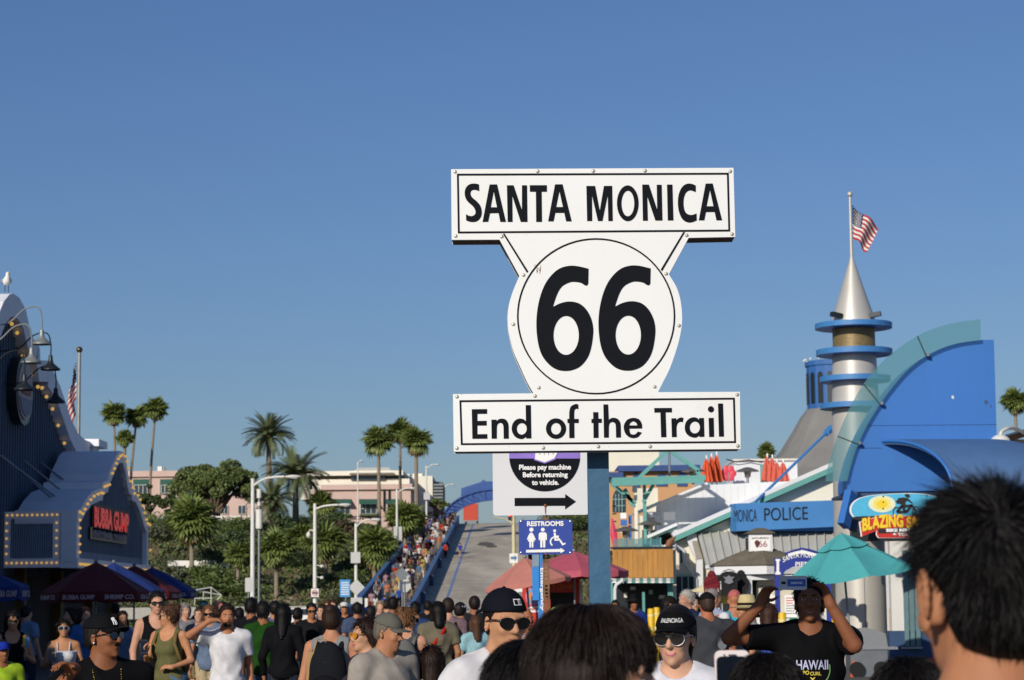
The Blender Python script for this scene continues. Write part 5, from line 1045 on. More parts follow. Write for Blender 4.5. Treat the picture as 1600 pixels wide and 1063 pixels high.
for k in range(6): ob('scallop', G().ball(W(1022 + k * 6, 857, D + .4), (.1, .1, .12), 10, 6), m_ww, t, smooth=True)
ob('bird_figure', G().tube([W(1042, 857, D + .3), W(1046, 848, D + .3), W(1051, 843, D + .3), W(1056, 839, D + .3)], [.06, .11, .07, .02], 8), M('brown_figure', '8a5a3a', .7), t, smooth=True)
t = thing('teal_shop', 'teal framed shop front under a striped awning and wooden balcony', 'shop', W(1004, 965, D))
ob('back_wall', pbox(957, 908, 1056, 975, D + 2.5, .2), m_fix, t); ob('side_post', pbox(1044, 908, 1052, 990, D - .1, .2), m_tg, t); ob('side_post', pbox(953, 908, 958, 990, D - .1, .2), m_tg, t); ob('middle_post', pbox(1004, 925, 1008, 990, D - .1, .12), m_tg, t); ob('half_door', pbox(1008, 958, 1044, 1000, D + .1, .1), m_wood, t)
for k in range(16):
    a = 957 + k * 6; g = G(); p = [W(a, 903.5, D - .06), W(a + 5.9, 903.5, D - .06), W(a + 5.9, 909, D - .7), W(a, 909, D - .7)]; g.add(p + [q - V((0, 0, .04)) for q in p], [(0, 1, 2, 3), (7, 6, 5, 4), (0, 4, 5, 1), (1, 5, 6, 2), (2, 6, 7, 3), (3, 7, 4, 0)]); ob('awning_stripe', g, m_tg if k % 2 else m_wprint, t)
ob('downpipe', G().tube([W(972, 899, D - .9), W(972, 908, D - .9), W(963, 914, D - .9), W(961, 920, D - .9), W(961, 985, D - .9)], .055, 6), m_ww, t)
for (u, v, w_, h_) in ((985, 917, 8, 5), (1014, 922, 6, 7), (1030, 930, 9, 6), (975, 926, 5, 8)): ob('shop_card', pbox(u, v, u + w_, v + h_, D + 2.3, .05), m_frame if w_ != 6 else m_tl, t)
t = thing('white_corner_wall', 'white corner wall between teal shop and souvenir kiosk', 'wall', W(1058, 960, D + .6)); ob('wall', pbox(1052.5, 846, 1057, 1000, D + .4, 1.), m_cw, t)
# souvenir kiosk
KD = 60.; kx = W(1190, 900, KD).x; t = thing('souvenir_kiosk', 'white souvenir kiosk with brown shingled hip roof and cupola', 'kiosk', (kx, KD, 0)); zk = lambda v: W(1190, v, KD).z
R6 = 1.48
g = G(); n = 6; rings = [(R6, zk(885)), (.95, zk(872)), (.42, zk(861))]
g.lathe((kx, KD + .2, 0), rings, 6, a0=pi / 6, a1=2 * pi + pi / 6); ob('roof_core', g, m_shing, t)
for (i, (r0_, z0_), (r1_, z1_)) in ((0, rings[0], rings[1]), (1, rings[1], rings[2])):
    for s in range(4):
        ra, rb = r0_ + (r1_ - r0_) * s / 4, r0_ + (r1_ - r0_) * (s + 1) / 4; za, zc = z0_ + (z1_ - z0_) * s / 4, z0_ + (z1_ - z0_) * (s + 1) / 4
        g = G(); g.lathe((kx, KD + .2, 0), [(ra + .02, za + .015), (rb + .02, zc + .045), (rb, zc + .01)], 6, a0=pi / 6, a1=2 * pi + pi / 6); ob('shingle_course', g, m_shing, t)
ob('fascia', G().lathe((kx, KD + .2, 0), [(R6 - .02, zk(885.5)), (R6 - .02, zk(898)), (R6 - .3, zk(898)), (R6 - .3, zk(886))], 6, a0=pi / 6, a1=2 * pi + pi / 6), m_ww, t)
cp = ob('cupola', pbox(1170, 834, 1207, 862, KD - .32, .62), m_ww, t); g = G(); a, b = W(1164, 834, KD - .4), W(1213, 834, KD - .4); c = W(1188, 825, KD); q = [(a.x, a.y, a.z), (b.x, a.y, a.z), (b.x, a.y + .85, a.z), (a.x, a.y + .85, a.z)]; g.add(q + [(c.x - .12, KD, c.z), (c.x + .12, KD, c.z)], [(0, 1, 5, 4), (1, 2, 5), (2, 3, 4, 5), (3, 0, 4), (3, 2, 1, 0)]); ob('cupola_roof', g, m_shing, t)
ob('cupola_sign', pbox(1173, 838, 1204, 861, KD - .34, .018), m_wprint, cp); txt('SANTA MONICA', W(1188, 841, KD - .34), (1, 0, 0), (0, 0, 1), m_ink, cp, h=.05, w=.45, eps=.004); txt('66', W(1192, 850, KD - .34), (1, 0, 0), (0, 0, 1), M('sign_maroon', '8a2030', .6), cp, h=.16, w=.22, bold=0., eps=.004)
ob('cupola_window', pbox(1166.5, 841, 1169.6, 858, KD - .2, .3), m_fix, cp)
g = G(); p = W(1183, 850, KD - .346); g.add([(p.x + .06 * cos(a) * (1 + .3 * sin(3 * a)), p.y, p.z + .1 * sin(a)) for a in np.linspace(0, 2 * pi, 12)[:-1]], [tuple(range(11))]); ob('cupola_emblem', g, M('emblem_brown', '5a2a22', .7), cp)
ob('emblem', G().lathe(W(1198, 891, KD - 1.18), [(.0, .0), (.08, 0)], 16), m_frame, t)
for (a, b, c_, d_, m, y) in ((1168, 1176, 898, 1000, m_ww, -.9), (1170, 1260, 899, 906, m_ww, -.92), (1247, 1256, 898, 1000, m_ww, -.9), (1120, 1128, 898, 1000, m_ww, -.3)): ob('post', pbox(a, c_, b, d_, KD + y, .14), m, t)
ob('back_wall', pbox(1130, 899, 1255, 1000, KD + .6, .2), m_fix, t); ob('counter', pbox(1176, 965, 1248, 1010, KD - .7, .4), m_ww, t); ob('poster', pbox(1226, 930, 1247, 965, KD - .75, .04), m_wprint, t)
for k in range(7): ob('poster_print', pbox(1228, 934 + k * 4, 1245 - (k % 3) * 3, 935.2 + k * 4, KD - .757, .005), m_sr if k < 3 else m_grey, t)
ob('green_poster', pbox(1234, 966, 1248, 985, KD - .752, .04), M('green_print', '2f8a62', .5, var=.3, scale=3), t)
hs = ob('history_board', ppoly([(1182, 915), (1184, 908), (1240, 903), (1240, 960), (1182, 960)], KD - .5, .05), M('board_cream', 'cfc8b4', .8, var=.1), t); txt('HISTORIC', W(1200, 917, KD - .5), (1, 0, 0), (0, 0, 1), M('grey_ink', '6d6a60', .8), hs, h=.08, w=.55, eps=.006)
g = G(); sh = [(1190, 928), (1196, 931), (1203, 928), (1210, 931), (1216, 928), (1217, 942), (1211, 953), (1203, 958), (1195, 953), (1189, 942)]; ppoly(sh, KD - .506, .004, g); ob('route_shield', g, m_wprint, hs); txt('CALIF', W(1203, 936, KD - .508), (1, 0, 0), (0, 0, 1), M('grey_ink', '6d6a60', .8), hs, h=.05, w=.22, eps=.004)
ob('yellow_bag_display', G().ball(W(1131, 932, KD - .6), (.16, .12, .2), 10, 6), M('yellow_cloth', 'e3cf6a', .8), t, smooth=True)
def garment(label, u, v, vb, w_, D, m, hood=False, arms=True):
    A, B = W(u, v, D), W(u, vb, D); h = A.z - B.z; ww = w_ * D / F / 2; t = thing('hanging_shirt' if not hood else 'hanging_hoodie', label, 'shirt' if not hood else 'hoodie', A)
    pts = [(-.25 * ww, 0), (.25 * ww, 0), (.6 * ww, -.04), (ww * 1.0, -h * .30), (ww * .85, -h * (.42 if not hood else .8)), (ww * .66, -h * .4), (ww * .62, -h), (-ww * .62, -h), (-ww * .66, -h * .4), (-ww * .85, -h * (.42 if not hood else .8)), (-ww * 1.0, -h * .30), (-.6 * ww, -.04)]
    def fn(x, z, d): return (A.x + x, D + d * (1 - .5 * abs(x) / ww) + .03 * sin(x * 30), A.z + z)
    g = G(); g.prism(pts, [], fn, -.06, .06); ob('cloth', g, m, t)
    ob('hanger', G().tube([A + V((-.5 * ww, 0, .0)), A + V((0, 0, .05)), A + V((.5 * ww, 0, 0))], .012, 5), m_fix, t)
    if hood: ob('hood', G().ball(A + V((0, .03, .0)), (.11, .09, .12), 10, 6), m, t, smooth=True)
    return t
garment('dark red hooded sweatshirt hanging on the souvenir kiosk', 1112, 899, 940, 27, KD - 1.25, M('dark_red_cloth', '6d1420', .9, var=.1), True)
gt_ = garment('black printed T-shirt hanging beside the red hoodie', 1139, 893, 931, 38, KD - 1.3, M('black_cloth', '17181b', .9)); ob('print', ppoly([(1139, 899), (1143, 902), (1148, 901), (1144, 906), (1146, 910), (1139, 913), (1132, 910), (1134, 906), (1130, 901), (1135, 902)], KD - 1.385, .006), m_grey, gt_)
garment('black sweatshirt hanging at the dark end of the kiosk', 1158, 898, 936, 24, KD - 1.0, M('black_cloth', '17181b', .9), True)
ob('canvas_shade', ppoly([(1076, 925), (1100, 915), (1106, 918), (1106, 926)], KD + 1, .8), M('cream_canvas', 'd8cba4', .8), label='small cream canvas shade behind the hanging hoodie', cat='canopy')
# pier name sign (small arch on posts)
SD2 = 55.; t = thing('pier_name_sign', 'small blue arched sign with white lettering beside the teal umbrella', 'sign', W(1245, 1000, SD2)); m_pn = M('pier_blue', '22348f', .5, var=.05)
s6 = lambda x, y: (1140 + x / 4.428, 740 + y / 4.428)
ob('arch_board', ppoly([s6(*p) for p in [(310, 585), (355, 585), (372, 610), (392, 575), (385, 548), (440, 530), (500, 513), (560, 525), (615, 540), (612, 575), (632, 610), (650, 585), (692, 585), (692, 708), (645, 708), (640, 690), (600, 655), (540, 640), (500, 637), (440, 645), (385, 675), (368, 705), (312, 708)]], SD2, .08), m_pn, t)
ob('name_panel', ppoly([s6(*p) for p in [(404, 555), (500, 528), (603, 556), (600, 575), (500, 552), (405, 574)]], SD2 - .012, .01), m_wprint, t)
for s in (318, 652): ob('column_symbol', ppoly([s6(s, 592), s6(s + 32, 592), s6(s + 32, 604), s6(s + 25, 608), s6(s + 25, 680), s6(s + 34, 684), s6(s + 34, 700), s6(s - 2, 700), s6(s - 2, 684), s6(s + 7, 680), s6(s + 7, 608), s6(s, 604)], SD2 - .012, .01), m_wprint, t)
txt('SANTA MONICA', W(*s6(502, 597), SD2 - .01), (1, 0, 0), (0, 0, 1), m_wprint, t, h=.13, w=.92, bold=.012, eps=.006, arc=.12); txt('PIER', W(*s6(502, 628), SD2 - .01), (1, 0, 0), (0, 0, 1), m_wprint, t, h=.11, w=.32, bold=.02, eps=.006); txt('WORLD FAMOUS', W(*s6(502, 545), SD2 - .014), (1, 0, 0), (0, 0, 1), m_pn, t, h=.06, w=.62, bold=.0, eps=.005, arc=.07)
for u in (1213, 1293): ob('post', G().box(tuple(W(u, 1010, SD2 + .02)), tuple(W(u + 5, 900, SD2 + .07))), m_pn, t)
# steel food cart under the teal umbrella
CD = 49.5; m_plate = M('diamond_plate', 'a9aaa8', .35, .75, var=.15, scale=60, bump=.25); m_steelg = M('dull_steel', '7f8285', .45, .6, var=.1, scale=3)
t = thing('food_cart', 'steel food cart with diamond plate hood below the teal umbrella', 'cart', W(1360, 1060, CD))
ob('body', pbox(1330, 1014, 1388, 1120, CD, .75), m_steelg, t); ob('plate_hood', ppoly([(1326, 985), (1356, 981), (1384, 990), (1388, 1013.5), (1328, 1013.5)], CD + .03, .5), m_plate, t); ob('side_shelf', pbox(1388.2, 1011, 1403, 1015, CD, .5), m_plate, t); ob('counter_top', pbox(1328, 1013.6, 1388, 1015.5, CD - .03, .8), m_grey, t)
p = W(1329, 1055, CD - .012); g = G(); g.add([(p.x + .07 + .07 * cos(a), p.y, p.z + .3 * sin(a)) for a in np.linspace(0, 2 * pi, 21)[:-1]], [tuple(range(20))]); ob('orange_emblem', g, M('emblem_orange', 'd8582a', .5), t)
for s in (1340, 1378): q = W(s, 1100, CD); ob('wheel', G().cyl((q.x, CD - .1, .16), (q.x, CD - .02, .16), .16, n=14), m_tyre, t)
# bollards
m_ybol = M('yellow_bollard', 'e3b71f', .5, var=.06, scale=4, dirt='b58f1c', dirt_amt=.3)
for k, (u, v, D, lab) in enumerate([(1141, 958, 52, 'yellow bollard beside the straw hat man'), (1222, 957, 50, 'yellow bollard in front of the kiosk poster'), (1305, 955, 54, 'yellow bollard at the pier name sign post'), (1394, 950, 56, 'yellow bollard next to the silver column'), (965, 952, 62, 'thin yellow bollard closest to the blue post'), (975, 958, 52, 'stout yellow bollard just beyond the thin one'), (1017, 951, 58, 'first of two yellow bollards behind the black capped woman'), (1026, 949, 61, 'second, farther of two yellow bollards behind the black capped woman'), (880, 956, 56, 'yellow bollard in front of the red snack kiosk')]):
    p = W(u, v, D); t = thing('bollard', lab, 'bollard', (p.x, D, 0), 'yellow bollards'); ob('post', G().lathe((p.x, D, 0), [(.085, 0), (.085, p.z - .03), (.07, p.z - .005), (0, p.z)], 16), m_ybol, t, smooth=True)
    for z in (p.z - .2, p.z - .55): ob('reflective_band', G().lathe((p.x, D, z), [(.088, 0), (.088, .05)], 16), M('pale_band', 'e8dc9a', .4), t, smooth=True)
    ob('base_plate', G().lathe((p.x, D, 0), [(.14, 0), (.14, .03), (.088, .03)], 16), m_grey, t)
# red snack kiosk
KD = 60.5; m_kr = M('kiosk_red', 'c0301f', .5, var=.06, scale=2); t = thing('snack_kiosk', 'red snack kiosk with round decal and serving window under umbrellas', 'kiosk', W(858, 990, KD)); pk = lambda a, b, c_, d_, y, th, m, n: ob(n, pbox(a, b, c_, d_, KD + y, th), m, t)
pk(816, 906, 860, 1010, 0, .1, m_kr, 'front_panel'); pk(860.3, 906, 906, 926, 0, .1, m_kr, 'header_panel'); pk(899, 926.3, 906, 1010, 0, .1, m_kr, 'side_panel'); pk(860.3, 964, 898.7, 1010, 0, .1, m_kr, 'counter_panel'); pk(816, 903, 906, 905.7, -.05, 1.8, m_kr, 'roof'); pk(818, 907, 905, 1005, 1.6, .1, m_fix, 'back_wall')
pk(803, 905, 812, 985, -.1, .12, m_cw, 'white_post'); pk(906.3, 908, 911, 1005, -.1, .1, m_frame, 'side_frame')
p = W(833, 932, KD - .006)
for k, (r, m) in enumerate(((.2, M('decal_pink', 'd87aa0', .5)), (.16, M('decal_blue', '6aa0c8', .5)), (.11, M('decal_orange', 'e08a4a', .5)))): g = G(); g.add([(p.x + r * cos(a), p.y - .004 * k, p.z + r * 1.25 * sin(a)) for a in np.linspace(0, 2 * pi, 25)[:-1]], [tuple(range(24))]); ob('round_decal', g, m, t)
pk(826, 948, 842, 957, -.012, .01, m_wprint, 'white_decal'); txt('SNACKS', W(834, 952, KD - .016), (1, 0, 0), (0, 0, 1), m_kr, t, h=.07, w=.23, eps=.004); txt('Y CONES', W(880, 917, KD - .002), (1, 0, 0), (0, 0, 1), M('gold_letters', 'c8802a', .5), t, h=.12, w=.6, eps=.006)
for k, (u, v, r, c_) in enumerate(((866, 956, .09, '8ac84a'), (874, 959, .07, 'e0e04a'), (884, 958, .08, 'c87ac8'), (893, 960, .06, 'e07a4a'))): ob('snack_bag', G().ball(W(u, v, KD - .1), (r, r * .7, r * 1.3), 8, 6), M('bag_' + c_, c_, .4), t, smooth=True)
t = thing('menu_box', 'small white box on a pole at the snack kiosk corner', 'box', W(810, 925, KD - 1)); ob('box', pbox(806, 909, 816, 925, KD - 1, .2), m_wprint, t); ob('post', pbox(810, 925.2, 812, 1005, KD - .95, .05), m_grey, t)
# ---------------------------------------------------------------- people: one continuous body each, grown from a distance field
def rotm(yaw=0., pitch=0., roll=0.):
    return np.array(Matrix.Rotation(yaw, 3, 'Z') @ Matrix.Rotation(pitch, 3, 'X') @ Matrix.Rotation(roll, 3, 'Y'))
def nets(f, org, h):
    s = f < 0; cnt = np.zeros(tuple(n - 1 for n in f.shape), np.int8)
    sl = lambda a, n: slice(a, n - 1 + a)
    for i in (0, 1):
        for j in (0, 1):
            for k in (0, 1): cnt += s[sl(i, f.shape[0]), sl(j, f.shape[1]), sl(k, f.shape[2])]
    act = (cnt > 0) & (cnt < 8); ijk = np.argwhere(act); idx = np.full(act.shape, -1, np.int64); idx[act] = np.arange(len(ijk))
    acc = np.zeros((len(ijk), 3)); num = np.zeros(len(ijk)); cr = [(i, j, k) for i in (0, 1) for j in (0, 1) for k in (0, 1)]
    for a in cr:
        for ax in range(3):
            if a[ax]: continue
            b = list(a); b[ax] = 1
            fa = f[ijk[:, 0] + a[0], ijk[:, 1] + a[1], ijk[:, 2] + a[2]]; fb = f[ijk[:, 0] + b[0], ijk[:, 1] + b[1], ijk[:, 2] + b[2]]
            m = (fa < 0) != (fb < 0); t = fa[m] / (fa[m] - fb[m]); p = np.tile(np.array(a, float), (m.sum(), 1)); p[:, ax] = t; acc[m] += p; num[m] += 1
    vs = (ijk + acc / num[:, None]) * h + org; fs = []
    for ax in range(3):
        A = s; d = [slice(1, -1)] * 3; d[ax] = slice(0, -1); e = [slice(1, -1)] * 3; e[ax] = slice(1, None)
        x = A[tuple(d)] != A[tuple(e)]; q = np.argwhere(x) + np.array([0 if i == ax else 1 for i in range(3)])
        if not len(q): continue
        u, v = [(1, 2), (2, 0), (0, 1)][ax]; o = np.zeros(3, int); ou = o.copy(); ou[u] = -1; ov = o.copy(); ov[v] = -1
        g = lambda off: idx[tuple((q + off).T)]
        Q = np.stack([g(ou + ov), g(ov), g(o), g(ou)], 1); flip = ~A[tuple(q.T)]; Q[flip] = Q[flip][:, ::-1]; fs.append(Q)
    return vs, np.concatenate(fs) if fs else np.zeros((0, 4), int)
def field(prims, h, cuts=()):
    lo = np.full(3, 9.); hi = -lo; bb = []
    for p in prims:
        if p[0] == 'c': a, b, r = np.array(p[1]), np.array(p[2]), max(p[3], p[4]); l, u = np.minimum(a, b) - r, np.maximum(a, b) + r
        else: c, r = np.array(p[1]), np.array(p[2]); R = p[3]; ext = r if R is None else np.sqrt(((np.array(R) * r) ** 2).sum(1)); l, u = c - ext, c + ext
        bb.append((l, u))
        if p[-1] >= 0: lo = np.minimum(lo, l); hi = np.maximum(hi, u)
    lo = lo - 2.5 * h; hi = hi + 2.5 * h; n = np.ceil((hi - lo) / h).astype(int) + 1; f = np.full(n, .09, np.float32); ax = [lo[i] + h * np.arange(n[i]) for i in range(3)]; mg = .07
    for p, (l, u) in zip(prims, bb):
        i0 = np.clip(np.floor((l - mg - lo) / h).astype(int), 0, n); i1 = np.clip(np.ceil((u + mg - lo) / h).astype(int) + 1, 0, n)
        if (i1 <= i0).any(): continue
        S = tuple(slice(i0[i], i1[i]) for i in range(3)); X, Y, Z = np.meshgrid(ax[0][S[0]], ax[1][S[1]], ax[2][S[2]], indexing='ij', sparse=True)
        if p[0] == 'c':
            a, b, ra, rb = np.array(p[1], float), np.array(p[2], float), p[3], p[4]; d = b - a; L = max(d @ d, 1e-9); t = ((X - a[0]) * d[0] + (Y - a[1]) * d[1] + (Z - a[2]) * d[2]) / L; tc_ = np.clip(t, 0, 1)
            dist = np.sqrt((X - a[0] - tc_ * d[0]) ** 2 + (Y - a[1] - tc_ * d[1]) ** 2 + (Z - a[2] - tc_ * d[2]) ** 2) - (ra + (rb - ra) * tc_)
            if p[5]: dist = np.maximum(dist, (t - 1) * sqrt(L))
        else:
            c, r, R = np.array(p[1], float), np.array(p[2], float), p[3]; x, y, z = X - c[0], Y - c[1], Z - c[2]
            if R is not None: x, y, z = x * R[0][0] + y * R[1][0] + z * R[2][0], x * R[0][1] + y * R[1][1] + z * R[2][1], x * R[0][2] + y * R[1][2] + z * R[2][2]
            k0 = np.sqrt((x / r[0]) ** 2 + (y / r[1]) ** 2 + (z / r[2]) ** 2); k1 = np.sqrt((x / r[0] ** 2) ** 2 + (y / r[1] ** 2) ** 2 + (z / r[2] ** 2) ** 2); dist = k0 * (k0 - 1) / np.maximum(k1, 1e-6)
        k = abs(p[-1]); F0 = f[S]
        if p[-1] >= 0:
            if k: hh = np.clip(.5 + .5 * (F0 - dist) / k, 0, 1); f[S] = F0 + (dist - F0) * hh - k * hh * (1 - hh)
            else: f[S] = np.minimum(F0, dist)
        else: hh = np.clip(.5 - .5 * (F0 + dist) / k, 0, 1); f[S] = F0 + (-dist - F0) * hh + k * hh * (1 - hh)
    if cuts:
        X, Y, Z = np.meshgrid(*ax, indexing='ij', sparse=True)
        for (c, nn) in cuts: f = np.maximum(f, ((X - c[0]) * nn[0] + (Y - c[1]) * nn[1] + (Z - c[2]) * nn[2]).astype(np.float32))
    return f, lo
def grow(name, prims, h, cuts=(), fold=0.):
    f, lo = field(prims, h, cuts); vs, fs = nets(f, lo, h)
    if fold:   # drapery: ridges that run down and across the cloth
        ph = (len(vs) * 1.37) % 6.28; x, y, z = vs.T; a = np.arctan2(y, x + .001)
        n_ = np.sin(23 * z + 3 * np.sin(2.3 * a + ph) + 9 * x) * .55 + np.sin(11 * z - 5 * a + 2 * np.sin(13 * z + ph)) * .5 + np.sin(37 * x + 19 * z + ph) * np.sin(29 * y - 17 * z) * .45
        n_ = np.sign(n_) * np.abs(n_) ** 1.3; n_ = np.where(n_ < 0, n_ * .35, n_); r_ = np.sqrt(x ** 2 + y ** 2) + .02; vs[:, 0] += x / r_ * n_ * fold; vs[:, 1] += y / r_ * n_ * fold; vs[:, 2] += .4 * fold * n_
    me = bpy.data.meshes.new(name)
    me.vertices.add(len(vs)); me.vertices.foreach_set('co', vs.astype(np.float32).ravel()); me.loops.add(len(fs) * 4); me.loops.foreach_set('vertex_index', fs.astype(np.int32).ravel()); me.polygons.add(len(fs))
    me.polygons.foreach_set('loop_start', np.arange(0, len(fs) * 4, 4, dtype=np.int32)); me.polygons.foreach_set('use_smooth', np.ones(len(fs), bool)); me.update(calc_edges=True); me.validate(); return me
SHO, HIP = 1.415, .92
def tufts(name, t, src, mat, n, ln, wid, R, hp, up_=.5, sp=.35):
    """short locks standing off a hair mesh so that it has a rough outline"""
    me = src.data; vs = me.vertices; out = []; N = len(vs)
    ctr = V(tuple(hp((0, .02, .03))))
    for _ in range(n):
        v = vs[R.randrange(N)]; p = v.co; nn = (p - ctr); nn.z = max(nn.z, -.01); nn = nn.normalized(); d = V((0, .25, -1)) ; d = d - nn * d.dot(nn)
        d = d + V((R.gauss(0, sp), R.gauss(0, sp), R.gauss(0, sp * .6))); d = d.normalized() if d.length > .01 else nn; L = ln * R.uniform(.5, 1.2)
        out.append([p - nn * .004, p + d * L * .5 + nn * L * .28 * up_, p + d * L + nn * L * .34 * up_])
    return strands(name, t, out, mat, R.randrange(99), wid)
PIV = np.array((0, .005, 1.508))
def c_(a, b, r0, r1=None, k=.03, flat=0): return ('c', a, b, r0, r0 if r1 is None else r1, flat, k)
def e_(c, r, R=None, k=.03): return ('e', c, r, R, k)
def hand_prims(w, d, nrm, curl, side, vx, hold=0.):
    w, d, nrm = np.array(w, float), np.array(d, float), np.array(nrm, float); d = d / np.linalg.norm(d); nrm = nrm - d * (nrm @ d); nrm = nrm / max(np.linalg.norm(nrm), 1e-6); ac = np.cross(d, nrm) * side
    fr = max(.0088, vx * .72); P = [c_(w, w + d * .03, .026, .026, .02), e_(w + d * .055, (.041, .05, max(.017, vx)), np.stack([ac, d, nrm], 1), .015)]
    for i, (o, L) in enumerate(((-.030, .060), (-.010, .070), (.011, .072), (.031, .064))):
        b = w + d * .085 + ac * o; d1_ = d * cos(curl) + nrm * sin(curl); m = b + d1_ * L * .55; d2_ = d * cos(curl * 2.1) + nrm * sin(curl * 2.1); P += [c_(b, m, fr, fr * .95, .006), c_(m, m + d2_ * L * .5, fr * .95, fr * .8, .004)]
    b = w + d * .025 + ac * .03; dt = ac * .72 + d * .55 + nrm * .35; m = b + dt * .045; P += [c_(b, m, fr * 1.2, fr * 1.05, .012), c_(m, m + (d * .75 + ac * .25 + nrm * (.3 + hold)) * .035, fr * 1.05, fr * .85, .004)]
    return P
ARM = dict(down=((.245, .03, 1.14), (.25, -.07, .90), None), phone=((.25, -.02, 1.15), (.14, -.27, 1.22), (0, -.2, 1)), bent=((.27, .03, 1.14), (.12, -.22, 1.06), (-1, -.2, .1)), hip=((.34, .08, 1.2), (.19, .02, 1.0), (-1, -.3, -.2)), brow=((.36, -.14, 1.44), (.10, -.19, 1.655), (-1, .05, .1)), strap=((.28, -.02, 1.18), (.13, -.2, 1.33), (-.4, .3, .8)), swing=((.24, .12, 1.15), (.25, .04, .92), None), fwd=((.24, -.06, 1.15), (.22, -.24, .98), None))
_cloth = {}
def cloth(col, rough=.85, pat=None, col2='#222222', sc_=30.):
    k = 'cloth_' + col.lstrip('#') + (pat or '')
    if pat and k not in _M:
        m = M(k, col, rough, var=.12, scale=14, bump=.12); nt = m.node_tree; b = nt.nodes['Principled BSDF']; old = b.inputs['Base Color'].links[0].from_socket; tc = nt.nodes.new('ShaderNodeTexCoord')
        def wave(d, s):
            w = nt.nodes.new('ShaderNodeTexWave'); w.bands_direction = d; w.inputs['Scale'].default_value = s; w.inputs['Distortion'].default_value = .6; nt.links.new(tc.outputs['Object'], w.inputs[0]); r = nt.nodes.new('ShaderNodeMapRange'); r.inputs[1].default_value = .55; r.inputs[2].default_value = .65; nt.links.new(w.outputs[1], r.inputs[0]); return r.outputs[0]
        if pat == 'floral':
            w = nt.nodes.new('ShaderNodeTexVoronoi'); w.inputs['Scale'].default_value = sc_; nt.links.new(tc.outputs['Object'], w.inputs[0]); r = nt.nodes.new('ShaderNodeMapRange'); r.inputs[1].default_value = .3; r.inputs[2].default_value = .4; r.inputs[3].default_value = 1; r.inputs[4].default_value = 0; nt.links.new(w.outputs[0], r.inputs[0]); fs = [r.outputs[0]]
        else: fs = [wave('Z', sc_)] + ([wave('X', sc_)] if pat == 'plaid' else [])
        for f in fs:
            mx = nt.nodes.new('ShaderNodeMix'); mx.data_type = 'RGBA'; mx.inputs[7].default_value = lin(col2) + (1,); q = nt.nodes.new('ShaderNodeMath'); q.operation = 'MULTIPLY'; q.inputs[1].default_value = .75 if pat != 'plaid' else .5; nt.links.new(f, q.inputs[0]); nt.links.new(q.outputs[0], mx.inputs[0]); nt.links.new(old, mx.inputs[6]); old = mx.outputs[2]
        nt.links.new(old, b.inputs['Base Color']); return m
    return M(k, tuple(x * .8 for x in lin(col)), rough, var=.14, scale=14, bump=.12, spec=.12)
SKIN = {}
def skin(col):
    if col not in SKIN:
        m = M('skin_' + col.lstrip('#'), tuple(x * .86 for x in lin(col)), .62, var=.13, scale=11, spec=.3, bump=.08, dirt='#8a4a38', dirt_amt=.22); SKIN[col] = m; b = m.node_tree.nodes['Principled BSDF']
        b.inputs['Subsurface Weight'].default_value = .12; b.inputs['Subsurface Radius'].default_value = (.012, .005, .003)
    return SKIN[col]
def hairm(col):
    k = 'hair_' + col.lstrip('#')
    if k in _M: return _M[k]
    m = M(k, col, .55, var=.35, scale=60, bump=.4, stretch=(1.2, 1.2, .12), spec=.25); return m
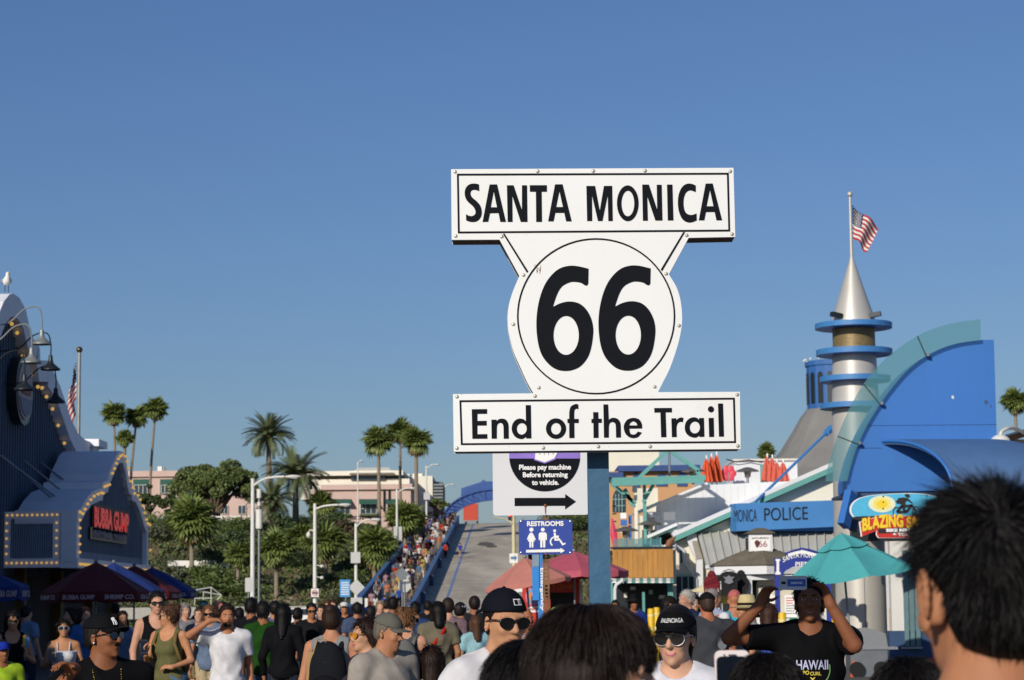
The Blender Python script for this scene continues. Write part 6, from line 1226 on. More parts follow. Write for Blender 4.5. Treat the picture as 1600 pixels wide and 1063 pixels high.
def person(u, v, D, label, yaw=0, h=None, top=('tee', '#888888'), bot=('trousers', '#333a48'), hair=('short', '#1a1412'), hat=None, glasses=None, skn='#c68e6a', build=1., fem=False, sho=None, sink=0., L='down', R='down', head=(0, 0), vx=None, hand=True, group=None, z0=0., stride=0., extra=None, mouth=True, beard=None, lean=0.):
    P0 = W(u, v, D); z0 = z0; H = h if h else P0.z - z0
    vx = vx or (.009 if D < 13 else .0135 if D < 20 else .017 if D < 33 else .024 if D < 60 else .04)
    top_extra = .0 if not hat else .018
    s = H / (1.743 - sink + top_extra); vx = vx / s
    yr = radians(yaw); t = thing('person', label, 'person', (P0.x, D, z0), group); t.rotation_euler = (0, 0, yr); t.scale = (s, s, s)
    B = build; wB = B if not fem else B * .93; Rh = rotm(radians(head[0]), radians(head[1]))
    hp = lambda p: PIV - (0, 0, sink) + Rh @ (np.array(p, float) + np.array((0, -.005, .115)))
    # torso, neck
    tor = lambda o: [e_((0, .01, .96), (.162 * wB * (1.07 if fem else 1) + o, .112 * B + o, .125 + o)), e_((0, 0, 1.11), (.138 * wB + o, .098 * B * B + o, .15 + o), None, .05), e_((0, .008, 1.28), (.158 * wB + o, .112 * B + o, .165 + o), None, .05), c_((-.125 * wB, .015, 1.405), (.125 * wB, .015, 1.405), .058 + o, .058 + o, .05)]
    if fem: bust = lambda o: [e_((sx * .068, -.085, 1.27), (.058 + o, .055 + o, .058 + o), None, .04) for sx in (-1, 1)]
    elif B > 1.08: bust = lambda o: [e_((0, -.06, 1.08), (.13 * B + o, .085 * B + o, .13 + o), None, .05)]
    else: bust = lambda o: []
    neck = [c_((-.13, .022, 1.42), (0, .02, 1.49), .045, .052, .05), c_((.13, .022, 1.42), (0, .02, 1.49), .045, .052, .05), c_((0, .015, 1.42), tuple(hp((0, .014, -.045))), .060 if not fem else .048, .057 if not fem else .046, .035)]
    arms = []; up_arms = []; hands = []; W_ = {}
    for nm, sx in (('L', -1), ('R', 1)):
        q = ARM[(L if sx < 0 else R)] if isinstance(L if sx < 0 else R, str) else (L if sx < 0 else R)
        m = lambda p: np.array((p[0] * sx * (1 if True else 1), p[1], p[2]), float)
        sh = np.array((sx * .178 * wB, .015, sho or SHO)); el, wr = m(q[0]), m(q[1]); af = B ** .7 * (.88 if fem else 1)
        # keep limb lengths human
        d = el - sh; el = sh + d / np.linalg.norm(d) * .29; d = wr - el; wr = el + d / np.linalg.norm(d) * .255
        up_arms.append((sh, el)); arms += [c_(sh, el, .052 * af, .041 * af, .04), c_(el, wr, .042 * af, .028 * af, .012)]; dd = wr - el
        W_[nm] = (wr, dd / np.linalg.norm(dd))
        hd = dd if q[2] is None else m(q[2]); nr = np.array((-sx, -.25, 0)) if q[2] is None else (np.array(q[3]) * (sx, 1, 1) if len(q) > 3 else np.array((-sx * .6, .2, -.5)))
        if hand and vx * s < .03: hands += hand_prims(wr, hd, nr, .35 if q[2] is None else .55, sx * (-1 if q[2] is None else -1), vx)
        else: hands.append(e_(wr + hd / np.linalg.norm(hd) * .07, (.03, .03, .06)))
        W_[nm] = (wr, np.array(hd, float) / np.linalg.norm(hd))
    legs = []; LG = []
    for sx in (-1, 1):
        st = stride * sx; hipp = np.array((sx * .088 * B, .01, .92)); kn = np.array((sx * .092, -.02 - st * .16, .50)); an = np.array((sx * .095, .03 - st * .30 + (.05 if st < 0 else 0), .085 + (.04 if st < 0 else 0)))
        LG.append((hipp, kn, an)); legs += [c_(hipp, kn, .083 * B, .056, .04), c_(kn, an, .055, .036, .015), e_(an + (0, -.05, -.045), (.042, .115, .04), None, .02)]
    f = lambda p, r, k=.012, R=None: e_(hp(p), r, Rh if R is None else Rh @ R, k)
    hd = [f((0, .016, .045), (.073, .092, .085), .01), f((0, -.028, -.012), (.061, .068, .088), .02), f((0, -.042, -.072), (.046, .046, .034), .02), f((0, -.078, -.098), (.02, .016, .014), .02), c_(hp((0, -.094, .012)), hp((0, -.112, -.026)), .009, .0135, .010), f((-.012, -.1, -.029), (.009, .009, .007), .006), f((.012, -.1, -.029), (.009, .009, .007), .006),
          c_(hp((-.042, -.080, .030)), hp((.042, -.080, .030)), .012, .012, .012), f((-.038, -.072, -.022), (.022, .02, .02), .015), f((.038, -.072, -.022), (.022, .02, .02), .015), f((-.031, -.097, .010), (.014, .011, .009), -.012), f((.031, -.097, .010), (.014, .011, .009), -.012), c_(hp((-.017, -.0885, -.056)), hp((.017, -.0885, -.056)), .0062, .0062, .008), c_(hp((-.012, -.0885, -.066)), hp((.012, -.0885, -.066)), .0068, .0068, .008)]
    if vx * s < .02:
        for sx in (-1, 1): hd += [e_(hp((sx * .075, .008, -.006)), (.012, .019, .032), Rh @ rotm(sx * .35), .006), e_(hp((sx * .082, .002, .0)), (.008, .010, .017), Rh @ rotm(sx * .35), -.005)]
    body = ob_p('body', grow('body', tor(0) + bust(0) + neck + arms + hands + legs + hd, vx), skin(skn), t)
    # clothes
    kind, tc_ = top[0], top[1]; cl = cloth(tc_) if len(top) == 2 else cloth(tc_, .85, *top[2:]); o = .02 if kind != 'tank' else .012; vc = max(vx, .010)
    hem = .86 if kind in ('tee', 'long', 'shirt') else .9
    pr = tor(o) + bust(o) + [c_((sx * .15, .022, (sho or SHO) + .0), (sx * .03, .02, 1.475 + .6 * ((sho or SHO) - SHO)), .045 + o, .05 + o * .5, .04) for sx in (-1, 1)] + [e_((0, .008, .93), (.158 * wB + o + .012, .112 * B + o + .012, .13), None, .05)]; cuts = [((0, 0, hem), (0, 0, -1))]
    if kind == 'dress': pr += [c_((0, 0, .95), (0, 0, .5), .15 * B, .24 * B, .08)]; cuts = [((0, 0, .55), (0, 0, -1))]
    af = B ** .7 * (.88 if fem else 1)
    if kind in ('tee', 'shirt', 'dress'):
        for (sh, el) in up_arms: pr.append(c_(sh, sh + (el - sh) * .66, .052 * af + .02, .05 * af + .02, .03, 1))
    if kind in ('long', 'hoodie'):
        for (sh, el), nm in zip(up_arms, 'LR'): pr += [c_(sh, el, .053 * af + .016, .045 * af + .016, .03), c_(el, W_[nm][0], .045 * af + .014, .034 * af + .012, .02, 1)]
    if kind == 'tank':
        pr += [e_((sx * .215 * wB, .015, 1.40), (.068, .2, .13), None, -.015) for sx in (-1, 1)] + [e_((0, -.07, 1.47), (.09, .16, .115), None, -.015)]
    elif kind == 'tube': cuts.append(((0, 0, 1.34), (0, 0, 1)))
    else: pr += [e_((0, -.02, 1.515), (.066, .088, .065), None, -.01)]
    nm_ = {'tee': 'shirt', 'tank': 'tank_top', 'tube': 'halter_top', 'long': 'sweater', 'hoodie': 'hoodie', 'shirt': 'shirt', 'dress': 'dress'}[kind]
    shirt = ob_p(nm_, grow(nm_, pr, vc, cuts, .013 if kind != 'tank' else .007), cl, t)
    if kind == 'tube':
        for sx in (-1, 1): ob_p('strap', to_mesh('strap', G().tube([(sx * .075, -.115, 1.33), (sx * .085, -.06, 1.445), (sx * .07, .04, 1.47), (sx * .075, .12, 1.36)], .009, 6), cl, smooth='all'), None, shirt)
    bk, bc = bot[:2]; pr = [e_((0, .01, .95), (.166 * B * (1.07 if fem else 1) + .012, .118 * B + .012, .12))]; fr = {'shorts': (.62, 0), 'trousers': (1, .93), 'jeans': (1, .95), 'short_shorts': (.35, 0), 'skirt': (.5, 0)}[bk]; ad = .026 if bk == 'shorts' else .02
    for (a, b, c) in LG:
        if bk == 'skirt': continue
        k_ = min(1, fr[0] * 1.02) if fr[1] == 0 else 1; pr.append(c_(a, a + (b - a) * k_, .085 * B + ad, (.085 * B + (.058 - .085 * B) * k_) + ad, .03, 1 if fr[1] == 0 else 0))
        if fr[1]: pr.append(c_(b, b + (c - b) * fr[1], .058 + ad, .042 + ad, .02, 1))
    if bk == 'skirt': pr.append(c_((0, .01, .95), (0, .01, .52), .16 * B, .22 * B, .05, 1))
    bm2 = {'short_shorts': 'shorts'}.get(bk, bk); ob_p(bm2, grow(bm2, pr, max(vx, .012), [((0, 0, 1.03), (0, 0, 1))], .011), cloth(*bot[1:]) if len(bot) == 2 else cloth(bot[1], .85, *bot[2:]), t)
    if D < 60 or stride:
        pr = []
        for (a, b, c) in LG: pr += [e_(c + (0, -.045, -.04), (.05, .125, .045), None, .02), e_(c + (0, -.0, -.02), (.046, .05, .05), None, .02)]
        ob_p('shoes', grow('shoes', pr, max(vx, .014)), cloth('#33312f' if RN.random() < .6 else '#d8d4cc'), t)
    # hair
    hk, hc = hair
    if hk != 'none':
        inf = .012 if hk != 'buzz' else .005
        cut = [(hp((0, -.058, .062)), Rh @ np.array((0, -.75, -.66)))]
        pr = [e_(hp((0, .018, .046)), (.073 + inf, .093 + inf, .086 + inf), Rh, .01), e_(hp((0, .035, -.005)), (.070 + inf * .7, .075 + inf * .8, .07), Rh, .02)]
        if hk in ('short', 'buzz', 'bun'): cut.append((hp((0, 0, -.075)), Rh @ np.array((0, 0, -1))))
        if hk == 'bun': pr += [e_(hp((0, .085, .105)), (.048, .046, .046), Rh, .02)]
        ch = grow('hair', pr, max(vx, .008), cut); hob = ob_p('hair', ch, hairm(hc), t)
        if 5 < D < 60 and not hat and hk != 'buzz': tufts('hair_locks', t, hob, hairm(hc), 1100 if D < 16 else 420, (.026 if hk == 'short' else .05) / s, .0022 if D < 16 else .004, RN, hp, .45 if hk == 'short' else .2)
        if hk in ('long', 'pony', 'bob'):
            ln = {'long': .30, 'bob': .15, 'pony': .26}[hk]
            if hk == 'pony': q = [c_(hp((0, .10, .05)), hp((0, .15, -.02)), .028, .035, .02), c_(hp((0, .15, -.02)), hp((0, .13, -.02 - ln * .7)), .036, .015, .02)]
            else:
                q = [e_(hp((0, .03, .04)), (.088, .103, .09), Rh, .02), c_(hp((0, .07, 0)), (hp((0, .08, 0)) + (0, .02, -ln)), .07, .06, .04)]
                for sx in (-1, 1): q += [c_(hp((sx * .072, .03, .02)), hp((sx * .075, .035, 0)) + (sx * .012, 0, -ln), .036, .026, .03), c_(hp((sx * .074, -.01, .03)), hp((sx * .082, -.012, 0)) + (sx * .01, .0, -ln * .85), .018, .016, .03)]
            ob_p('hair_length', grow('hair_length', q, max(vx, .010), [(hp((0, -.06, .058)), Rh @ np.array((0, -.85, -.52)))] if hk != 'pony' else ()), hairm(hc), t)
            if 5 < D < 60: tufts('hair_ends', t, t.children[-1], hairm(hc), 500 if D < 16 else 260, .06 / s, .0026 if D < 16 else .0045, RN, hp, .02, .12)
    hl = lambda p: V(tuple(hp(p)))
    if beard: ob_p('beard' if beard[0] == 'beard' else 'moustache', grow('beard', [c_(hp((-.02, -.096, -.046)), hp((.02, -.096, -.046)), .0075, .0075, .01)] + ([e_(hp((0, -.055, -.08)), (.046, .045, .034), Rh, .02)] if beard[0] == 'beard' else []), max(vx * .8, .006), [(hp((0, 0, -.038)), Rh @ np.array((0, 0, 1)))]), hairm(beard[1]), t)
    if mouth and D < 30 and not beard: ob_p('lips', grow('lips', [c_(hp((-.0195, -.0885, -.0575)), hp((.0195, -.0885, -.0575)), .0062, .0062, .003), c_(hp((-.011, -.0902, -.0655)), hp((.011, -.0902, -.0655)), .0066, .0066, .003)], .005 / s), M('lips_' + ('rose' if fem else 'brown'), '#b4606a' if fem else '#a26a58', .45, var=.05), t)
    if D < 40 and not glasses:
        for sx in (-1, 1):
            ey = ob_p('eye', to_mesh('eye', G().ball(hl((sx * .031, -.0830, .009)), (.0125, .0085, .0052), 10, 6), M('eye_white', '#d8d2c8', .3), smooth='all'), None, t); ob_p('iris', to_mesh('iris', G().ball(hl((sx * .031, -.0905, .009)), (.0052, .003, .0050), 8, 5), M('eye_dark', '#1d130e', .2), smooth='all'), None, ey)
            ob_p('eyebrow', to_mesh('eyebrow', G().tube([hl((sx * .016, -.0935, .027)), hl((sx * .033, -.0925, .032)), hl((sx * .049, -.080, .028))], [.0035, .004, .0025], 6), hairm(hc if hk != 'none' else '#2a2018'), smooth='all'), None, t)
    if glasses:
        gk = glasses[0]; fm = M('frame_' + gk + glasses[1].lstrip('#'), glasses[1], .3, .6 if gk == 'silver' else 0.); lm = M('lens_' + (glasses[2] if len(glasses) > 2 else 'dark').lstrip('#'), glasses[2] if len(glasses) > 2 else '#0b0b0c', .06, spec=.9)
        go = ob_p('sunglasses', to_mesh('sunglasses', G().tube([hl((-.012, -.108, .014)), hl((0, -.112, .018)), hl((.012, -.108, .014))], .0035, 6).tube([hl((-.058, -.088, .016)), hl((-.076, -.03, .014)), hl((-.078, .012, .004))], .003, 5).tube([hl((.058, -.088, .016)), hl((.076, -.03, .014)), hl((.078, .012, .004))], .003, 5), fm, smooth='all'), None, t)
        for sx in (-1, 1):
            g = G(); pts = []
            for k in range(18):
                a = 2 * pi * k / 18; kk = 1.14 if gk == 'silver' else 1.06; x, z = .027 * cos(a) * kk, .0225 * sin(a) * kk * (1.1 if gk == 'silver' else 1)
                if gk == 'black': z = z * (1.0 if z < 0 else .7) + .002
                pts.append((x, z))
            g.prism(pts, [], lambda x, z, d: hl((sx * .034 + x, -.108 + d + .16 * (sx * (sx * .034 + x) - .01) * (1 if sx * (sx * .034 + x) > .01 else 0), .005 + z)), 0, .006)
            ob_p('lens', to_mesh('lens', g, lm, smooth=True), None, go)
            if gk != 'orange': g = G().tube([hl((sx * .034 + 1.05 * x, -.107 + .16 * max(0, sx * (sx * .034 + x) - .01), .005 + 1.05 * z)) for x, z in pts + pts[:1]], .0028, 5); ob_p('rim', to_mesh('rim', g, fm, smooth='all'), None, go)
    if hat:
        hk2, hc2 = hat[0], hat[1]; hm = cloth(hc2)
        if hk2 in ('cap', 'capback', 'beanie'):
            sg = -1 if hk2 != 'capback' else 1; zc_ = .050 if hk2 != 'capback' else .042
            cp = ob_p('cap', grow('cap', [e_(hp((0, .014, .040)), (.088, .110, .098), Rh, .01)], max(vx * .8, .007), [(hp((0, 0, zc_)), Rh @ np.array((0, .12 * (1 if hk2 != 'capback' else -.5), -1)))]), hm, t)
            if hk2 != 'beanie':
                def br(a, b):
                    an = (a - .5) * 2.1; rr = .088 + b * .0; x = .083 * sin(an); y0 = .014 + sg * (.104 * cos(an)); ext = .078 * b * max(0, cos(an * .72)) ** .6
                    y = y0 + sg * ext; z = zc_ - .005 * (sg < 0) + .004 - .012 * (1 - cos(an)) * 3.0 * (.4 + .6 * b) - .10 * ext * 1.0 + (.004 if sg > 0 else 0)
                    return hl((x, y, z))
                g = G().sheet(br, 14, 5); k = len(g.v); g.v += [(p[0], p[1], p[2] - .005) for p in g.v]; g.f += [tuple(i + k for i in reversed(q)) for q in g.f]; g.m += [0] * (len(g.f) - len(g.m)); ob_p('brim', to_mesh('brim', g, hm, smooth='all', recalc=False), None, cp)
                ob_p('button', to_mesh('button', G().ball(hl((0, .014, .139)), (.008, .008, .004), 8, 4), hm), None, cp)
            if len(hat) > 2: wrap_text(hat[2], cp, hp, Rh, s)
        elif hk2 == 'straw':
            g = G(); pr_ = [(.0, .168), (.05, .166), (.072, .155), (.092, .06), (.094, .045), (.15, .028), (.16, .032), (.15, .022), (.09, .03)]
            n = 28; vs = [hl((r * .98 * cos(2 * pi * j / n), .014 + r * 1.15 * sin(2 * pi * j / n), z)) for r, z in pr_ for j in range(n)]; g.add(vs, [(i * n + j, i * n + (j + 1) % n, (i + 1) * n + (j + 1) % n, (i + 1) * n + j) for i in range(len(pr_) - 1) for j in range(n)]); ho = ob_p('straw_hat', to_mesh('straw_hat', g, hm, smooth=True), None, t)
            g = G(); pr_ = [(.0945, .050), (.0915, .078)]; vs = [hl((r * .98 * cos(2 * pi * j / n), .014 + r * 1.15 * sin(2 * pi * j / n), z)) for r, z in pr_ for j in range(n)]; g.add(vs, [(j, (j + 1) % n, n + (j + 1) % n, n + j) for j in range(n)]); ob_p('hat_band', to_mesh('hat_band', g, cloth('#2a211c'), smooth=True), None, ho)
        elif hk2 == 'bandana': ob_p('bandana', grow('bandana', [e_(hp((0, .014, .045)), (.079, .100, .092), Rh, .01), e_(hp((0, .115, .01)), (.02, .02, .03), Rh, .02)], .01 / s, [(hp((0, 0, .030)), Rh @ np.array((0, .25, -1)))]), M('bandana_' + hc2.lstrip('#'), hc2, .8, var=.6, scale=60), t)
    t['_s'] = s
    if extra: extra(t, body, shirt, hp, Rh, W_)
    del t['_s']
    return t
def ob_p(name, me, mat, parent):
    if mat is not None and not me.materials: me.materials.append(mat)
    o = bpy.data.objects.new(name, me); COL.objects.link(o); o.parent = parent; return o
def wrap_text(spec, cp, hp, Rh, s):
    """print wrapped on the front (or back) of a cap"""
    body, mat, w, h, xo, zo, back = spec; vs, fs = text_raw(body, .0); x0 = min(p[0] for p in vs); x1 = max(p[0] for p in vs); y0 = min(p[1] for p in vs); y1 = max(p[1] for p in vs); out = []
    for x, y in vs:
        X = ((x - x0) / (x1 - x0) - .5) * w + xo; Z = ((y - y0) / (y1 - y0) - .5) * h + zo; a = X / .1; zz_ = min(.95, (Z - .040) / .098); r = sqrt(max(.02, 1 - zz_ ** 2)); sg = 1 if back else -1
        out.append(V(tuple(hp(((-sg if back else 1) * .0895 * r * sin(a), .014 + sg * .1125 * r * cos(a), Z)))))
    ob_p('lettering', to_mesh('lettering', G().add(out, fs), mat, recalc=False), None, cp)
def shirt_print(shirt, body, mat, w, h, c, bold=.03, dy=-.6, eps=.006, poly=None):
    """flat print laid on the front of a garment by casting onto it"""
    me = shirt.data; bvh = BVHTree.FromPolygons([v.co for v in me.vertices], [tuple(p.vertices) for p in me.polygons])
    if poly is None:
        vs, fs = text_raw(body, bold); x0 = min(p[0] for p in vs); x1 = max(p[0] for p in vs); y0 = min(p[1] for p in vs); y1 = max(p[1] for p in vs); vs = [(((x - x0) / (x1 - x0) - .5) * w + c[0], ((y - y0) / (y1 - y0) - .5) * h + c[1]) for x, y in vs]
    else: vs, fs = poly
    out = []
    for x, z in vs:
        hit = bvh.ray_cast(V((x, dy, z)), V((0, 1 if dy < 0 else -1, 0))); y = hit[0].y if hit[0] is not None else 0
        out.append((x, y + (-eps if dy < 0 else eps), z))
    return ob_p('print', to_mesh('print', G().add(out, fs), mat, recalc=False), None, shirt)
def world_of(t, p):
    s = t.scale[0]; return V(t.location) + Matrix.Rotation(t.rotation_euler.z, 3, 'Z') @ (V(tuple(p)) * s)
def phone(label, t, c, right, upv, col, w=.072, h=.15, screen=True, holder=None):
    c = V(c); right = V(right).normalized(); upv = (V(upv) - right * V(upv).dot(right)).normalized(); n = right.cross(upv); o = thing('phone', label, 'phone', c); rr = .012; pts = []
    for (sx, sy) in ((1, 1), (-1, 1), (-1, -1), (1, -1)):
        a0 = {(1, 1): 0, (-1, 1): pi / 2, (-1, -1): pi, (1, -1): 1.5 * pi}[(sx, sy)]
        for k in range(5): a = a0 + k * pi / 8; pts.append((sx * (w / 2 - rr) + rr * cos(a), sy * (h / 2 - rr) + rr * sin(a)))
    f = lambda x, y, d: c + right * x + upv * y + n * d
    g = G(); g.prism(pts, [], f, .004, -.004); ob('case', g, M('phone_' + col.lstrip('#'), col, .3), o, smooth=True)
    if screen: g = G(); g.prism([(x * .9, y * .76) for x, y in pts], [], f, .0046, .0041); ob('screen', g, M('phone_screen', '#141a24', .08), o)
    return o, f
def backpack(label, t, col, hp=None, big=1., col2=None):
    """worn on the back of person t"""
    s = t.scale[0]; o = thing('backpack', label, 'backpack', world_of(t, (0, .2, 1.0))); o.rotation_euler = t.rotation_euler; o.scale = t.scale
    off = np.array((0, .2, 1.0)); P = lambda p: tuple(np.array(p) - off); m = cloth(col); vx = .018
    ob_p('bag_body', grow('bag_body', [e_(P((0, .20, 1.22)), (.15 * big, .09, .22 * big), None, .05), e_(P((0, .19, 1.08)), (.155 * big, .1, .15), None, .05)], vx), m, o)
    ob_p('front_pocket', grow('front_pocket', [e_(P((0, .275, 1.08)), (.115 * big, .05, .11), None, .03)], vx), cloth(col2 or col), o)
    for sx in (-1, 1): ob_p('strap', to_mesh('strap', G().tube([P((sx * .09, .15, 1.36)), P((sx * .105, .06, 1.475)), P((sx * .12, -.06, 1.44)), P((sx * .135, -.12, 1.33)), P((sx * .165, -.06, 1.18)), P((sx * .15, .12, 1.02))], [.022] * 6, 6, sq=.4), m, smooth='all'), None, o)
    ob_p('zip', to_mesh('zip', G().tube([P((-.1, .265, 1.24)), P((0, .285, 1.29)), P((.1, .265, 1.24))], .005, 5), m_dark, smooth='all'), None, o)
    return o
def strands(name, t, roots, mat, seed=1, wid=.0012):
    """hair strands: list of polylines with a half width that tapers to the tip"""
    g = G(); R = random.Random(seed)
    for pts in roots:
        n = len(pts); d = (V(pts[-1]) - V(pts[0])).normalized(); side = d.cross(V((R.gauss(0, 1), R.gauss(0, 1), R.gauss(0, 1)))).normalized(); vs = []
        for i, p in enumerate(pts): w = wid * (1 - (i / (n - 1)) ** 2 * .92); vs += [V(p) - side * w, V(p) + side * w]
        g.add(vs, [(2 * i, 2 * i + 1, 2 * i + 3, 2 * i + 2) for i in range(n - 1)])
    return ob_p(name, to_mesh(name, g, mat, smooth='all', recalc=False), None, t)
# ================================================================ the crowd
ASIAN, TAN, FAIR, BROWN = '#c99470', '#b57c58', '#d3a084', '#9a6442'
# ---- near the camera
def man_back_hair(t, body, shirt, hp, Rh, W_):
    R = random.Random(3); roots = []; whorl = np.array((.018, .085, .085)); rad = np.array((.079, .099, .092)); ctr = np.array((0, .018, .046))
    ob_p('scalp', grow('scalp', [e_(hp((0, .018, .046)), (.080, .100, .093), Rh, .01), e_(hp((0, .045, -.025)), (.068, .068, .065), Rh, .02)], .006, [(hp((0, -.062, .062)), Rh @ np.array((0, -.80, -.60))), (hp((0, .02, -.062)), Rh @ np.array((0, -.35, -.94)))]), hairm('#0c0a09'), t)
    while len(roots) < 13000:
        d = np.array([R.gauss(0, 1) for _ in range(3)]); d /= np.linalg.norm(d); low = R.random() < .45 and d[2] < .6 and d[1] > -.3
        c0 = ctr if not low else np.array((0, .040, -.012)); r0_ = rad if not low else np.array((.072, .076, .085))
        p = c0 + d * r0_
        if p[1] < -.045 + max(0, .06 - p[2]) * 1.0 or p[2] < -.078 + R.uniform(0, .03): continue
        if abs(p[0]) > .05 and p[2] < -.0 and p[1] < .035: continue
        n = d / r0_; n /= np.linalg.norm(n); away = p - whorl; away -= n * (away @ n); L = np.linalg.norm(away); away = away / max(L, 1e-4)
        sw = np.cross(n, away); fl = away + sw * .55 * math.exp(-L / .05) + np.array((0, 0, -.25)); fl -= n * (fl @ n); fl /= np.linalg.norm(fl); fl += np.array([R.gauss(0, .22) for _ in range(3)])
        ln = R.uniform(.03, .052) * (1.25 if p[2] > .07 else .8 if p[2] > -.02 else .42); ln *= .45 if abs(p[0]) > .05 and p[2] < .04 and p[1] < .06 else 1; lift = .24 if p[2] > .09 else .1 if p[2] > 0 else .07
        pts = [p, p + (fl * .5 + n * lift * .8) * ln * .6, p + (fl * 1.0 + n * lift * .9 + np.array((0, 0, -.1))) * ln]
        roots.append([tuple(hp(q)) for q in pts])
    strands('hair', t, roots, hairm('#0c0a09'), 1, .0011)
    for sx in (-1, 1):
        E = lambda y, z, x=0: hp((sx * (.076 + .010 * (y + .012) / .04 + x + .006), y, z)); rim = [E(.002 + .020 * cos(a) + .004 * sin(a), .002 + .033 * sin(a), .002) for a in np.linspace(-.75, 3.4, 11)]
        P = [e_(E(.004, 0, -.003), (.0045, .019, .031), Rh @ rotm(sx * .3), .004), e_(E(-.004, -.032, -.001), (.005, .009, .010), Rh, .006)] + [c_(rim[i], rim[i + 1], .0042, .0042, .003) for i in range(10)] + [c_(E(-.012, -.006, 0), E(-.012, .008, 0), .004, .004, .004), e_(hp((sx * .072, .002, -.004)), (.010, .016, .026), Rh, .006)]
        ob_p('ear', grow('ear', P, .0026), skin(TAN), t)
person(1538, 790, 2.95, 'man seen from behind with short spiky black hair, nearest the camera', yaw=191, top=('tank', '#2a2d36'), hair=('none', '#0c0a09'), skn=TAN, head=(6, 4), extra=man_back_hair, vx=.008, mouth=False)
def bob_hair(t, body, shirt, hp, Rh, W_, col='#1d120d', n=11000, steps=5, grow_=1.):
    R = random.Random(5); roots = []
    for k in range(n):
        a = R.uniform(0, 2 * pi); el = R.uniform(-.1, 1) ** 1 * pi / 2; d = np.array((cos(a) * cos(el), sin(a) * cos(el), sin(el))); p = np.array((0, .016, .046)) + d * np.array((.086, .106, .098))
        front = d[1] < -.55
        if front and d[2] < .15: continue
        part = np.array((R.uniform(-.01, .01), 0, 1)); fl = d * np.array((1, 1, 0)); fl = fl / max(np.linalg.norm(fl), .05); ln = R.uniform(.05, .085)
        pts = [p]; q = p.copy()
        for s in range(steps):
            dv = q - np.array((0, .016, .046)); nn = dv / np.array((.086, .106, .098)) ** 2; nn /= np.linalg.norm(nn); g_ = fl * .6 + np.array((0, 0, -1.)); g_ -= nn * (g_ @ nn) * (1 if q[2] > .045 else .8); g_ /= np.linalg.norm(g_); q = q + g_ * ln * .28 * grow_ + nn * .0012 + np.array([R.gauss(0, .0015) for _ in range(3)])
            if front and q[2] < .028 + .01 * sin(p[0] * 160): break
            pts.append(q.copy())
        if len(pts) > 2: roots.append([tuple(hp(x)) for x in pts])
    strands('hair_strands', t, roots, hairm(col), 2, .0013)
person(934, 968, 3.75, 'woman with dark brown fringed bob filling the lower middle', yaw=78, h=1.575, top=('tee', '#3a3034'), hair=('bob', '#1d120d'), skn=FAIR, fem=True, extra=bob_hair, vx=.008)
person(838, 1020, 4.0, 'person with smooth black hair tucked close behind the dark bob', yaw=150, top=('tee', '#26262a'), hair=('bob', '#0e0b0a'), skn=ASIAN, fem=True, vx=.012, extra=lambda *a: bob_hair(*a, col='#0e0b0a', n=7000))
pp_ = person(1196, 1040, 4.3, 'person with black hair low in the crowd holding up a white phone', yaw=180, top=('tee', '#2a2a30'), hair=('short', '#14100e'), skn=ASIAN, L=((.20, -.15, 1.30), (.16, -.36, 1.52), (0, -.05, 1)), R='down', vx=.011, extra=lambda *a: bob_hair(*a, col='#14100e', n=6000, steps=3, grow_=.55))
c = W(1144, 1056, 4.62); phone('white phone with dark screen held upright above the crowd', None, c, (1, 0, 0), (0, .05, 1), '#e8dcd8', .069, .10 * 1.0 + .0, True)
g = G(); q = W(1144, 1023.5, 4.613); ob('earpiece', G().bar(q - V((.008, 0, 0)), q + V((.008, 0, 0)), .002, .002), m_dark, bpy.data.objects['phone']); ob('front_camera', G().ball(q - V((.016, 0, 0)), .0018, 6, 4), m_dark, bpy.data.objects['phone'])
person(1420, 1047, 4.1, 'black haired head barely showing at the lower edge beside the food cart', yaw=170, top=('tee', '#22242a'), hair=('short', '#100d0c'), skn=ASIAN, vx=.014, extra=lambda *a: bob_hair(*a, col='#100d0c', n=6000, steps=3, grow_=.55))
# ---- the posing couple and other front figures
def cap_patch(t, body, shirt, hp, Rh, W_):
    g = G(); f = lambda x, z, e: V(tuple(hp((.0895 * sqrt(max(.05, 1 - ((z - .04) / .098) ** 2)) * sin(x / .09) * (1 + e), .014 - .1125 * sqrt(max(.05, 1 - ((z - .04) / .098) ** 2)) * cos(x / .09) * (1 + e), z))))
    for (x0, x1, z0_, z1_, m, e) in ((-.022, .020, .074, .098, m_wprint, .012), (-.019, -.001, .077, .095, m_ink, .022), (.003, .006, .078, .093, m_ink, .022), (.009, .012, .078, .093, m_ink, .022), (.0145, .017, .078, .093, m_ink, .022)):
        ob_p('cap_badge', to_mesh('cap_badge', G().sheet(lambda a, b: f(x0 + (x1 - x0) * a + .02, z0_ + (z1_ - z0_) * b, e), 4, 2), m, recalc=False), None, t)
    ob_p('ear_stud', to_mesh('ear_stud', G().ball(hp((-.083, -.002, -.03)), .004, 8, 6), m_bolt), None, t)
person(787, 918, 8.7, 'smiling man in white shirt, black sunglasses and backward dark cap', yaw=22, top=('tee', '#e4e3e4'), hair=('buzz', '#181210'), hat=('capback', '#141620'), glasses=('black', '#101012'), skn=ASIAN, head=(2, 4), extra=cap_patch, lean=.1)
person(1056, 946, 8.9, 'smiling woman in black lettered cap, round silver sunglasses and white top', yaw=-10, top=('tee', '#dfe0e6'), hair=('pony', '#120d0c'), hat=('cap', '#101114', ('BALENCIAGA', m_wprint, .12, .018, .010, .080, False)), glasses=('silver', '#b8b4b0', '#15130f'), skn='#d9a88a', fem=True, head=(-10, 3))
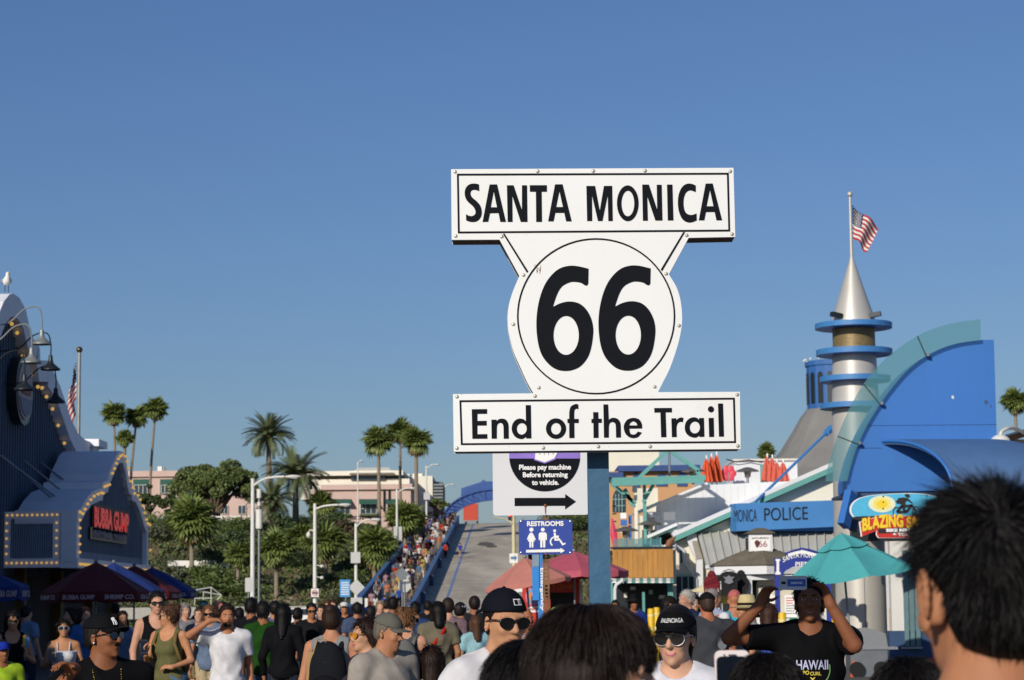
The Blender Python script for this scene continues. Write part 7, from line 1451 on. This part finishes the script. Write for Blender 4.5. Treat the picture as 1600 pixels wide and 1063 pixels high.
def ny(t, body, shirt, hp, Rh, W_):
    g = G(); fp = lambda x, z: V(tuple(hp((.0905 * sqrt(1 - ((z - .04) / .1) ** 2) * sin(x / .09), .014 - .1135 * sqrt(1 - ((z - .04) / .1) ** 2) * cos(x / .09), z))))
    for a, b in (((-.016, .062), (-.016, .098)), ((-.016, .098), (.012, .064)), ((.012, .064), (.012, .100)), ((-.008, .102), (.0, .084)), ((.010, .104), (.0, .084)), ((.0, .084), (.0, .060))): g.tube([fp(*a), fp((a[0] + b[0]) / 2, (a[1] + b[1]) / 2), fp(*b)], .0026, 5)
    ob_p('cap_emblem', to_mesh('cap_emblem', g, m_wprint), None, t)
    g = G(); pts = [(.072 * sin(a) * (1.0), -.03 - .105 * cos(a * .5) * .55 - .03, 1.455 - .12 * (.5 + .5 * cos(a)) ** 1.1) for a in np.linspace(-2.4, 2.4, 40)]
    me = shirt.data; bvh = BVHTree.FromPolygons([v.co for v in me.vertices], [tuple(p.vertices) for p in me.polygons]); o = []
    for x in np.linspace(-1, 1, 46):
        X = .078 * sin(x * 1.45) / sin(1.45); Z = 1.455 - .13 * (1 - abs(x) ** 2.4); h_ = bvh.ray_cast(V((X, -.6, Z)), V((0, 1, 0))); hb = BV.ray_cast(V((X, -.6, Z)), V((0, 1, 0))) if False else None
        o.append((X, (h_[0].y if h_[0] else -.07) - .007, Z))
    for k, p in enumerate(o): g.ball(p, .0042 if k % 2 else .003, 6, 4)
    ob_p('gold_chain', to_mesh('gold_chain', g, M('gold_link', '#c9a94a', .3, .9), smooth='all'), None, t)
    ob_p('ear_stud', to_mesh('ear_stud', G().ball(hp((-.083, -.002, -.026)), .005, 8, 6), m_wprint), None, t)
person(163, 957, 11.3, 'man in black cap and gold chain raising his bent arm, looking aside', yaw=24, top=('tee', '#0f0f11'), hair=('buzz', '#15100d'), hat=('cap', '#121316'), glasses=('black', '#0f0f10'), skn='#8f5a3a', build=1.12, head=(38, -6), L=((.34, -.16, 1.30), (.23, -.30, 1.47), (.55, -.25, .2), (0, -.1, -1)), R='down', beard=('moustache', '#15100d'), extra=ny)
def hawaii(t, body, shirt, hp, Rh, W_):
    mm = [M('print_lilac', '#b9bcd8', .7), M('print_green', '#79b06a', .7), M('print_yellow', '#d8c24a', .7), M('print_red', '#b84a3a', .7)]
    shirt_print(shirt, 'HAWAII', mm[0], .172, .052, (0, 1.292), .02); shirt_print(shirt, 'CURL', mm[2], .06, .02, (.016, 1.245), .03); shirt_print(shirt, 'PO', mm[2], .034, .022, (-.035, 1.25), .03)
    def arc_(a0, a1, m):
        A = np.linspace(a0, a1, 18); vs = []; fs = []
        for i, a in enumerate(A): vs += [(.098 * cos(a), 1.27 + .098 * sin(a)), (.093 * cos(a), 1.27 + .093 * sin(a))]
        for i in range(17): fs.append((2 * i, 2 * i + 1, 2 * i + 3, 2 * i + 2))
        shirt_print(shirt, None, m, 0, 0, None, poly=(vs, fs))
    arc_(-2.8, -1.9, mm[3]); arc_(-1.2, .25, mm[1]); arc_(-1.9, -1.2, mm[2])
    shirt_print(shirt, 'Y', mm[2], .03, .03, (0, 1.21), .04)
m = person(1264, 909, 12.5, 'man in black printed shirt raising a pale phone with both hands', yaw=-4, top=('tee', '#0b0b0e'), hair=('short', '#14100e'), skn='#8e5a3c', head=(-4, -10), sho=1.44, L=((.43, -.10, 1.444), (.215, -.22, 1.685), (-.42, -.3, .9), (-.6, -.7, 0)), R=((.217, -.26, 1.40), (.072, -.30, 1.66), (-.3, .02, .95), (-.85, -.3, 0)), vx=.0085, build=1.03, extra=hawaii)
c = W(1239, 911, 12.19); o, f = phone('pale phone with blue sticker held sideways by the man in the printed black shirt', None, c, (1, 0, -.01), (0, 0, 1), '#b9bdc6', .145, .074, False)
g = G(); g.prism([(-.030, -.019), (.066, -.019), (.066, .019), (-.030, .019)], [], f, .0047, .0042); ob('blue_sticker', g, M('sticker_blue', '#2f5cae', .5), o); ob('lettering', text_g('SAMSUNG', f(.018, 0, .0048), (1, 0, 0), (0, 0, 1), h=.012, w=.06, eps=.0004), m_wprint, o, recalc=False); g = G(); g.prism([(-.062, -.007), (-.038, -.007), (-.038, .007), (-.062, .007)], [], f, .0047, .0042); ob('camera_lens', g, m_dark, o)
# ---- left: sunlit walkers and the shaded crowd, its shade partly put into darker clothes
def held(label, t, W_, side, kind, col):
    w, d = W_[side]; p = world_of(t, np.array(w) + np.array(d) * .09 + np.array((0, -.02, .0)))
    return phone(label, t, p, (1, .1, 0), (0, .15, 1), col)
def ex_treat(t, b, s_, hp, Rh, W_):
    w, d = W_['R']; p = world_of(t, np.array(w) + np.array(d) * .13); o = thing('ice_pop', 'yellow and blue ice pop wrapper in the dark haired woman\'s raised hand', 'ice pop', p); ob('yellow_half', G().box((p.x - .03, p.y - .03, p.z), (p.x + .0, p.y - .01, p.z + .11)), M('pop_yellow', '#e0a92a', .5), o); ob('blue_half', G().box((p.x + .001, p.y - .03, p.z - .02), (p.x + .04, p.y - .01, p.z + .09)), M('pop_blue', '#3a78b8', .5), o)
person(20, 957, 26, 'long haired woman in black sleeveless top and jeans holding a bright ice pop', yaw=15, top=('tank', '#15161a'), bot=('jeans', '#3a4f70'), hair=('long', '#1a110e'), glasses=('gold', '#8a6a40'), skn=ASIAN, fem=True, R='phone', extra=ex_treat)
person(42, 946, 36, 'man in pale blue shirt and dark cap in the restaurant shade', yaw=150, top=('tee', '#7f9ab8'), hat=('cap', '#1d2a48'), skn=FAIR)
person(4, 1000, 20, 'child in royal blue cap and lime green shirt at the picture edge', yaw=30, top=('tee', '#a8c832'), hat=('cap', '#2038a8'), skn=BROWN, bot=('shorts', '#2a2f3a'))
person(100, 970, 26.5, 'smiling woman in white halter top and sunglasses holding a phone', yaw=10, top=('tube', '#d8dade'), bot=('jeans', '#3a4660'), hair=('bun', '#120d0c'), glasses=('silver', '#c8c4bc'), skn='#c08a64', fem=True, L='phone', head=(0, -8), build=1.05, extra=lambda t, b, s_, hp, Rh, W_: held('dark phone in the hand of the white halter woman', t, W_, 'L', 0, '#2a2a2e'))
person(110, 951, 33, 'brown haired woman in olive jacket turned towards the restaurant', yaw=-60, top=('long', '#4a5230'), hair=('bob', '#2a1a12'), skn=FAIR, fem=True)
person(133, 950, 31, 'brown haired woman in bright blue shirt beside the black cap', yaw=40, top=('long', '#3f6fb0'), hair=('long', '#3a2418'), skn=FAIR, fem=True)
person(192, 956, 33, 'person in grey blue shirt half hidden behind the black cap', yaw=20, top=('tee', '#6d7d98'), hair=('short', '#1a1412'), skn='#c08a64', build=1.08)
person(180, 944, 44, 'man in dark red shirt standing under the red umbrella', yaw=200, top=('tee', '#5a1a20'), hair=('short', '#120e0c'), skn=BROWN)
person(246, 926, 25, 'tall man in black tank top, navy shorts and sunglasses', yaw=16, top=('tank', '#101014'), bot=('shorts', '#1d2d4a'), hair=('short', '#15100e'), glasses=('black', '#101012'), skn=FAIR, head=(-4, 0), mouth=True)
person(264, 947, 24, 'woman in olive tank top and jeans with curly pinned hair', yaw=-20, top=('tank', '#6c6a44'), bot=('jeans', '#5a7898'), hair=('bun', '#4a3020'), glasses=('silver', '#b8a890'), skn='#c98f68', fem=True, head=(-62, 0), L='phone', R='bent', build=1.08, extra=lambda t, b, s_, hp, Rh, W_: (backpack('tan patterned backpack of the olive tank top woman', t, '#7a6840'), held('black phone in the hand of the olive tank top woman', t, W_, 'L', 0, '#1a1a1c')))
person(290, 944, 36, 'grey haired person with pale scarf behind the curly haired woman', yaw=30, top=('tee', '#8a8a90'), hair=('bob', '#8a8580'), skn=FAIR, fem=True)
person(312, 950, 33, 'person in navy shirt printed 75 and khaki shorts', yaw=-15, top=('tee', '#141a2c'), bot=('shorts', '#8a7a58'), hair=('short', '#2a1f18'), skn=FAIR, extra=lambda t, b, s_, hp, Rh, W_: shirt_print(s_, '75', m_wprint, .2, .13, (0, 1.22), .05))
person(327, 947, 30, 'woman in slate blue shirt, sunglasses and pale shorts beside the white shirt man', yaw=0, top=('tee', '#6d7f98'), bot=('shorts', '#c2b08a'), hair=('bob', '#6a4a30'), glasses=('black', '#202020'), skn='#c48c6a', fem=True)
person(355, 946, 22, 'man in white V neck shirt and plaid shorts shading his eyes', yaw=12, top=('tee', '#e6e5e6'), bot=('shorts', '#2a2024', 'plaid', '#6a4a4c', 26), hair=('short', '#241812'), skn='#b87c58', L='brow', R='swing', beard=('beard', '#2a1c14'))
person(318, 938, 45, 'person in patterned teal headscarf in the background crowd', yaw=0, top=('tee', '#3a4048'), hat=('bandana', '#7ab0a8'), skn='#c68e6a', fem=True)
person(339, 938, 46, 'bald tanned man behind the slate blue woman', yaw=10, top=('tee', '#55504a'), hair=('none', '#222222'), skn='#c8906c')
person(348, 940, 44, 'person in red and white bandana further behind the slate blue woman', yaw=-20, top=('tee', '#40444c'), hat=('bandana', '#b86a60'), skn=FAIR)
person(393, 936, 30, 'dark silhouetted tall man in black shirt near the white lamp', yaw=170, top=('tee', '#14141a'), hair=('short', '#0e0c0b'), skn=BROWN)
person(374, 951, 38, 'person in grey shirt in shade behind the white shirt man', yaw=190, top=('tee', '#565c68'), hair=('short', '#120f0d'), skn=TAN)
person(411, 942, 27, 'man in green shirt and grey shorts seen from behind in shade', yaw=185, top=('tee', '#204a14'), bot=('shorts', '#545c70'), hair=('short', '#15110f'), skn=BROWN)
person(429, 941, 33, 'man in pale violet shirt in shade beside the green shirt', yaw=200, top=('tee', '#5a6280'), hair=('short', '#15110f'), skn=TAN)
person(443, 945, 26, 'woman with long black hair and black coat in shade', yaw=175, top=('long', '#121216'), hair=('long', '#0d0b0a'), skn=TAN, fem=True)
person(466, 951, 36, 'shaded person in charcoal shirt in front of the white car', yaw=160, top=('tee', '#2a2c32'), hair=('short', '#12100e'), skn=BROWN)
person(487, 944, 34, 'person in black shirt with sunglasses at the shade edge', yaw=10, top=('tee', '#1a1a1e'), hair=('short', '#15110f'), glasses=('black', '#111111'), skn='#b87c58')
person(503, 946, 38, 'young person in dark jacket with bright collar beside the blue cap', yaw=-25, top=('long', '#202430'), hair=('short', '#2a1c14'), skn=FAIR)
person(520, 938, 46, 'woman in red floral shirt in the sunlit crowd', yaw=10, top=('tee', '#a05a68', 'floral', '#e0c8c8', 22), hair=('bob', '#3a2418'), skn=FAIR, fem=True)
person(512, 939, 52, 'tanned man in grey shirt behind the floral shirt woman', yaw=0, top=('tee', '#6a6a70'), hair=('short', '#4a3424'), skn='#c08a64')
person(538, 939, 42, 'man in black shirt with maroon logo and white cap', yaw=5, top=('tee', '#1d1a20'), hat=('cap', '#e0dfda'), skn='#b87c58', extra=lambda t, b, s_, hp, Rh, W_: shirt_print(s_, 'LA', M('print_maroon', '#8a3048', .7), .12, .1, (0, 1.25), .05))
person(519, 946, 18, 'sunlit woman in grey tank dress and dark blue cap seen from behind', yaw=172, top=('tank', '#8c8e90'), bot=('skirt', '#8c8e90'), hair=('bun', '#2a1c14'), hat=('cap', '#1c2454'), skn='#c48a68', fem=True, build=1.12, extra=lambda t, b, s_, hp, Rh, W_: backpack('black backpack on the grey tank dress woman', t, '#1b1d22', big=1.12, col2='#121316'))
g0 = W(496, 1030, 17.8); t = thing('paper_bag', 'brown paper shopping bag beside the grey tank dress woman', 'bag', g0 - V((0, 0, .12))); z = g0.z - .22
ob('bag', G().hexa([(g0.x - .10, g0.y, z - .1), (g0.x + .10, g0.y, z - .12), (g0.x + .10, g0.y + .08, z - .02), (g0.x - .10, g0.y + .08, z), (g0.x - .07, g0.y - .01, z + .28), (g0.x + .12, g0.y - .01, z + .25), (g0.x + .12, g0.y + .07, z + .25), (g0.x - .07, g0.y + .07, z + .28)]), M('kraft_paper', '#a8885a', .9, var=.08), t); ob('handle', G().tube([(g0.x - .03, g0.y, z + .27), (g0.x + .0, g0.y, z + .37), (g0.x + .06, g0.y, z + .37), (g0.x + .08, g0.y, z + .25)], .006, 5), M('kraft_paper', '#a8885a'), t)
person(571, 968, 14.6, 'woman with long brown hair and orange tinted glasses in profile', yaw=-62, top=('tee', '#3a3036'), hair=('long', '#24140e'), glasses=('orange', '#8a6a3a', '#d08a2a'), skn='#d0a080', fem=True)
person(603, 957, 14.0, 'older man in grey cap and grey T-shirt looking down', yaw=42, top=('tee', '#a8a096'), hair=('buzz', '#6a6258'), hat=('cap', '#6a6a60'), skn='#b8805e', build=1.12, head=(20, 10), extra=lambda t, b, s_, hp, Rh, W_: None)
person(558, 943, 38, 'man in steel blue shirt between the lamp signs', yaw=190, top=('tee', '#4a5a78'), hair=('short', '#1a1512'), skn=TAN)
person(578, 946, 33, 'man in bright blue cap above the grey cap man', yaw=200, top=('tee', '#8a6a60'), hat=('cap', '#2040b8'), skn='#c8906c')
person(594, 940, 44, 'pale haired person in beige behind the bright blue cap', yaw=15, top=('tee', '#9a8a70'), hair=('short', '#8a7a60'), skn=FAIR)
person(614, 934, 36, 'tall man in medium blue shirt seen from behind', yaw=185, top=('tee', '#33508c'), hair=('short', '#14100e'), skn=BROWN, build=1.15)
person(605, 938, 50, 'person in tan shirt beyond the tall blue shirt', yaw=170, top=('tee', '#7a6a50'), hair=('short', '#2a1d15'), skn=FAIR)
person(649, 942, 34, 'man in navy shirt behind the woman with the grey backpack', yaw=180, top=('tee', '#2d4470'), hair=('short', '#14100e'), skn=TAN)
person(636, 952, 21.5, 'woman with pinned blonde hair, denim shorts and bare shoulders', yaw=168, top=('tank', '#4a4e58'), bot=('short_shorts', '#4a6478'), hair=('bun', '#6a4a2c'), skn='#d09a7a', fem=True, glasses=('black', '#121212'), head=(-38, 0), extra=lambda t, b, s_, hp, Rh, W_: backpack('grey backpack on the woman in denim shorts', t, '#6d6e6c', big=1.05))
person(676, 1012, 14.2, 'child with curly brown hair and teal checked shirt low in the crowd', yaw=175, top=('tee', '#7fb0a8', 'plaid', '#e0e4e0', 40), hair=('long', '#24150e'), skn='#c08a64', fem=True)
def sling(t, b, s_, hp, Rh, W_):
    o = thing('sling_bag', 'red cross body sling bag on the olive T-shirt woman', 'bag', world_of(t, (0, .15, 1.0))); o.rotation_euler = t.rotation_euler; o.scale = t.scale; of = np.array((0, .15, 1.0)); P = lambda p: tuple(np.array(p) - of); m = cloth('#c0281c')
    ob_p('pouch', grow('pouch', [e_(P((.17, .10, 1.0)), (.085, .07, .13), rotm(0, 0, -.3), .02)], .016), m, o); ob_p('strap', to_mesh('strap', G().tube([P((.16, .12, 1.08)), P((.06, .15, 1.25)), P((-.06, .135, 1.40)), P((-.10, .05, 1.475)), P((-.04, -.12, 1.38)), P((.12, -.13, 1.1))], .022, 6, sq=.4), m, smooth='all'), None, o)
person(684, 942, 27, 'woman with black hair and olive T-shirt walking away', yaw=190, top=('tee', '#77705c'), bot=('trousers', '#16161a'), hair=('bob', '#100c0b'), skn='#b8845e', fem=True, build=1.1, extra=sling)
person(700, 934, 30, 'man in plaid shirt, grey cap and dark backpack walking to the ramp', yaw=182, top=('long', '#8a6a64', 'plaid', '#3a3f58', 30), bot=('jeans', '#3a4050'), hat=('cap', '#4a4c52'), hair=('short', '#2a1d15'), skn=FAIR, extra=lambda t, b, s_, hp, Rh, W_: backpack('dark red and black backpack on the plaid shirt man', t, '#2a1a20'))
person(720, 941, 31, 'person in white cap and black clothes walking beside the plaid shirt man', yaw=150, top=('tee', '#17171b'), bot=('shorts', '#1d1d22'), hat=('cap', '#e4e2de'), skn='#b8845e')
person(741, 931, 33, 'man in dark shirt with dark red cap by the backward cap', yaw=190, top=('tee', '#26282a'), hat=('cap', '#501a1c'), skn=BROWN, build=1.15)
person(742, 961, 29, 'girl in pale aqua shirt, jeans shorts and navy cap', yaw=200, top=('tee', '#9cc8d0'), bot=('shorts', '#4a7090'), hat=('cap', '#1a2038'), hair=('long', '#4a3020'), skn='#c89a78', fem=True)
person(668, 940, 46, 'person in black jacket at the foot of the ramp', yaw=185, top=('long', '#1a1c22'), hair=('short', '#14100e'), skn=TAN)
person(822, 952, 24, 'bald man in maroon and white striped polo behind the backward cap', yaw=30, top=('tee', '#7a2a38', 'stripe', '#d8d0cc', 16), hair=('none', '#222222'), skn='#a86a4a')
person(897, 952, 40, 'person with reddish hair at the snack kiosk counter', yaw=190, top=('tee', '#4a2a28'), hair=('bob', '#3a1a14'), skn=FAIR, fem=True)
# ---- right side
person(990, 931, 41, 'woman in wide black hat and blue top beside the teal shop', yaw=15, top=('tee', '#2a3f8a'), bot=('trousers', '#17181c'), hair=('long', '#14100e'), hat=('straw', '#141416'), skn='#a06a4a', fem=True)
person(961, 939, 48, 'person in blue shirt half hidden by the blue post', yaw=-10, top=('tee', '#2f6ab0'), hair=('short', '#15110f'), skn=TAN)
person(1047, 931, 31, 'person in black cap and sunglasses behind the black lettered cap', yaw=50, top=('tee', '#18181c'), hair=('long', '#1a120e'), hat=('cap', '#1d1a14'), glasses=('black', '#111111'), skn='#c08a64', fem=True)
person(1072, 924, 30, 'grey haired man in navy vest over a white shirt', yaw=-55, top=('tee', '#232c44'), hair=('short', '#a8a49c'), skn='#c8947a')
person(1084, 931, 31, 'dark haired woman facing the camera between vest and grey shirt', yaw=8, top=('tank', '#2a2228'), hair=('bob', '#120d0c'), skn='#d0a080', fem=True)
person(1104, 925, 22.5, 'big man in charcoal T-shirt, black cap and coral shorts from behind', yaw=190, top=('tee', '#43454a'), bot=('shorts', '#c8453c'), hat=('cap', '#17181a'), hair=('buzz', '#3a2a20'), skn='#b5704e', build=1.24, L='down', R='bent')
person(1114, 921, 29, 'balding man in pale blue shirt beyond the charcoal T-shirt', yaw=120, top=('long', '#a8b4cc'), hair=('buzz', '#8a8078'), skn='#c8906c')
person(1147, 921, 27, 'man in turquoise tank top with red bandana carrying a white towel', yaw=185, top=('tank', '#3fb0c4'), bot=('shorts', '#3a3a40'), hair=('none', '#222222'), hat=('bandana', '#b8605a'), skn='#c08060', build=1.1, extra=lambda t, b, s_, hp, Rh, W_: ob_p('towel', grow('towel', [c_((.14, .10, 1.43), (.13, .15, 1.02), .07, .085, .02)], .016), cloth('#e4e4e6'), t))
person(1165, 933, 23, 'man in cream straw hat and grey shirt in profile', yaw=-72, top=('tee', '#9a9a98'), bot=('shorts', '#5a5a60'), hair=('short', '#3a2c22'), hat=('straw', '#d8c894'), skn='#c08a66', build=1.08, R='fwd', extra=lambda t, b, s_, hp, Rh, W_: None)
person(1202, 945, 24, 'person in royal blue print shirt beside the straw hat man', yaw=160, top=('tee', '#2a4a9c', 'floral', '#0e1c50', 26), hair=('bob', '#3a2418'), skn='#b8805e', fem=True, build=1.08)
t = thing('camera', 'grey photo camera held by the straw hat man below his arm', 'camera', W(1132, 1008, 18.6)); p = W(1132, 1004, 18.6); ob('camera_body', G().box((p.x - .06, p.y - .03, p.z - .04), (p.x + .06, p.y + .03, p.z + .04)), m_fix, t); ob('lens', G().cyl((p.x - .01, p.y - .03, p.z), (p.x - .03, p.y - .13, p.z - .02), .035), m_grey, t, smooth=True)

# ---- walkers on the ramp: shared low-detail bodies, their own colours
TPL = {}
for key, kw in (('man_away', dict(yaw=180, stride=.5)), ('man_towards', dict(yaw=0, stride=-.5)), ('woman_away', dict(yaw=180, stride=-.45, fem=True, hair=('long', '#2a1a12'))), ('woman_towards', dict(yaw=0, stride=.5, fem=True, hair=('bob', '#2a1a12'))), ('man_shorts', dict(yaw=180, stride=-.5, bot=('shorts', '#333333'))), ('woman_shorts', dict(yaw=180, stride=.45, fem=True, bot=('short_shorts', '#333333'), hair=('pony', '#2a1a12')))):
    bt = kw.pop('bot', ('trousers', '#333a48')); TPL[key] = person(700, 800, 200, key, h=1.7, vx=.034, hand=False, bot=bt, mouth=False, **kw)
def recolour(o, m):
    o.material_slots[0].link = 'OBJECT'; o.material_slots[0].material = m
NAMES = {'#d8d6d2': 'white', '#b8322c': 'red', '#1d1e24': 'black', '#2a4fa0': 'blue', '#6a6c72': 'grey', '#c07a5c': 'orange', '#b8a45c': 'yellow', '#4a7a9a': 'teal', '#26304a': 'navy', '#b08a90': 'pink', '#4f5a3a': 'olive', '#8a7aa8': 'lilac', '#a89a80': 'beige', '#6a2a30': 'maroon'}
BOTN = {'#26304a': 'navy', '#17181c': 'black', '#4a6080': 'denim', '#a8987a': 'khaki', '#5a5c60': 'grey', '#d0ccc4': 'white'}
R = random.Random(21); seen = set(); placed = []
def walker(x, y, key, tc_, bc, hc, skc, zone, lab=None, hh=1.7, wz=.06):
    rt_ = copy_tree(TPL[key]); rt_.location = (x, y, zr(y) + wz); s = hh / 1.755; rt_.scale = (s, s, s)
    rt_.rotation_euler = (0, 0, (pi if TPL[key].rotation_euler.z > 1 else 0) + R.uniform(-.25, .25))
    for ch in rt_.children:
        n = ch.name.split('.')[0]
        if n == 'shirt': recolour(ch, cloth(tc_))
        elif n in ('trousers', 'shorts'): recolour(ch, cloth(bc))
        elif n.startswith('hair'): recolour(ch, hairm(hc))
        elif n == 'body': recolour(ch, skin(skc))
    w = ('woman' if 'woman' in key else 'man'); bn_ = 'shorts' if 'shorts' in key else 'trousers'; dr = 'coming down' if 'towards' in key else 'going up'
    rt_['label'] = lab or '%s in %s shirt and %s %s %s %s' % (w, NAMES[tc_], BOTN[bc], bn_, dr, zone); rt_['group'] = 'walkers on the ramp'; return rt_
zones = [(176, 192, 'at the ramp foot'), (192, 212, 'low on the ramp between walls'), (212, 236, 'beside the twin banner lamp'), (236, 262, 'halfway up the ramp'), (262, 292, 'above the middle of the ramp'), (292, 318, 'near the ramp top'), (318, 344, 'at the ramp crest below the arch')]
cnt = [10, 18, 22, 20, 18, 18, 22]
for (a, b, zn), n in zip(zones, cnt):
    k = 0; tries = 0
    while k < n and tries < 500:
        tries += 1; x = R.uniform(-12.1, -8.7); y = R.uniform(a, b)
        if any(abs(x - q[0]) < .55 and abs(y - q[1]) < 1.0 for q in placed): continue
        key = R.choice(list(TPL)); tc_ = R.choice(list(NAMES) + ['#d8d6d2', '#1d1e24', '#d8d6d2', '#1d1e24', '#6a6c72', '#26304a', '#d8d6d2', '#1d1e24', '#6a6c72', '#a89a80', '#d8d6d2', '#26304a', '#1d1e24', '#b8322c']); bc = R.choice(list(BOTN)); k_ = ('woman' in key, 'shorts' in key, 'towards' in key, tc_, bc, zn)
        if k_ in seen: continue
        seen.add(k_); placed.append((x, y)); walker(x, y, key, tc_, bc, R.choice(['#15100e', '#2a1a12', '#4a3020', '#8a6a40', '#15100e']), R.choice([FAIR, TAN, ASIAN, BROWN]), zn, hh=R.uniform(1.6, 1.82)); k += 1
for (u, v, key, tc_, bc, lab) in ((719, 857, 'man_shorts', '#2a4fa0', '#a8987a', 'man in blue shirt and khaki shorts walking alone on the ramp road'), (711, 855, 'man_away', '#b8322c', '#17181c', 'man in red shirt on the ramp road against the navy barrier')):
    D = 256; p = W(u, v, D); walker(p.x if u > 715 else -7.6, D, key, tc_, bc, '#2a1a12', FAIR, '', lab, wz=.0)
for o in list(TPL.values()):
    for ch in list(o.children):
        for c2 in list(ch.children): bpy.data.objects.remove(c2)
        bpy.data.objects.remove(ch)
    bpy.data.objects.remove(o)
